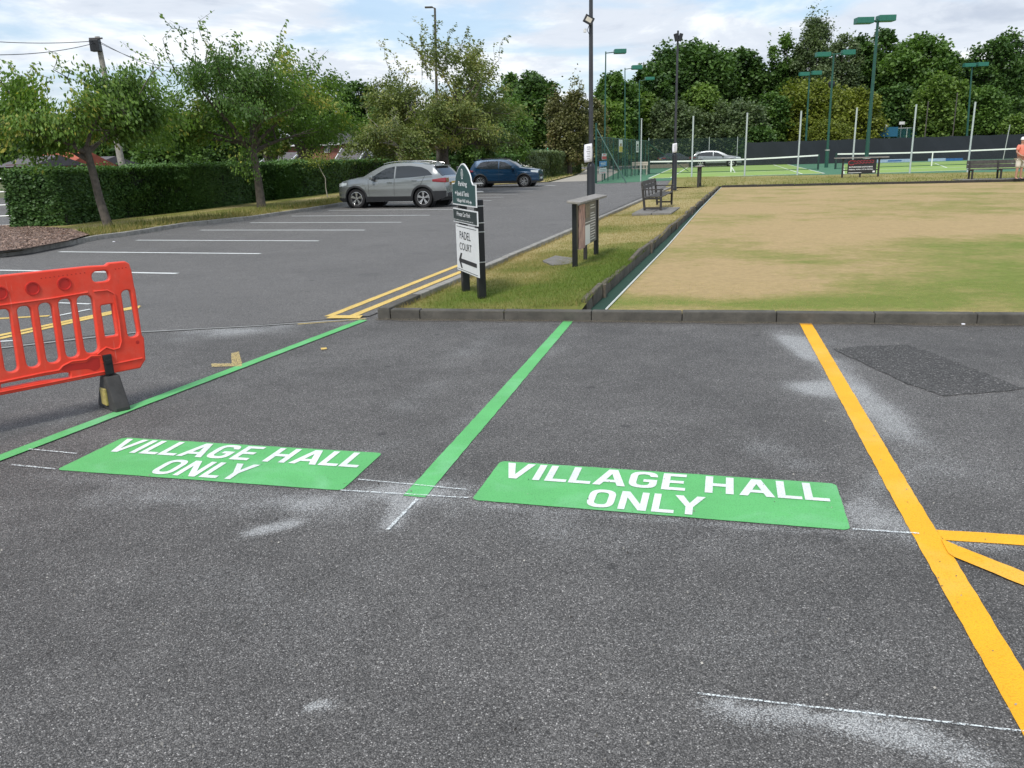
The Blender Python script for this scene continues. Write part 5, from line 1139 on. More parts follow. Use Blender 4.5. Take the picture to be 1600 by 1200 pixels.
fence_sign(936.5, 948, 252, 260.5, bluep, 'blue sign on the end of the court fence', [(0.5, 0.6, 0.7, 0.15, MT['signwhite']), (0.5, 0.3, 0.6, 0.1, MT['signwhite'])])
fence_sign(936.5, 947.5, 263, 272, MT['signwhite'], 'white sign with a pink line, lowest on the end of the court fence', [(0.5, 0.72, 0.8, 0.12, MT['printgrey']), (0.5, 0.45, 0.8, 0.1, MT['printgrey']), (0.5, 0.18, 0.8, 0.16, pinkp)])
fence_sign(967, 972.5, 218, 238, MT['signwhite'], 'tall white and yellow poster high on the court fence', [(0.5, 0.25, 0.95, 0.45, M('poster_yellow', (0.5, 0.4, 0.06), 0.6)), (0.5, 0.6, 0.5, 0.2, M('poster_brown', (0.25, 0.18, 0.1), 0.6, var=0.5, scale=8))])
fence_sign(994, 998, 220.5, 238, MT['signwhite'], 'tall black and white poster high on the court fence', [(0.5, 0.3, 0.8, 0.4, MT['printgrey']), (0.5, 0.65, 0.5, 0.2, MT['print'])])
pbq = P(988, 274.5, 0)
MT['palewood'] = M('pale_bench_wood', (0.42, 0.38, 0.32), 0.8, var=0.15)
PB_ = slat_bench('pale_bench', pbq + Vector((0.1, 1.2, 0)), math.radians(-20), 1.5, 'pale wooden bench standing inside the court by the mesh fence', 'bench', mat='palewood')
PB_.scale = (0.85, 0.85, 1.15)

# ------------------------------------------------------------------ far windbreak fence, mesh fences, car park beyond
WB0 = DD(1165, 257, 97); WB1 = DD(1720, 245, 97)
WB = empty('windbreak_fence', (0, 0, 0), 0, 'long dark windbreak fence across the far end of the tennis courts', 'fence')
navy = M('dark_windbreak', (0.016, 0.021, 0.027), 0.9, var=0.15, scale=0.4, obj=False)
hw0 = hgt(WB0, 222.5); hw1 = hgt(WB1, 205); nseg = 14
for i in range(nseg):
    a = WB0.lerp(WB1, i / nseg); c = WB0.lerp(WB1, (i + 1) / nseg); z0 = hw0 + (hw1 - hw0) * i / nseg; z1 = hw0 + (hw1 - hw0) * (i + 1) / nseg
    sg_ = -0.06; MB().add([(a.x, a.y, 0), (c.x, c.y, 0), (c.x, c.y, z1), ((a.x + c.x) / 2, a.y + 0.1, (z0 + z1) / 2 + sg_), (a.x, a.y, z0)], [(0, 1, 2, 3, 4)]).build('windbreak_sheet', navy, WB)
    MB().tube([(a.x, a.y + 0.06, 0), (a.x, a.y + 0.06, z0 + 0.1)], 0.04, 6).build('post', MT['kerb'], WB)
p = P(1567, 251, 0); h_ = hgt(p, 195); tag(MB().tube([(p.x, p.y, 0), (p.x + 0.25, p.y, h_)], 0.045, 6).build('court_post', MT['metal']), 'thin grey post in front of the dark windbreak, left of the man', 'post')
WM = empty('far_mesh_fence', (0, 0, 0), 0, 'see-through green mesh fence before the parked grey car', 'fence')
ma = DD(1013, 262, 90); mb_ = WB0
dkm = meshmat('dark_green_mesh', (0.02, 0.045, 0.04), 0.38); zf0 = hgt(ma, 217)
MB().add([(ma.x, ma.y, 0), (mb_.x, mb_.y, 0), (mb_.x, mb_.y, zf0), (ma.x, ma.y, zf0)], [(0, 1, 2, 3)]).build('mesh_panel', dkm, WM)
for i in (0, 3, 4.5):
    q = ma.lerp(mb_, i / 5); MB().tube([(q.x, q.y, 0), (q.x, q.y, zf0 + 0.1)], 0.035, 6).build('post', MT['palepost'], WM)
UM = empty('upper_mesh_fence', (0, 0, 0), 0, 'second mesh fence showing above the dark windbreak, with teal screens', 'fence')
ua = DD(1193, 240, 112); ub = DD(1580, 232, 112); zu = hgt(ua, 208); zu2 = hgt(ub, 194)
MB().add([tuple(ua), tuple(ub), (ub.x, ub.y, zu2), (ua.x, ua.y, zu)], [(0, 1, 2, 3)]).build('mesh_panel', meshmat('teal_mesh', (0.02, 0.12, 0.12), 0.4), UM)
MB().tube([(ua.x, ua.y, zu), (ub.x, ub.y, zu2)], 0.04, 5).build('top_rail', MT['palepost'], UM)
for i in range(15):
    q = ua.lerp(ub, i / 14); MB().tube([(q.x, q.y, 0), (q.x, q.y, zu + (zu2 - zu) * i / 14 + 0.05)], 0.04, 5).build('post', MT['palepost'], UM)
teal = M('teal_screen', (0.01, 0.10, 0.17), 0.7, obj=False)
for (u0, u1, v0, v1) in ((1196, 1212, 192, 209), (1521, 1558, 177, 196), (1372, 1402, 199, 214)):
    a = DD(u0, v1, 111.5); c = DD(u1, v1, 111.5); z0 = hgt(a, v1); z1 = hgt(a, v0); MB().box(((a.x + c.x) / 2, 111.5, (z0 + z1) / 2), (c.x - a.x, 0.06, z1 - z0)).build('teal_screen', teal, UM)
for (u0, u1, v0, v1, lb) in ((1405, 1413, 190, 194.5, 'small white sign above the windbreak, right one of a pair'), (1381, 1387, 195, 198.5, 'small white sign above the windbreak, left one of a pair')):
    a = DD((u0 + u1) / 2, v1, 113); z0 = hgt(a, v1); z1 = hgt(a, v0); o = MB().box((a.x, a.y, (z0 + z1) / 2), ((u1 - u0) / FPX * 113, 0.1, z1 - z0)).build('small_sign', MT['signwhite']); tag(o, lb, 'sign'); MB().tube([(a.x, a.y + 0.08, 0), (a.x, a.y + 0.08, z1)], 0.04, 5).build('post', MT['metal'], o)
ub_ = DD(1291, 222, 108); z0 = hgt(ub_, 221); z1 = hgt(ub_, 213); E0 = empty('parasol', ub_, 0, 'pale blue pointed parasol showing above the dark windbreak', 'parasol'); MB().lathe([(1.15, z0), (0.5, z0 + (z1 - z0) * 0.6), (0.0, z1)], 6).build('canopy', M('pale_blue_canvas', (0.45, 0.56, 0.66), 0.7), E0); MB().tube([(0, 0, 0), (0, 0, z1)], 0.04, 6).build('pole', MT['metal'], E0)
bt_ = M('blue_board', (0.03, 0.13, 0.33), 0.5); bw_ = M('pale_blue_board', (0.35, 0.46, 0.58), 0.5)
for i, (u0, u1, v0, v1, mm) in enumerate(((1369, 1379, 247, 251.5, bw_), (1380, 1421, 246.5, 251, bw_), (1451, 1477, 245, 249, bw_), (1478, 1490, 245, 248.5, bt_), (1491, 1504, 244, 247.5, bt_))):
    a = P((u0 + u1) / 2, v1 + 0.5); a = D((u0 + u1) / 2, 92, 0); z0 = max(0.0, hgt(a, v1 + 2)); z1 = z0 + (v1 - v0) / FPX * 92; o = MB().box((0, 0, (z1 - z0) / 2), ((u1 - u0) / FPX * 92, 0.12, z1 - z0)).build('advertising_board', mm); o.location = (D_at((u0 + u1) / 2, 92, 0.3), 92, 0.02)
    tag(o, ['pale board at the foot of the windbreak, directly right of the advert banner', 'long pale blue board with dark marks at the foot of the windbreak', 'pale blue board right of the right net strap', 'first dark blue board at the foot of the windbreak', 'second dark blue board at the foot of the windbreak, nearest the long bench'][i], 'board', 'low boards along the windbreak')
    if i == 1: MB().box((-.2, -.07, (z1 - z0) * .5), (1.5, 0.02, (z1 - z0) * .4)).build('print', bt_, o)
tag(MB().box(((D(1010, 94).x + D(1080, 94).x) / 2, 95.5, 0.2), (5.5, 0.3, 0.45)).build('low_wall', M('tan_wall', (0.3, 0.25, 0.2), 0.9, obj=False)), 'low tan wall at the foot of the mesh fence', 'wall')
tag(MB().poly([(8, 97, -0.02), (60, 93, -0.02), (90, 120, -0.02), (0, 125, -0.02)]).build('upper_car_park', MT['road']), kind='structure')

# ------------------------------------------------------------------ cars
def interp(pts, x):
    return float(np.interp(x, [p[0] for p in pts], [p[1] for p in pts]))
def smooth_profile(pts, n=400):
    xs = np.linspace(pts[0][0], pts[-1][0], n); ys = np.interp(xs, [p[0] for p in pts], [p[1] for p in pts])
    kx = 9; pad = np.pad(ys, kx // 2, 'edge'); ys2 = np.convolve(pad, np.ones(kx) / kx, 'valid'); ys2[0] = ys[0]; ys2[-1] = ys[-1]
    return list(zip(xs, ys2))
chrome = M('satin_silver', (0.6, 0.6, 0.61), 0.25, 0.9, var=0.05); tyre = M('tyre_rubber', (0.012, 0.012, 0.013), 0.85); clad = M('black_cladding', (0.014, 0.015, 0.017), 0.55)
lampred = M('tail_lamp_red', (0.22, 0.004, 0.01), 0.12, coat=1); lampw = M('head_lamp', (0.55, 0.6, 0.62), 0.1, coat=1); plateY = M('yellow_plate', (0.6, 0.38, 0.04), 0.4); plateW = M('white_plate', (0.7, 0.7, 0.66), 0.4)
def make_car(name, spec, paintm, loc, rz, label, detail=True, group=None):
    L, W2, wr = spec['L'], spec['W'] / 2, spec['wr']; wf, wb_ = spec['wx']; top = smooth_profile(spec['top']); 
    ztop = lambda x: interp(top, x)
    beltp = spec['belt']; zbot = lambda x: interp([(0, .30), (0.25, .22), (L - .4, .24), (L, .38)], x)
    ar = wr + 0.055
    def zlow(x):
        z = zbot(x)
        for c in (wf, wb_):
            d = abs(x - c)
            if d < ar: z = max(z, wr + math.sqrt(max(0, ar * ar - d * d)))
        return z
    def plan(x):
        f = min(1, x / 0.75); r_ = min(1, (L - x) / 0.55)
        a = spec.get('nose', 0.66) + (1 - spec.get('nose', 0.66)) * (1 - (1 - f) ** 2.6); b_ = 0.80 + 0.2 * (1 - (1 - r_) ** 2.4); return min(a, 1) * min(b_, 1)
    rf = spec['roof']
    def half(x, z):
        w = W2 * plan(x); bl = interp(beltp, x)
        if z < 0.45: w *= 0.955 + 0.045 * max(0, (z - 0.2)) / 0.25
        if z > bl: w *= 1 - 0.045 - spec.get('tumble', .24) * ((z - bl) / (rf - bl)) ** 1.15
        else:
            t_ = max(0, (z - 0.62) / (bl - 0.62)); w *= 1 - 0.045 * t_ ** 2 + 0.012 * math.exp(-((z - (bl - 0.16)) / 0.035) ** 2) - 0.012 * math.exp(-((z - 0.5) / 0.07) ** 2)
        for c in (wf, wb_): w += 0.018 * math.exp(-((x - c) / 0.33) ** 2) * math.exp(-((z - wr - ar * 0.9) / 0.16) ** 2)
        return w
    C_ = empty(name, loc, rz, label, 'car', group)
    xs = sorted(set([round(v_, 4) for v_ in list(np.linspace(0, 0.3, 10)) + list(np.linspace(0.3, L - 0.35, 74)) + list(np.linspace(L - 0.35, L, 12)) + [c + ar * math.cos(t_) for c in (wf, wb_) for t_ in np.linspace(0, math.pi, 17)]]))
    nr, ntp = 22, 9; b = MB(); rows = []
    crown = 0.045
    for x in xs:
        zl = zlow(x); zt = max(ztop(x) - crown, zl + 0.02); rr_ = []
        for j in range(nr):
            z = zl + (zt - zl) * j / (nr - 1); rr_.append((x, half(x, z), z))
        we = half(x, zt)
        for j in range(1, ntp + 1):
            t_ = j / ntp; y = we * math.cos(t_ * math.pi / 2) ** 1.0 if False else we * (1 - t_); z = zt + (max(ztop(x), zt) - zt) * (1 - (1 - t_) ** 3.2); rr_.append((x, y, z))
        rows.append(rr_)
    K = len(rows[0])
    for sgn in (1, -1):
        base = len(b.v)
        for rr_ in rows: b.v += [(p[0], p[1] * sgn, p[2]) for p in rr_]
        for i in range(len(xs) - 1):
            for j in range(K - 1):
                q = (base + i * K + j, base + (i + 1) * K + j, base + (i + 1) * K + j + 1, base + i * K + j + 1); b.f.append(q if sgn < 0 else q[::-1])
    for e_ in (0, len(xs) - 1):
        rr_ = rows[e_]; b.poly([(p[0], p[1], p[2]) for p in rr_[:-1]] + [(p[0], -p[1], p[2]) for p in rr_[:-1][::-1]])
    bo = b.build('body', paintm, C_, True); bmx = bmesh.new(); bmx.from_mesh(bo.data); bmesh.ops.remove_doubles(bmx, verts=bmx.verts, dist=1e-4); bmesh.ops.recalc_face_normals(bmx, faces=bmx.faces); bmx.to_mesh(bo.data); bmx.free(); bo.data.set_sharp_from_angle(angle=math.radians(38))
    # dark underside with wheel wells
    u = MB(); u.box((L / 2, 0, 0.42), (L - 0.5, W2 * 1.5, 0.36)); u.build('underbody', clad, C_)
    MB().box((L * .56, 0, 0.85), (L * 0.5, W2 * 1.25, 0.3)).build('seats', clad, C_)
    def patch(nm, x0_, x1_, flo, fhi, mat, off=0.005, nx_=14, nz_=4, sides=(1, -1), parent=None):
        out_ = []
        for sgn in sides:
            vs, fs = [], []
            for i in range(nx_ + 1):
                x = x0_ + (x1_ - x0_) * i / nx_; lo, hi = flo(x), fhi(x)
                for j in range(nz_ + 1): z = lo + (hi - lo) * j / nz_; vs.append((x, sgn * (half(x, z) + off), z))
            for i in range(nx_):
                for j in range(nz_):
                    a = i * (nz_ + 1) + j; fs.append((a, a + nz_ + 1, a + nz_ + 2, a + 1))
            out_.append(MB().add(vs, fs).build(nm, mat, parent or C_, True))
        return out_
    def tpatch(nm, x0_, x1_, y0_, y1_, mat, off=0.006, nx_=10, ny_=12):
        vs, fs = [], []
        for i in range(nx_ + 1):
            x = x0_ + (x1_ - x0_) * i / nx_; zt = ztop(x) - crown; we = half(x, zt); dz = (ztop(x + .02) - ztop(x - .02)) / .04; n_ = Vector((-dz, 0, 1)).normalized() * off
            for j in range(ny_ + 1):
                fy = y0_ + (y1_ - y0_) * j / ny_; t_ = 1 - abs(fy); z = zt + crown * (1 - (1 - t_) ** 3.2); vs.append((x + n_.x, we * fy, z + n_.z))
        for i in range(nx_):
            for j in range(ny_): a = i * (ny_ + 1) + j; fs.append((a, a + ny_ + 1, a + ny_ + 2, a + 1))
        return MB().add(vs, fs).build(nm, mat, C_, True)
    zb2 = lambda x: interp(beltp, x) + 0.005
    wt = spec['wintop']
    for x0_, x1_ in spec['windows']: patch('side_window', x0_, x1_, zb2, lambda x: max(zb2(x) + 0.004, interp(wt, x)), MT['glass'], 0.006, 16, 5)
    tpatch('windscreen', *spec['screen'], -0.93, 0.93, MT['glass'], 0.008); tpatch('rear_window', *spec['rear'], -0.88, 0.88, MT['glass'], 0.008)
    # lower cladding and arch trims
    patch('sill_cladding', wf + ar + 0.02, wb_ - ar - 0.02, lambda x: zbot(x) + 0.005, lambda x: spec.get('sill', 0.40), clad, 0.008, 10, 3)
    patch('bumper_cladding', L - 0.62 if wb_ + ar < L - 0.62 else wb_ + ar + 0.01, L - 0.01, lambda x: zbot(x) + 0.005, lambda x: spec.get('rclad', 0.56), clad, 0.008, 8, 3)
    patch('bumper_cladding', 0.01, wf - ar - 0.01, lambda x: zbot(x) + 0.005, lambda x: 0.36, clad, 0.008, 8, 3)
    for c in (wf, wb_):
        for sgn in (1, -1):
            vs, fs = [], []
            for i in range(21):
                t_ = math.radians(-8 + 196 * i / 20)
                for j, rr2 in enumerate((ar - 0.008, ar + 0.03, ar + 0.062)):
                    x = c + rr2 * math.cos(t_); z = wr + rr2 * math.sin(t_); vs.append((x, sgn * (half(min(max(x, 0.02), L - 0.02), max(z, 0.3)) + (0.012 if j < 2 else 0.004)), z))
            for i in range(20):
                for j in range(2): a = i * 3 + j; fs.append((a, a + 3, a + 4, a + 1))
            MB().add(vs, fs).build('arch_trim', clad, C_, True)
            # dark well behind the wheel
            wl = MB().lathe([(0.02, 0.0), (ar + 0.01, 0.0), (ar + 0.01, 0.30)], 24, Matrix.Translation((c, sgn * (W2 - 0.30) if sgn > 0 else -(W2 - 0.30), wr)) @ Matrix.Diagonal((1, sgn, 1, 1)), 'Y'); wl.build('wheel_well', clad, C_)
    for c in (wf, wb_):
        for sgn in (1, -1):
            We = bpy.data.objects.new('wheel', None); COL.objects.link(We); We.parent = C_; We.location = (c, sgn * (W2 - 0.035), wr)
            Mx = Matrix.Diagonal((1, sgn, 1, 1))
            MB().lathe([(wr * .68, -.2), (wr * .9, -.21), (wr * .985, -.19), (wr, -.15), (wr, -.05), (wr * .985, -.01), (wr * .9, 0.01), (wr * .70, 0.0), (wr * .68, -.02)], 32, Mx, 'Y').build('tyre', tyre, We, True)
            rm = MB().lathe([(wr * .69, -.18), (wr * .69, 0.002), (wr * .64, 0.004), (wr * .63, -.012), (wr * .62, -.1)], 32, Mx, 'Y'); rm.lathe([(0.0, 0.0), (.05, -.002), (.06, -.03)], 16, Mx, 'Y')
            ns = spec.get('spokes', 5)
            for i in range(ns):
                t_ = 2 * math.pi * i / ns + 0.3
                for off in (-1, 1):
                    a = t_ + off * spec.get('split', 0.16); ca, sa = math.cos(a), math.sin(a); w = 0.022 if ns == 5 else 0.016
                    p0 = Vector((0.045 * math.cos(t_), 0, 0.045 * math.sin(t_))); p1 = Vector((wr * .655 * ca, 0, wr * .655 * sa)); q = Vector((-sa, 0, ca)) * w
                    vs = [p0 - q * .8 + Vector((0, -.012, 0)), p0 + q * .8 + Vector((0, -.012, 0)), p1 + q + Vector((0, -.004, 0)), p1 - q + Vector((0, -.004, 0))]
                    vs = [Vector((p.x, p.y * sgn, p.z)) for p in vs]; rm.prism(vs, (0, -sgn * .03, 0))
            fixn(rm.build('rim', chrome, We)); MB().lathe([(0.0, -.09), (wr * .64, -.09)], 24, Mx, 'Y').build('brake_disc', clad, We)
    # lamps, plates, handles, mirrors
    hl0, hl1, hz0, hz1 = spec['head']; patch('headlight', hl0, hl1, lambda x: hz0 + (x - hl0) * .14, lambda x: hz1 + (x - hl0) * .06, lampw, 0.010, 8, 3)
    tl0, tl1, tz0, tz1 = spec['tail']; patch('tail_light', tl0, tl1, lambda x: tz0 + (tl1 - x) * .10, lambda x: tz1 + (tl1 - x) * -.12, lampred, 0.012, 8, 3)
    we = half(L - .03, (tz0 + tz1) / 2)
    for sgn in (1, -1): MB().bbox((L - 0.05 + (ztop(L) < tz1) * -.02, sgn * we * .80, (tz0 + tz1) / 2), (0.12, we * .36, (tz1 - tz0) * .9), 0.012).build('tail_light', lampred, C_)
    MB().bbox((L + 0.012, 0, spec.get('pz', 0.78)), (0.015, 0.52, 0.11), 0.004).build('number_plate', plateY, C_); MB().bbox((-0.012, 0, 0.48), (0.015, 0.52, 0.11), 0.004).build('number_plate', plateW, C_)
    MB().bbox((L - 0.02, 0, 0.44), (0.09, W2 * 1.45, 0.16), 0.02).build('rear_bumper_insert', clad, C_)
    MB().bbox((0.02, 0, 0.62), (0.06, W2 * .95, 0.13), 0.02).bbox((0.015, 0, 0.36), (0.07, W2 * 1.15, 0.14), 0.02).build('grille', clad, C_)
    if detail:
        for (x0_, z0_) in spec['handles']:
            for sgn in (1, -1): MB().bbox((x0_, sgn * (half(x0_, z0_) + 0.016), z0_), (0.19, 0.03, 0.035), 0.01).build('door_handle', chrome if spec.get('chh') else paintm, C_, True)
        for xs_ in spec['seams']:
            for sgn in (1, -1):
                pts_ = [(xs_[0] + (xs_[1] - xs_[0]) * t_, sgn * (half(xs_[0] + (xs_[1] - xs_[0]) * t_, z_) + 0.002), z_) for t_, z_ in zip(np.linspace(0, 1, 9), np.linspace(0.42, interp(beltp, xs_[1]), 9))]; MB().tube(pts_, 0.005, 4).build('door_seam', clad, C_)
        mxp, mzp = spec['mirror']
        for sgn in (1, -1):
            yb = half(mxp, mzp); MB().bbox((mxp, sgn * (yb + 0.12), mzp + .05), (0.13, 0.2, 0.13), 0.035).build('mirror', paintm, C_, True); MB().bbox((mxp + .01, sgn * (yb + 0.05), mzp - .03), (0.1, 0.16, 0.05), 0.015).build('mirror_base', clad, C_)
        for sgn in (1, -1):
            pts_ = [(x, sgn * (half(x, ztop(x) - crown) - 0.05), ztop(x) + 0.012 + .01 * math.sin(math.pi * (x - spec['rail'][0]) / (spec['rail'][1] - spec['rail'][0]))) for x in np.linspace(*spec['rail'], 10)]; MB().tube(pts_, 0.010, 6).build('roof_rail', chrome if not spec.get('darkrail') else clad, C_, True)
        x_ = spec['rear'][0] - .22; MB().prism([(x_, -.015, ztop(x_)), (x_ + .2, -.02, ztop(x_ + .2)), (x_ + .2, .02, ztop(x_ + .2)), (x_, .015, ztop(x_))], (0.05, 0, 0.07)).build('fin_antenna', paintm, C_)
        MB().bbox((spec['rear'][0] + .01, 0, ztop(spec['rear'][0]) - .005), (0.24, W2 * 1.24, 0.035), 0.012, Matrix.Rotation(0.12, 3, 'Y')).build('spoiler', paintm, C_, True)
    return C_
Q = dict(L=4.38, W=1.82, wr=0.345, wx=(0.88, 3.526), roof=1.58, nose=.62,
         top=[(0, .58), (.03, .74), (.07, .86), (.16, .94), (.4, 1.01), (.8, 1.08), (1.14, 1.13), (1.2, 1.145), (1.55, 1.34), (1.95, 1.52), (2.2, 1.57), (2.6, 1.595), (3.1, 1.585), (3.6, 1.53), (3.86, 1.485), (4.02, 1.33), (4.2, 1.13), (4.27, 1.06), (4.33, .98), (4.36, .82), (4.38, .55)],
         belt=[(0, .88), (1.2, .99), (2.2, 1.01), (3.3, 1.07), (3.9, 1.12), (4.38, 1.1)], wintop=[(1.42, 1.0), (1.75, 1.2), (2.05, 1.365), (2.4, 1.44), (3.0, 1.45), (3.45, 1.40), (3.72, 1.30), (3.92, 1.13)],
         windows=[(1.44, 2.42), (2.48, 3.92)], screen=(1.24, 1.93), rear=(3.90, 4.22), head=(.10, .52, .76, .88), tail=(3.92, 4.36, .86, 1.03), handles=[(2.25, .90), (3.22, .95)],
         seams=[(1.42, 1.40), (2.42, 2.44), (3.26, 3.62)], mirror=(1.62, 1.02), rail=(1.95, 3.75), pz=.83, rclad=.58, sill=.41, split=.14)
silver = M('silver_car_paint', (0.27, 0.285, 0.285), 0.25, 0.6, var=0.02, coat=1.0); blue_ = M('blue_car_paint', (0.005, 0.04, 0.095), 0.25, 0.3, var=0.03, coat=1.0); greyp = M('grey_car_paint', (0.22, 0.24, 0.255), 0.28, 0.5, var=0.02, coat=1.0); darkp = M('dark_car_paint', (0.03, 0.032, 0.036), 0.25, 0.2, var=0.02, coat=1.0)
rw_ = P(662, 324.9); hd_ = Vector((-math.cos(math.radians(19)), math.sin(math.radians(19)), 0)); sidev = Vector((math.sin(math.radians(19)), math.cos(math.radians(19)), 0))
org = rw_ + hd_ * Q['wx'][1] + sidev * 0.88
make_car('parked_car', Q, silver, org, math.atan2(-hd_.y, -hd_.x), 'silver crossover car parked nose to the hedge, nearest of the parked cars')
TC = dict(L=4.11, W=1.76, wr=0.33, wx=(0.82, 3.371), roof=1.58, nose=.72,
          top=[(0, .60), (.02, .78), (.05, .90), (.12, .97), (.4, 1.03), (.8, 1.08), (1.08, 1.12), (1.5, 1.38), (1.82, 1.53), (2.2, 1.58), (2.8, 1.585), (3.4, 1.55), (3.68, 1.51), (3.8, 1.38), (3.95, 1.15), (4.03, 1.02), (4.08, .85), (4.11, .55)],
          belt=[(0, .9), (1.1, .985), (2.2, 1.0), (3.2, 1.03), (3.7, 1.08), (4.11, 1.05)], wintop=[(1.3, 1.0), (1.65, 1.22), (1.95, 1.39), (2.3, 1.45), (3.0, 1.45), (3.35, 1.40), (3.62, 1.1)],
          windows=[(1.32, 2.26), (2.32, 3.6)], screen=(1.12, 1.8), rear=(3.71, 3.97), head=(.04, .42, .78, .90), tail=(3.78, 4.08, .86, 1.0), handles=[(2.12, .88), (3.0, .9)],
          seams=[(1.3, 1.28), (2.27, 2.29), (3.12, 3.4)], mirror=(1.45, 1.0), rail=(1.85, 3.5), pz=.80, rclad=.42, sill=.36, spokes=5, split=.3, darkrail=True)
fw_ = P(819, 292.3); a_ = math.radians(-14); hd2 = Vector((math.cos(a_), math.sin(a_), 0)); sv2 = Vector((-math.sin(a_), math.cos(a_), 0))
org2 = fw_ + hd2 * TC['wx'][0] + sv2 * 0.85
make_car('parked_car', TC, blue_, org2, math.atan2(-hd2.y, -hd2.x), 'dark blue compact crossover parked behind the arched parking sign')
KS = dict(Q); KS.update(L=4.5, darkrail=True)
p = DD(1142, 257, 93); hd3 = Vector((math.cos(math.radians(-12)), math.sin(math.radians(-12)), 0)); p.z = 0.0
gc = make_car('parked_car', KS, greyp, p + hd3 * 1.1 + Vector((0.2, 0.8, 0.0)), math.atan2(-hd3.y, -hd3.x), 'grey crossover car seen behind the tennis court through the mesh fence')
gc.scale = (1.25, 1.25, 1.12)
p = DD(1041, 253, 104); make_car('parked_car', TC, darkp, p + Vector((3, 0, 0.1)), math.radians(195), 'dark car half hidden behind the court fence corner', detail=False)
p = DD(1150, 250, 107); make_car('parked_car', TC, darkp, p + Vector((0.5, 0, 0.2)), math.radians(172), 'dark car just visible behind the grey car on the far side', detail=False)

# ------------------------------------------------------------------ foliage tools
def leaves(name, pos, size, mat, parent=None, tint=None, droop=0.3, aspect=0.55, seed=1, flat=0.5):
    g = np.random.default_rng(seed); n = len(pos); size = np.broadcast_to(size, (n,))
    a = g.uniform(0, 2 * np.pi, n); el = g.normal(-droop, 0.45, n); ax = np.stack([np.cos(a) * np.cos(el), np.sin(a) * np.cos(el), np.sin(el)], 1)
    nrm = g.normal(0, 1, (n, 3)); nrm[:, 2] += 1.5 * flat; sd2 = np.cross(ax, nrm); sd2 /= np.linalg.norm(sd2, axis=1)[:, None] + 1e-9
    s = size[:, None]; v0 = pos; v1 = pos + ax * s * 0.5 + sd2 * s * aspect * 0.5; v2 = pos + ax * s; v3 = pos + ax * s * 0.5 - sd2 * s * aspect * 0.5
    V = np.stack([v0, v1, v2, v3], 1).reshape(-1, 3); t_ = g.random(n) if tint is None else np.clip(tint + g.normal(0, 0.16, n), 0, 1)
    o = np_mesh(name, V, np.arange(4 * n).reshape(-1, 4), mat, parent, attr={'tint': np.repeat(t_, 4)}); return o
LM = dict(
    cherry=leafmat('cherry_leaves', (0.0508, 0.1120, 0.0174), (0.1522, 0.2539, 0.0435), 0.35, (0.3770, 0.3584, 0.0725)),
    olive=leafmat('olive_leaves', (0.0675, 0.1043, 0.0243), (0.2025, 0.2364, 0.0607), 0.3, (0.3645, 0.3198, 0.1080)),
    dark=leafmat('dark_leaves', (0.0245, 0.0613, 0.0158), (0.1085, 0.1983, 0.0420), 0.22),
    mid=leafmat('mid_leaves', (0.0448, 0.0989, 0.0224), (0.1440, 0.2472, 0.0480), 0.28),
    pale=leafmat('pale_leaves', (0.0743, 0.1391, 0.0270), (0.2160, 0.3129, 0.0675), 0.32),
    gold=leafmat('golden_leaves', (0.0907, 0.1236, 0.0189), (0.2621, 0.2966, 0.0441), 0.3),
    grey=leafmat('grey_green_leaves', (0.0650, 0.1004, 0.0455), (0.1690, 0.2209, 0.0975), 0.25),
    brown=leafmat('browning_leaves', (0.0791, 0.0861, 0.0328), (0.1978, 0.1954, 0.0765), 0.25, (0.2571, 0.1838, 0.0874)),
    hedge=leafmat('hedge_leaves', (0.0297, 0.0765, 0.0216), (0.1080, 0.2086, 0.0486), 0.2))

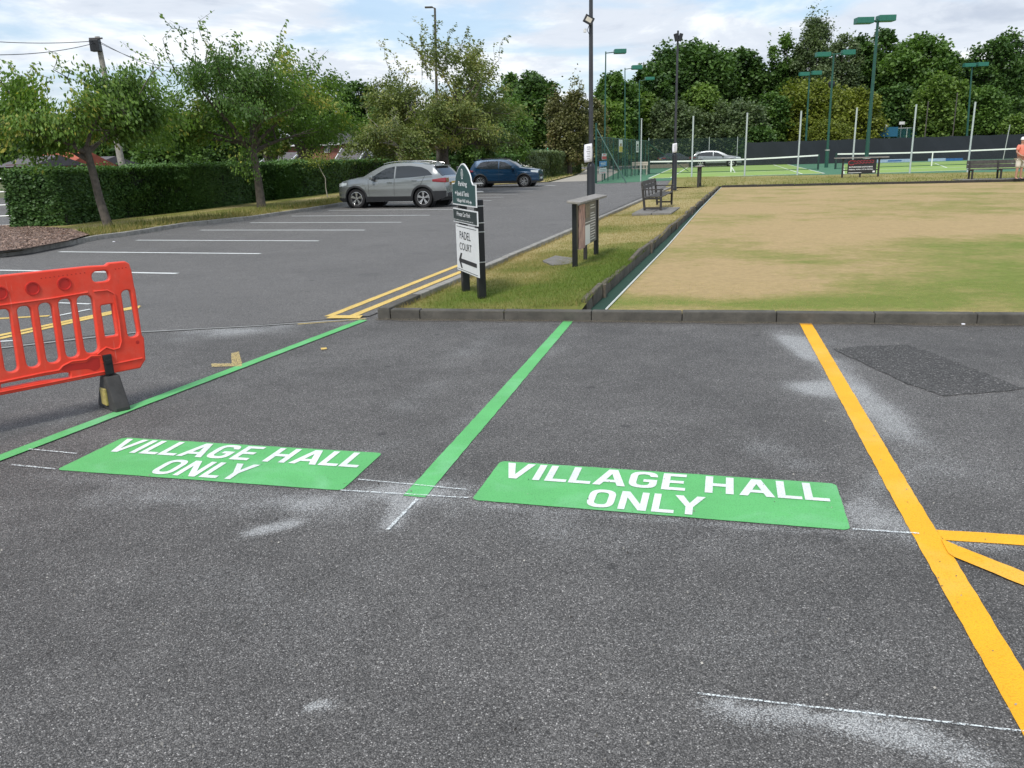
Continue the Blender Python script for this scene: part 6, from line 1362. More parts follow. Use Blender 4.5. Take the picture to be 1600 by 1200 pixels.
def branch_tree(name, base, height, radius, fork, leafn, lsize, mat, label, seed, trunk_r=0.13, spread=1.0, lean=(0, 0), whip=14, barkm='bark', group=None, limbs=7, droop=0.5, flat=0.6, low=0.0, hang=0.5):
    r_ = random.Random(seed); T_ = empty(name, base, 0, label, 'tree', group)
    tk = Vector((lean[0], lean[1], fork)); pts_ = [Vector((0, 0, -0.1)), Vector((0.02, 0.0, 0.1)), tk * 0.35 + Vector((r_.uniform(-.05, .05), 0, 0)), tk * 0.7 + Vector((r_.uniform(-.06, .06), 0, 0)), tk]
    MB().tube(pts_, [trunk_r * 1.5, trunk_r * 1.15, trunk_r, trunk_r * .92, trunk_r * .85], 12).build('trunk', MT[barkm], T_, True)
    bb = MB(); lp = []
    def run(p, d, L, r0, lv):
        n_ = 5 if lv < 2 else 4; q = [p.copy()]; dd = d.normalized(); rs = [r0]
        for i in range(n_):
            dd = (dd + Vector((r_.gauss(0, .16), r_.gauss(0, .16), r_.gauss(0.02, .12)))).normalized(); q.append(q[-1] + dd * (L / n_)); rs.append(r0 * (1 - 0.75 * (i + 1) / n_))
        bb.tube(q, rs, 6 if lv == 0 else (4 if lv == 1 else 3), cap=False)
        if lv >= 1:
            m_ = len(q)
            for i in range(1, m_): lp.append((q[i - 1], q[i], lv))
        if lv < 3:
            for i in range([7, 5, 3][lv]):
                t_ = r_.uniform(0.25, 1.0); k_ = min(int(t_ * n_), n_ - 1); pp_ = q[k_].lerp(q[k_ + 1], t_ * n_ - k_)
                ax = Vector((r_.gauss(0, 1), r_.gauss(0, 1), r_.gauss(0.25, .6))).normalized(); nd_ = (dd * 0.75 + ax * 0.85).normalized(); run(pp_, nd_, L * r_.uniform(.38, .62), max(0.005, rs[k_] * .55), lv + 1)
    for i in range(limbs):
        a = 2 * math.pi * (i + r_.uniform(-.3, .3)) / limbs; up = r_.uniform(0.1, 0.7) if i % 3 else r_.uniform(0.9, 1.8)
        d = Vector((math.cos(a) * spread, math.sin(a) * spread, up - low)).normalized(); hz = math.hypot(d.x, d.y)
        Lm = min(radius / max(hz, .2) * 0.72, (height - fork) / max(d.z, .15) * 0.80); run(tk - Vector((0, 0, r_.uniform(0, fork * .18))), d, Lm * r_.uniform(.8, 1.05), trunk_r * .6, 0)
    # fit the crown to its real spread: broad and domed, outer twigs hanging
    Z_ = np.array(bb.v); rr0 = np.hypot(Z_[:, 0] - tk.x, Z_[:, 1] - tk.y); zmx = np.percentile(Z_[:, 2], 99.5); rmx = np.percentile(rr0, 99); dome = fork + (height - fork) * .84
    kz = (dome - fork) / max(.1, zmx - fork); kr = radius / rmx
    def fit(p):
        x, y, z = p; dx, dy = x - tk.x, y - tk.y; r2 = min(1.3, math.hypot(dx, dy) / rmx); g_ = min(1, r2 * 6)
        if z > fork: z = fork + (z - fork) * kz * (1 - .30 * r2 ** 2)
        return (tk.x + dx * kr, tk.y + dy * kr, z - hang * r2 ** 2)
    bb.v = [fit(p) for p in bb.v]; lp = [(Vector(fit(a_)), Vector(fit(b_)), l_) for a_, b_, l_ in lp]
    for i in range(whip):                                       # thin upright shoots past the crown
        a = r_.uniform(0, 6.28); rr_ = radius * r_.uniform(.05, .75); top_ = fork + (height - fork) * (0.62 + .1 * r_.random()); p = Vector((tk.x + rr_ * math.cos(a), tk.y + rr_ * math.sin(a), top_ - rr_ * .18))
        d = Vector((math.cos(a) * .55 + r_.gauss(0, .25), math.sin(a) * .5 + r_.gauss(0, .2), 1.0)).normalized(); L_ = (height - p.z) * r_.uniform(.6, 1.05) / d.z; q = [p + d * (L_ * k_ / 5) + Vector((r_.gauss(0, .04) * k_, r_.gauss(0, .04) * k_, 0)) for k_ in range(6)]
        bb.tube(q, [.018, .015, .012, .01, .007, .004], 3, cap=False)
        for k_ in range(5): lp.append((q[k_], q[k_ + 1], 9))
    bb.build('branches', MT[barkm], T_)
    g = np.random.default_rng(seed); A_ = np.array([l[0][:] for l in lp]); B_ = np.array([l[1][:] for l in lp]); lv = np.array([l[2] for l in lp])
    wts = np.linalg.norm(B_ - A_, axis=1) * np.where(lv == 9, .5, np.where(lv == 3, 1.5, np.where(lv == 2, 1.1, .55))); wts /= wts.sum(); ix = g.choice(len(lp), leafn, p=wts); t_ = g.random(leafn)[:, None]
    pos = A_[ix] * (1 - t_) + B_[ix] * t_; jt = np.where(lv[ix] == 9, .05, .16)[:, None]; pos = pos + g.normal(0, 1, (leafn, 3)) * jt
    cl = vnoise(pos[:, 0] + pos[:, 2], pos[:, 1] - pos[:, 2] * .6, 0.9, seed % 50)
    leaves('crown', pos, g.uniform(.65, 1.25, leafn) * lsize, mat, T_, tint=0.0 + 0.95 * cl, droop=droop, seed=seed, flat=flat); return T_
c1 = P(168, 357, 0.1)
t1 = branch_tree('cherry_tree', c1, hgt(c1, 84), 2.5, 2.1, 21000, .115, LM['cherry'], 'leaning young cherry tree in front of the left end of the hedge', 11, .105, 1.3, (-.28, .1), 10, droop=.9, low=-.25, hang=-.05, group='trees along the hedge')
c2 = P(408, 325, 0.1)
t2 = branch_tree('cherry_tree', c2, hgt(c2, 50), 4.0, 2.3, 36000, .12, LM['cherry'], 'spreading cherry tree in front of the hedge, left of the silver car', 23, .145, 1.15, (-.15, .1), 20, droop=.7, limbs=9, hang=.0, low=-.15, group='trees along the hedge')
c3 = D(700, 42, 0.1); c3.x = D_at(698, 42, 1.0)
t3 = branch_tree('cherry_tree', c3, hgt(c3, 38), 4.3, 2.2, 46000, .14, LM['olive'], 'large olive green tree behind the silver car, its tall shoots against the sky', 37, .26, 1.0, (-.1, 0), 26, droop=.4, limbs=10, group='trees along the hedge')
c4 = D(742, 55, 0); c4.x = D_at(744, 55, 1.0)
t4 = branch_tree('cherry_tree', c4, hgt(c4, 118), 3.3, 2.6, 30000, .19, LM['mid'], 'dark stemmed tree behind the blue car', 41, .2, 1.0, (0, 0), 4, limbs=8, group='trees along the hedge')
c5 = D(790, 62, 0); branch_tree('cherry_tree', c5, hgt(c5, 130), 2.8, 1.6, 24000, .2, LM['mid'], 'fresh green tree between the blue car and the speed sign', 43, .16, 1.0, (0, 0), 0, limbs=8, low=.3, group='trees along the hedge')
c6 = D(630, 39, 0); c6.x = D_at(628, 38, .8); branch_tree('sapling', Vector((c6.x, 38, 0)), hgt((c6.x, 38), 165), 2.6, 2.2, 13000, .13, LM['olive'], 'pale stemmed small tree behind the roof of the silver car', 47, .1, 1.2, (0, 0), 4, 'barkpale', limbs=6)
c7 = P(512, 309, 0.1); sp_ = empty('sapling', c7, 0, 'thin crooked sapling with yellowish leaves in front of the hedge', 'sapling')
tp_ = [Vector((0, 0, 0)), Vector((-.05, 0, .45)), Vector((-.03, 0, .85)), Vector((-.22, 0, 1.25)), Vector((-.4, 0, 1.75))]; MB().tube(tp_, [.025, .022, .02, .015, .008], 6).build('stem', MT['barkpale'], sp_, True)
g = np.random.default_rng(3); ps = np.array([tp_[-1][:]]) + g.normal(0, 1, (420, 3)) * np.array([.36, .3, .2]); leaves('crown', ps, .1, LM['gold'], sp_, droop=.5, seed=4)

# far trees: trunk, limbs and a crown of many small leaf faces gathered in uneven clumps
def clump_tree(name, base, height, width, mat, label, seed, n=15000, lsize=.36, lobes=26, trunk=.35, bottom=.12, shape=1.0, group='trees beyond the courts', cat='tree', gap=0.0, depthw=None, spike=0.0):
    g = np.random.default_rng(seed); T_ = empty(name, base, 0, label, cat, group); dw = depthw or width * .8
    z0 = height * bottom; cents = []; rad = []; lobes = int(lobes * 1.5); n = int(n * 1.3); cz = (z0 + height) / 2; hz = (height - z0) / 2
    for i in range(lobes):
        t_ = -0.95 + 1.85 * (i + .5) / lobes; a = i * 2.39996 + g.normal(0, .35); prof = math.sqrt(max(0, 1 - t_ * t_)) ** (.75 if shape >= 1 else 1.3)
        if t_ < 0: prof = max(prof, .8)
        if shape < 1 and t_ > 0: prof *= 1 - .45 * t_
        r0 = g.uniform(.12, .21) * width * (1 - .25 * max(0, t_)); rr_ = g.uniform(.62, 1.0) * prof
        cents.append((math.cos(a) * rr_ * (width / 2 - r0 * .75), math.sin(a) * rr_ * (dw / 2 - r0 * .6), cz + t_ * (hz - r0 * .55) * g.uniform(.9, 1.04))); rad.append(r0)
    cents.append((g.normal(0, .05) * width, 0, height - width * .14)); rad.append(width * .14); cents.append((0, 0, cz)); rad.append(width * .33); cents.append((0, 0, cz + hz * .4)); rad.append(width * .27)
    cents = np.array(cents); rad = np.array(rad); MB().tube([(0, 0, -.1), (g.normal(0, .2), 0, height * .3), (g.normal(0, .4), 0, height * .62), (cents[-2][0] * .6, 0, height * .88)], [trunk, trunk * .75, trunk * .4, trunk * .12], 8).build('trunk', MT['bark'], T_, True)
    bb = MB()
    for i in range(len(cents) - 1):
        c = Vector(cents[i]); s_ = Vector((0, 0, max(height * .15, c.z * .55))); bb.tube([s_, s_.lerp(c, .5) + Vector((0, 0, .03 * height)), c], [trunk * .3, trunk * .18, trunk * .05], 4, cap=False)
    bb.build('branches', MT['bark'], T_)
    w = rad ** 2; ix = g.choice(len(cents), n, p=w / w.sum()); d = g.normal(0, 1, (n, 3)); d /= np.linalg.norm(d, axis=1)[:, None]; rr_ = g.random(n) ** .5
    sq = np.array([1, 1, .78]); pos = cents[ix] + d * (rad[ix] * rr_ * (1 + .75 * (vnoise(d[:, 0] * 3 + ix * 1.7, d[:, 2] * 3 + d[:, 1] * 2, 1.1, seed % 25) - .5) + .3 * (g.random(n) - .5)))[:, None] * sq
    if spike: pos[:, 2] += np.abs(g.normal(0, spike * .6, n)) * (vnoise(pos[:, 0], pos[:, 1], 1.3, seed % 20) > .62) * (ix >= len(cents) - 12)
    if gap:
        k_ = vnoise(pos[:, 0] * 1.0 + pos[:, 1] * .3, pos[:, 2], 1.4 / max(1, width * .09), seed % 30) > gap; pos = pos[k_]; ix = ix[k_]
    pos = pos[pos[:, 2] > z0 * .4]; ix = ix[:len(pos)]
    cv = g.random(len(cents))[ix] * .5 + .15 + .45 * (vnoise(pos[:, 0], pos[:, 2] + pos[:, 1], .8, seed % 40) - .3)
    leaves('crown', pos, g.uniform(.6, 1.3, len(pos)) * lsize, mat, T_, tint=cv, droop=.15, aspect=.75, seed=seed, flat=.8); return T_
def ft(u, v, wpx, depth, mat, label, seed, **kw):
    """tree whose crown top is seen at u,v and whose crown is wpx picture columns wide"""
    b_ = D(u, depth, 0); h_ = hgt(b_, v); b_.x = D_at(u, depth, h_ * .5); return clump_tree(kw.pop('name', 'broadleaf_tree'), b_, h_, wpx / FPX * depth, LM[mat], label, seed, **kw)
ft(12, 150, 90, 52, 'dark', 'dark tree at the far left edge, behind the leaning cherry', 101, n=7000, lsize=.3)
ft(268, 165, 120, 60, 'mid', 'green tree behind the gap between the two cherry trees', 102, n=12000, lsize=.3, bottom=.05)
ft(345, 150, 110, 66, 'dark', 'dark tree behind the spreading cherry tree', 103, n=10000, lsize=.3, bottom=.05)
ft(562, 122, 84, 84, 'dark', 'dark round tree between the spreading cherry and the olive green tree', 104, n=14000, lsize=.34, bottom=.08)
ft(505, 165, 90, 78, 'mid', 'bushy tree behind the brick house left of the silver car', 105, n=10000, lsize=.33, bottom=.05)
ft(612, 150, 90, 74, 'mid', 'leafy tree behind the pale gable above the silver car', 106, n=10000, lsize=.3, bottom=.05)
ft(826, 107, 104, 92, 'dark', 'dark round tree behind the speed limit sign', 107, n=20000, lsize=.38, bottom=.2)
ft(700, 205, 220, 95, 'dark', 'dark thicket behind the dark stemmed tree trunks', 108, n=14000, lsize=.4, bottom=.0, shape=.8)
ft(888, 138, 84, 76, 'brown', 'browning olive tree left of the first lamp post, with bare twigs on top', 109, n=17000, lsize=.22, bottom=.08, gap=.18, spike=1.4)
ft(925, 150, 60, 84, 'brown', 'browning tree right behind the first lamp post', 110, n=9000, lsize=.25, bottom=.05, gap=.15)
ft(962, 108, 84, 104, 'mid', 'mid green tree behind the three single headed floodlights', 111, n=14000, lsize=.42)
ft(950, 150, 60, 98, 'pale', 'pale green tree beside the green court fence', 112, n=8000, lsize=.35)
ft(1072, 56, 165, 122, 'dark', 'big dark oak with the highest crown behind the second lamp post', 113, n=30000, lsize=.52, lobes=36, bottom=.15)
ft(1018, 98, 76, 112, 'dark', 'dark tree left of the big oak', 114, n=12000, lsize=.45)
ft(1160, 68, 100, 126, 'dark', 'dark leafy tree right of the big oak', 115, n=20000, lsize=.5, lobes=30)
ft(1098, 125, 80, 110, 'pale', 'pale green tree in front of the big oak', 116, n=13000, lsize=.4)
ft(1010, 140, 60, 108, 'pale', 'small pale green tree at the foot of the dark tree, left of the oak', 117, n=8000, lsize=.38)
ft(1055, 152, 100, 106, 'grey', 'grey green willow bush behind the parked grey car', 118, n=15000, lsize=.34, bottom=.0, name='willow_bush')
ft(1150, 150, 110, 106, 'grey', 'grey green willow bush above the right end of the grey car', 119, n=15000, lsize=.34, bottom=.0, name='willow_bush')
ft(1225, 50, 70, 122, 'mid', 'feathery tree left of the tall birch', 120, n=14000, lsize=.36, gap=.1, spike=1.2, name='birch_tree')
ft(1270, 20, 86, 120, 'grey', 'tall feathery grey green birch with a pointed top', 121, n=18000, lsize=.34, gap=.12, spike=1.6, shape=.75, name='birch_tree')
ft(1312, 48, 70, 124, 'grey', 'lower feathery birch right of the tall pointed birch', 122, n=12000, lsize=.36, gap=.12, spike=1.2, name='birch_tree')
ft(1362, 40, 100, 128, 'dark', 'dark tree behind the tallest green floodlight', 123, n=20000, lsize=.5, lobes=30, gap=.08)
ft(1432, 46, 120, 122, 'mid', 'broad mid green tree right of the tallest floodlight', 124, n=26000, lsize=.48, lobes=34)
ft(1482, 78, 80, 126, 'mid', 'shoulder high tree sloping down right of the broad tree', 125, n=14000, lsize=.48)
ft(1556, 42, 110, 118, 'dark', 'tall dark oak with sky showing through, near the right edge', 126, n=17000, lsize=.42, gap=.2, lobes=34)
ft(1640, 60, 120, 124, 'dark', 'dark tree cut off by the right edge of the view', 127, n=16000, lsize=.45, gap=.1)
ft(1262, 118, 140, 110, 'gold', 'wide golden green tree behind the left tennis court', 128, n=19000, lsize=.36, bottom=.02)
ft(1340, 130, 84, 112, 'gold', 'golden green tree behind the tallest floodlight pole', 129, n=12000, lsize=.36, bottom=.02)
ft(1205, 140, 70, 108, 'mid', 'leafy tree left of the wide golden tree', 130, n=10000, lsize=.36, bottom=.02)
ft(1466, 108, 96, 112, 'pale', 'lighter green tree right of centre above the windbreak', 131, n=15000, lsize=.4, bottom=.03)
ft(1400, 125, 90, 116, 'dark', 'dark tree above the small white signs', 132, n=13000, lsize=.42, bottom=.03)
ft(1535, 130, 90, 112, 'mid', 'mid green tree below the tall dark oak', 133, n=12000, lsize=.4, bottom=.03)
ft(1592, 172, 64, 104, 'pale', 'pale green bush above the man at the right edge', 134, n=9000, lsize=.32, bottom=.0)
ft(1296, 184, 72, 103, 'gold', 'small yellow green shrub above the blue parasol', 135, n=6000, lsize=.26, bottom=.2, name='shrub', cat='shrub')
ft(1180, 190, 80, 104, 'dark', 'dark bush at the left end of the windbreak', 136, n=7000, lsize=.34, bottom=.0, name='shrub', cat='shrub')
ft(478, 140, 150, 50, 'mid', 'loose leafy tree overhanging the brick house roof', 140, n=9000, lsize=.2, bottom=.42, gap=.2)
ft(425, 175, 60, 48, 'olive', 'low leafy tree over the garage roof behind the hedge', 141, n=5000, lsize=.2, bottom=.45, gap=.2)
# the dense wood further back that closes the view
g = np.random.default_rng(9); n = 60000; uu = g.uniform(-200, 1900, n); dp = g.uniform(128, 150, n); ang = (uu - 800) / FPX
topf = 5.0 + 3.5 * vnoise(uu, uu * 0, .02, 3) + 5.5 * np.clip((uu - 960) / 90, 0, 1); zz2 = g.random(n) ** .8 * topf
k_ = (uu > 930) | (uu < 880); pos = np.stack([ang * dp * 1.0, dp, zz2], 1)[k_]
o = leaves('distant_wood', pos, g.uniform(.8, 1.5, len(pos)) * .9, LM['dark'], None, tint=np.full(len(pos), .35), aspect=.8, seed=10); tag(o, 'dark far wood closing the view behind the single trees', 'wood', kind='stuff')

# ------------------------------------------------------------------ hedges
def hedge(name, line, h, th, n, lsize, label, mat='hedge', seed=1, top='', wob=.09, tintshift=0.0, hs=None):
    """clipped hedge: dark twig core with leaves all over its skin"""
    g = np.random.default_rng(seed); ln = [Vector((*p.xy, 0)) for p in line]; seg = [(ln[i + 1] - ln[i]) for i in range(len(ln) - 1)]; Ls = np.array([s_.length for s_ in seg]); cum = np.concatenate([[0], np.cumsum(Ls)])
    H_ = empty(name, ln[0], 0, label, 'hedge'); o0 = ln[0]
    b = MB(); 
    for i, s_ in enumerate(seg):
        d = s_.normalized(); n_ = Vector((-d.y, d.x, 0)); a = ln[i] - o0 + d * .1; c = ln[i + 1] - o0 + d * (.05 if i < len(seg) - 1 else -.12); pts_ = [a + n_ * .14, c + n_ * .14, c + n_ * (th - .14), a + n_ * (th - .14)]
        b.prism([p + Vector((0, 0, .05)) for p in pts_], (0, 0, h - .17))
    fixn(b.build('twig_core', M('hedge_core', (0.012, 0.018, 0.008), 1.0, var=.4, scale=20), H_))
    s = g.random(n) * cum[-1]; ix = np.clip(np.searchsorted(cum, s, 'right') - 1, 0, len(seg) - 1); LN = np.array([p[:2] for p in ln]) - np.array(o0[:2]); dv = np.array([s_.normalized()[:2] for s_ in seg]); fr_ = (s - cum[ix])[:, None]
    base = LN[ix] + dv[ix] * fr_; nv2 = np.stack([-dv[ix][:, 1], dv[ix][:, 0]], 1); face = g.random(n); zz3 = g.random(n) ** .9 * h; off = np.zeros(n)
    bump_ = wob * 2 * (fbm(s, zz3 * 1.4, 1.3, seed) - .5) * 2; isf = face < .68; ist = (face >= .68) & (face < .93)
    off = np.where(isf, bump_ + g.random(n) * .14, np.where(ist, g.random(n) * th, th - g.random(n) * .1)); rnd = np.clip((zz3 - h + .18) / .18, 0, 1); off = np.where(isf, off + .10 * rnd ** 2, off)
    z = np.where(ist, h - g.random(n) * .09 + .10 * (vnoise(s, s * 0, 1.3, seed + 4) - .5) + .22 * (g.random(n) ** 40) + np.abs(g.normal(0, .03, n)), zz3)
    xy = base + nv2 * off[:, None]
    ne = int(n * .05); e0 = g.random(ne) * th; ez_ = g.random(ne) * h; d0 = np.array(seg[0].normalized()[:2]); nn0 = np.array([-d0[1], d0[0]]); exy = LN[0] + nn0 * e0[:, None] - d0 * (g.random(ne) * .12 - .04)[:, None]
    xy = np.vstack([xy, exy]); z = np.concatenate([z, ez_]); tt = np.concatenate([np.where(ist, .75, .18 + .5 * fbm(s, zz3, 1.1, seed + 9)), np.full(ne, .35)]) + tintshift  # top leaves set lighter: light on the hedge top put into their tint
    leaves('foliage', np.column_stack([xy, z]), g.uniform(.6, 1.3, len(z)) * lsize, mat if not isinstance(mat, str) else LM[mat], H_, tint=tt, droop=.2, aspect=.7, seed=seed, flat=.4); return H_
hedge('hedge', [P(22, 363), P(100, 360), P(170, 350.5), P(300, 335), P(400, 321), P(470, 312.5)], 1.66, 1.3, 80000, .085, 'long clipped dark green hedge behind the white bays and the silver car', seed=5)
hedge('hedge', [P(470, 312.5), P(560, 300), P(640, 290), P(735, 279)], 1.72, 1.3, 40000, .10, 'clipped green hedge continuing behind the silver car', seed=6)
hb = [D(705, 53, 0), D(770, 57, 0), D(812, 60, 0)]; hedge('hedge', hb, 1.75, 1.4, 14000, .15, 'dark clipped hedge behind the blue car', seed=7)
hg_ = [P(812, 281.5), P(850, 278.5), P(880, 274), P(908, 268.5)]; hedge('hedge', hg_, 2.0, 2.2, 26000, .17, 'rounded lighter hedge between the blue car and the pale path', 'grey', seed=8, wob=.16, tintshift=.1)
fb = P(815, 279, 0); E0 = empty('white_flowers', Vector((D_at(817, 52, 1.2), 52, 0)), 0, 'cluster of white blooms behind the bonnet of the blue car', 'flowers'); g = np.random.default_rng(5)
zf = hgt((E0.location.x, 52), 262); ps = np.concatenate([g.normal(0, 1, (120, 3)) * [.13, .1, .13] + [-.25, 0, zf + .12], g.normal(0, 1, (120, 3)) * [.16, .1, .1] + [.3, 0, zf - .05]]); leaves('blooms', ps, .12, leafmat('white_petals', (.6, .58, .5), (.8, .78, .74), .1), E0, seed=8); MB().tube([(0, 0, 0), (-.1, 0, zf * .6), (-.25, 0, zf)], .02, 5).tube([(0, 0, 0), (.1, 0, zf * .6), (.3, 0, zf)], .02, 5).build('stem', MT['bark'], E0)

# ------------------------------------------------------------------ houses beyond the hedge
brick = bpy.data.materials.new('red_brick'); brick.use_nodes = True; t = brick.node_tree; b = t.nodes['Principled BSDF']; k = NT(t)
bt2 = k.n('ShaderNodeTexBrick'); mp_ = k.n('ShaderNodeMapping'); tcx = k.n('ShaderNodeTexCoord'); mp_.inputs['Rotation'].default_value = (math.radians(90), 0, 0); k.l(tcx.outputs['Object'], mp_.inputs[0]); k.l(mp_.outputs[0], bt2.inputs['Vector'])
bt2.inputs['Color1'].default_value = (.26, .075, .045, 1); bt2.inputs['Color2'].default_value = (.17, .05, .035, 1); bt2.inputs['Mortar'].default_value = (.3, .26, .22, 1); bt2.inputs['Scale'].default_value = 4.4; bt2.inputs['Mortar Size'].default_value = .018
k.l(bt2.outputs[0], b.inputs['Base Color']); b.inputs['Roughness'].default_value = .9
slate = M('roof_tiles', (0.11, 0.10, 0.105), 0.8, var=.2, scale=3, bump=.4, bscale=8); redroof = M('red_tiles', (0.36, 0.09, 0.05), 0.85, var=.25, scale=3, bump=.4); dkred = M('dark_red_render', (0.13, 0.03, 0.028), 0.8); white_r = M('white_render', (0.66, 0.66, 0.62), 0.7, var=.05)
def house(name, loc, rz, w, d, eave, ridge, wallm, roofm, label, wins=(), hip=0.0, chimney=None, bargew=False):
    H_ = empty(name, loc, rz, label, 'house'); MB().box((w / 2, d / 2, eave / 2), (w, d, eave)).build('wall', wallm, H_); o_ = .35
    A_ = [(-o_, -o_, eave - .1), (w + o_, -o_, eave - .1), (w + o_, d + o_, eave - .1), (-o_, d + o_, eave - .1), (hip * w - (o_ if not hip else 0), d / 2, ridge), (w - hip * w + (o_ if not hip else 0), d / 2, ridge)]
    rb = MB().add(A_, [(0, 1, 5, 4), (2, 3, 4, 5), (0, 4, 3), (1, 2, 5), (3, 2, 1, 0)]); ro_ = fixn(rb.build('roof', roofm, H_))
    if not hip:
        for x_ in (0.0, w): MB().add([(x_ + (.002 if x_ else -.002), 0, eave - .12), (x_ + (.002 if x_ else -.002), d, eave - .12), (x_ + (.002 if x_ else -.002), d / 2, ridge - .15)], [(0, 1, 2)]).build('gable', wallm, H_)
    if wallm is brick: MB().box((w / 2, -o_ - .03, eave - .1), (w + 2 * o_, .06, .12)).build('gutter_board', MT['signwhite'], H_)
    if bargew:
        for x_ in (-o_, w + o_):
            for y0_, y1_ in ((-o_, d / 2), (d + o_, d / 2)): MB().prism([(x_, y0_, eave - .2), (x_, y1_, ridge - .06), (x_, y1_, ridge + .06), (x_, y0_, eave - .08)], (.05 if x_ > 0 else -.05, 0, 0)).build('bargeboard', MT['signwhite'], ro_)
    for (x_, z_, ww, wh) in wins:
        f_ = MB().box((x_, -.03, z_), (ww, .08, wh)).build('window', MT['signwhite'], H_)
        for s_ in (-.25, .25): MB().box((x_ + s_ * ww, -.075, z_), (ww * .36, .02, wh * .8)).build('pane', MT['glass'], f_)
    if chimney: MB().box((chimney * w, d / 2, ridge + .3), (.7, .5, 1.6)).build('chimney', wallm, ro_)
    return H_
def hplace(u, depth): return Vector((D_at(u, depth, 2), depth, 0))
hA = hplace(449, 62); zsc = lambda v, dp, u=500: hgt((D_at(u, dp, 2), dp), v)
house('brick_house', hA, math.radians(-6), (D_at(532, 62, 2) - hA.x), 6, zsc(224, 62), zsc(196, 62), brick, slate, 'red brick house with white windows seen between the trees left of the silver car', wins=((1.0, zsc(239.5, 62), .42 + .05, .6), (3.05, zsc(232, 62), .42, .6), (1.65, zsc(241, 62), .3, .35)), hip=.2)
hB = hplace(415, 55); house('garage', hB, math.radians(-8), (D_at(445, 55, 2) - hB.x), 4, zsc(252, 55, 430), zsc(238, 55, 430), brick, slate, 'low garage with a grey pitched roof left of the brick house', bargew=True, hip=.0)
hC = hplace(531, 56); house('outbuilding', hC, math.radians(-4), (D_at(553, 56, 2) - hC.x), 4, zsc(250, 56, 540), zsc(232, 56, 540), white_r, slate, 'small tiled outbuilding with a white verge board above the hedge', bargew=True)
wg = hplace(555, 58); MBw = MB().prism([(0, 0, 0), (1.0, 0, 0), (.75, 0, zsc(240, 58, 560)), (.1, 0, zsc(224, 58, 560)), (0, 0, zsc(224, 58, 560))], (0, 3, 0)); o = fixn(MBw.build('white_gable', white_r)); o.location = wg; tag(o, 'white rendered gable end just left of the roof of the silver car', 'building')
hD = hplace(46, 40); house('red_roof_building', hD, math.radians(-4), (D_at(97, 40, 2) - hD.x), 4, zsc(258.5, 40, 60), zsc(238, 40, 60), M('cream_wall', (.36, .3, .24), .85), redroof, 'low building with a bright red tiled roof behind the left end of the hedge')
hE = hplace(8, 37); house('dark_gabled_building', hE, math.radians(-3), (D_at(42, 37, 2) - hE.x), 4, zsc(257, 37, 25), zsc(243, 37, 25), dkred, slate, 'grey roofed dark red building at the far left behind the hedge')
hF = hplace(100, 44); house('grey_roofed_shed', hF, math.radians(-6), (D_at(140, 44, 2) - hF.x), 4, zsc(255, 44, 120), zsc(245, 44, 120), M('grey_wall', (.2, .18, .16), .85), slate, 'grey roofed shed between the red roof and the leaning cherry trunk')
hG = hplace(735, 92); o = MB().box((4.6, 1.5, hgt(hG, 240) / 2), (9.2, 3, hgt(hG, 240))).build('green_roofed_kiosk', white_r); o.location = hG; MB().box((4.6, 1.5, hgt(hG, 240) + .12), (9.8, 3.6, .35)).build('roof', M('kiosk_green', (.02, .16, .10), .5), o); tag(o, 'low white building with a green roof edge, glimpsed under the trees behind the blue car', 'building')
o = MB().prism([(0, 0, 0), (1.6, 0, 0), (1.6, 0, .01)], (0, 1, 0)) if False else None
wp = Vector((D_at(711, 60, 2), 60, 0)); E0 = empty('garden_lamp', wp, 0, 'short white post with a small white lantern behind the hedge, right of the silver car', 'lamp post'); hz_ = hgt(wp, 236); MB().tube([(0, 0, 0), (0, 0, hz_)], .06, 6).build('shaft', MT['signwhite'], E0); MB().lathe([(.05, 0), (.18, .15), (.13, .4), (0, .5)], 8, Matrix.Translation((0, 0, hz_ - .1))).build('lantern', MT['signwhite'], E0, True)

# ------------------------------------------------------------------ utility pole with wires, street light, road signs, railing
up0 = DD(199, 300, 40); hp_ = hgt(up0, 57); xt = D_at(152, 40, hp_) - up0.x
UP = empty('utility_pole', up0, 0, 'leaning wooden utility pole with a grey transformer box behind the left trees', 'utility pole')
MB().tube([(0, 0, 0), (xt, 0, hp_)], [.17, .11], 10).build('pole', MT['barkpale'], UP, True)
tz = hgt(up0, 72); tx_ = D_at(153, 40, tz) - up0.x; MB().bbox((tx_, -.22, tz), (.42, .3, .5), .03).build('transformer_box', MT['black'], UP); MB().tube([(tx_ - .3, -.1, tz + .32), (tx_ + .3, -.1, tz + .32)], .04, 6).build('crossarm', MT['black'], UP)
def wire(u0, v0, d0, u1, v1, d1, sag, label):
    z0 = hgt((D_at(u0, d0, 6), d0), v0); z1 = hgt((D_at(u1, d1, 6), d1), v1); a = Vector((D_at(u0, d0, z0), d0, z0)); c = Vector((D_at(u1, d1, z1), d1, z1)); tag(MB().tube([a.lerp(c, t_) - Vector((0, 0, sag * 4 * t_ * (1 - t_))) for t_ in np.linspace(0, 1, 14)], .014, 4).build('overhead_wire', MT['black']), label, 'wire', 'overhead wires')
wire(150, 64, 39.8, -60, 61, 34, .12, 'overhead wire leaving the pole almost level to the left'); wire(150, 67, 39.8, -60, 84, 30, .2, 'lower overhead wire sloping down to the left edge'); wire(157, 66, 39.8, 330, 118, 60, .5, 'overhead wire running down right into the spreading cherry tree'); wire(157, 68, 39.8, 300, 104, 60, .4, 'second overhead wire running right behind the cherry shoots')
sl0 = DD(684, 270, 47); hs_ = hgt(sl0, 13); xo = D_at(679.5, 47, hs_) - sl0.x; SLt = empty('street_light', sl0, 0, 'tall street light sticking up behind the olive green tree', 'street light')
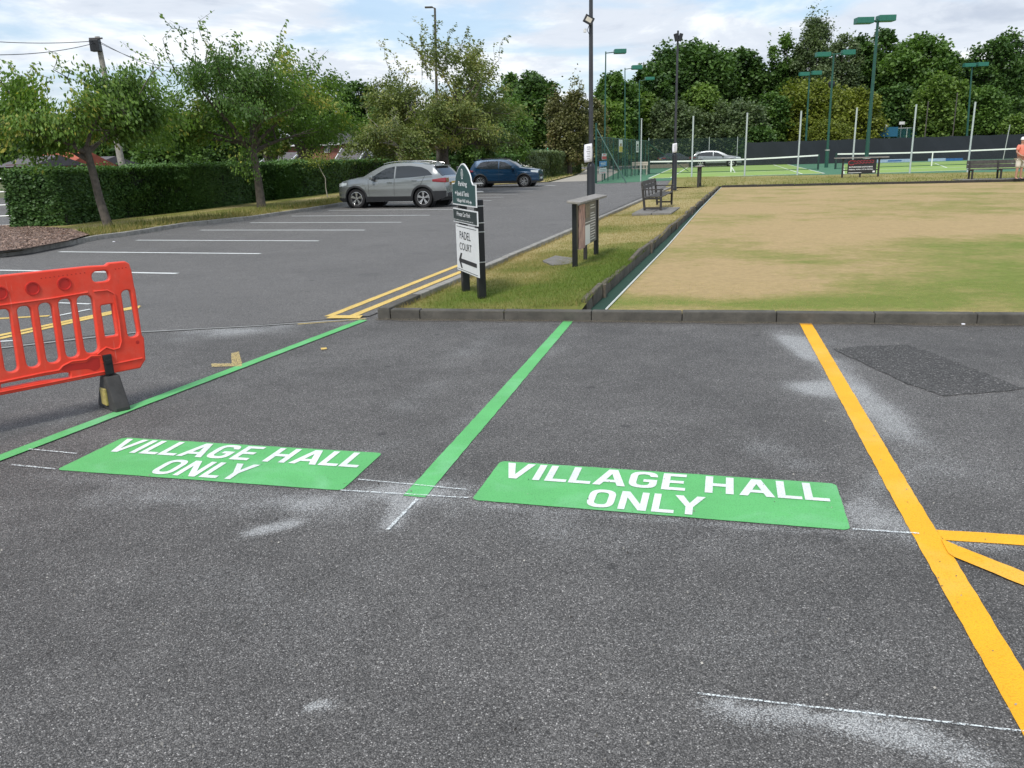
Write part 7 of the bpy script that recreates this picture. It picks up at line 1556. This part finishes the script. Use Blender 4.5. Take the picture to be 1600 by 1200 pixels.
MB().tube([(0, 0, 0), (xo, 0, hs_)], [.1, .055], 8).build('shaft', MT['kerb'], SLt, True); MB().tube([(xo, 0, hs_), (xo - .22, 0, hs_ + .05)], .03, 6).bbox((xo - .32, 0, hs_ + .05), (.42, .16, .08), .02).build('lamp_head', MT['kerb'], SLt)
s0 = DD(861, 262, 78); hz_ = hgt(s0, 226.5); SP = empty('speed_sign', s0, 0, 'round 30 speed limit sign on a white post above the rounded hedge', 'road sign'); rr_ = 4.1 / FPX * 78
MB().tube([(0, 0, 0), (0, 0, hz_)], .05, 8).build('post', MT['signwhite'], SP)
face = lambda r_, y_, m_, nm: MB().lathe([(0, y_), (r_, y_), (r_, y_ + .02)], 28, Matrix.Translation((0, 0, hz_)), 'Y').build(nm, m_, SP)
face(rr_, -.10, M('faded_red_rim', (.4, .1, .1), .5), 'sign_rim'); face(rr_ * .86, -.13, MT['signwhite'], 'sign_face'); tb = MB(); put_text(tb, '30', Vector((-rr_ * .55, -.135, hz_ - rr_ * .38)), Vector((1, 0, 0)), Vector((0, 0, 1)), rr_ * 1.1, rr_ * .76, .04); tb.build('lettering', MT['print'], SP)
g0 = DD(856, 262, 80); hz_ = hgt(g0, 233.5); TL_ = empty('traffic_light', g0, 0, 'traffic light showing green beside the speed limit sign', 'traffic light'); MB().tube([(0, 0, 0), (0, 0, hz_)], .06, 8).build('post', MT['black'], TL_); MB().bbox((0, 0, hz_ + .22), (.36, .25, 1.0), .04).build('housing', MT['black'], TL_)
em = bpy.data.materials.new('green_signal_lamp'); em.use_nodes = True; eb = em.node_tree.nodes['Principled BSDF']; eb.inputs['Base Color'].default_value = (.02, .4, .25, 1); eb.inputs['Emission Color'].default_value = (.03, .7, .42, 1); eb.inputs['Emission Strength'].default_value = .9
MB().lathe([(0, -.17), (.12, -.15), (.16, -.12)], 16, Matrix.Translation((0, 0, hz_)), 'Y').build('signal_lamp', em, TL_, True)
for zz4 in (.28, .55): MB().lathe([(0, -.15), (.12, -.14)], 16, Matrix.Translation((0, 0, hz_ + zz4)), 'Y').build('signal_lens', MT['rubberblack'], TL_)
rl = P(24, 353, 0.05); RLg = empty('railing', (0, 0, 0), 0, 'white horizontal railing at the left edge, ending beside the hedge', 'railing')
rp = rl + Vector((0, -.1, 0)); far_ = rl + Vector((-5.5, -1.0, 0))
for v_ in (279, 299.5, 320, 337, 351.5):
    z_ = hgt(rl, v_); a = Vector((rl.x, rl.y, z_)); MB().tube([a, a + Vector((-5.5, -1.0, -.02))], .02, 6).build('rail', MT['signwhite'], RLg)
for t_ in (0.35, .7): 
    q = rl.lerp(far_, t_); MB().tube([(q.x, q.y + .05, 0), (q.x, q.y + .05, 1.5)], .03, 6).build('post', MT['signwhite'], RLg)
# small weeds, a few pebbles and litter scraps on the asphalt by the kerb
WD = P(826, 498, 0); ps = np.array(WD[:]) + np.random.default_rng(2).normal(0, 1, (60, 3)) * [.09, .02, .02] + [0, 0, .03]; E0 = empty('weed', WD, 0, 'small green weed growing at the foot of the front kerb', 'weed'); leaves('leaf_tuft', ps - np.array(WD[:]), .05, LM['pale'], E0, seed=3)['kind'] = 'stuff'
for (u, v_, w, lb) in ((783, 497, .03, 'tiny white scrap at the kerb, left of the weed'), (1505, 506.5, .03, 'tiny white scrap at the kerb near the right edge'), (178, 377.5, .05, 'white scrap by the kerb in front of the leaning cherry')):
    p = P(u, v_, .012); o = MB().bbox((0, 0, 0), (w, w * .7, .015), .004).build('paper_scrap', MT['paper']); o.location = p; tag(o, lb, 'litter')

# loose grit and leaf scraps on the near asphalt, far too many to count
g = np.random.default_rng(77); n = 900; uu = g.uniform(-50, 1650, n); vv2 = 505 + 690 * g.random(n) ** 1.3
PP = np.array([P(a_, b_, 0.004)[:] for a_, b_ in zip(uu, vv2)]); leaves('loose_grit', PP + [0, 0, .003], g.uniform(.004, .012, n), leafmat('grit', (.05, .045, .04), (.42, .4, .36), .02), None, droop=-.1, aspect=.9, seed=12, flat=1); tag(bpy.data.objects['loose_grit'], 'scattered fine grit and scraps on the car park asphalt', 'grit', kind='stuff')
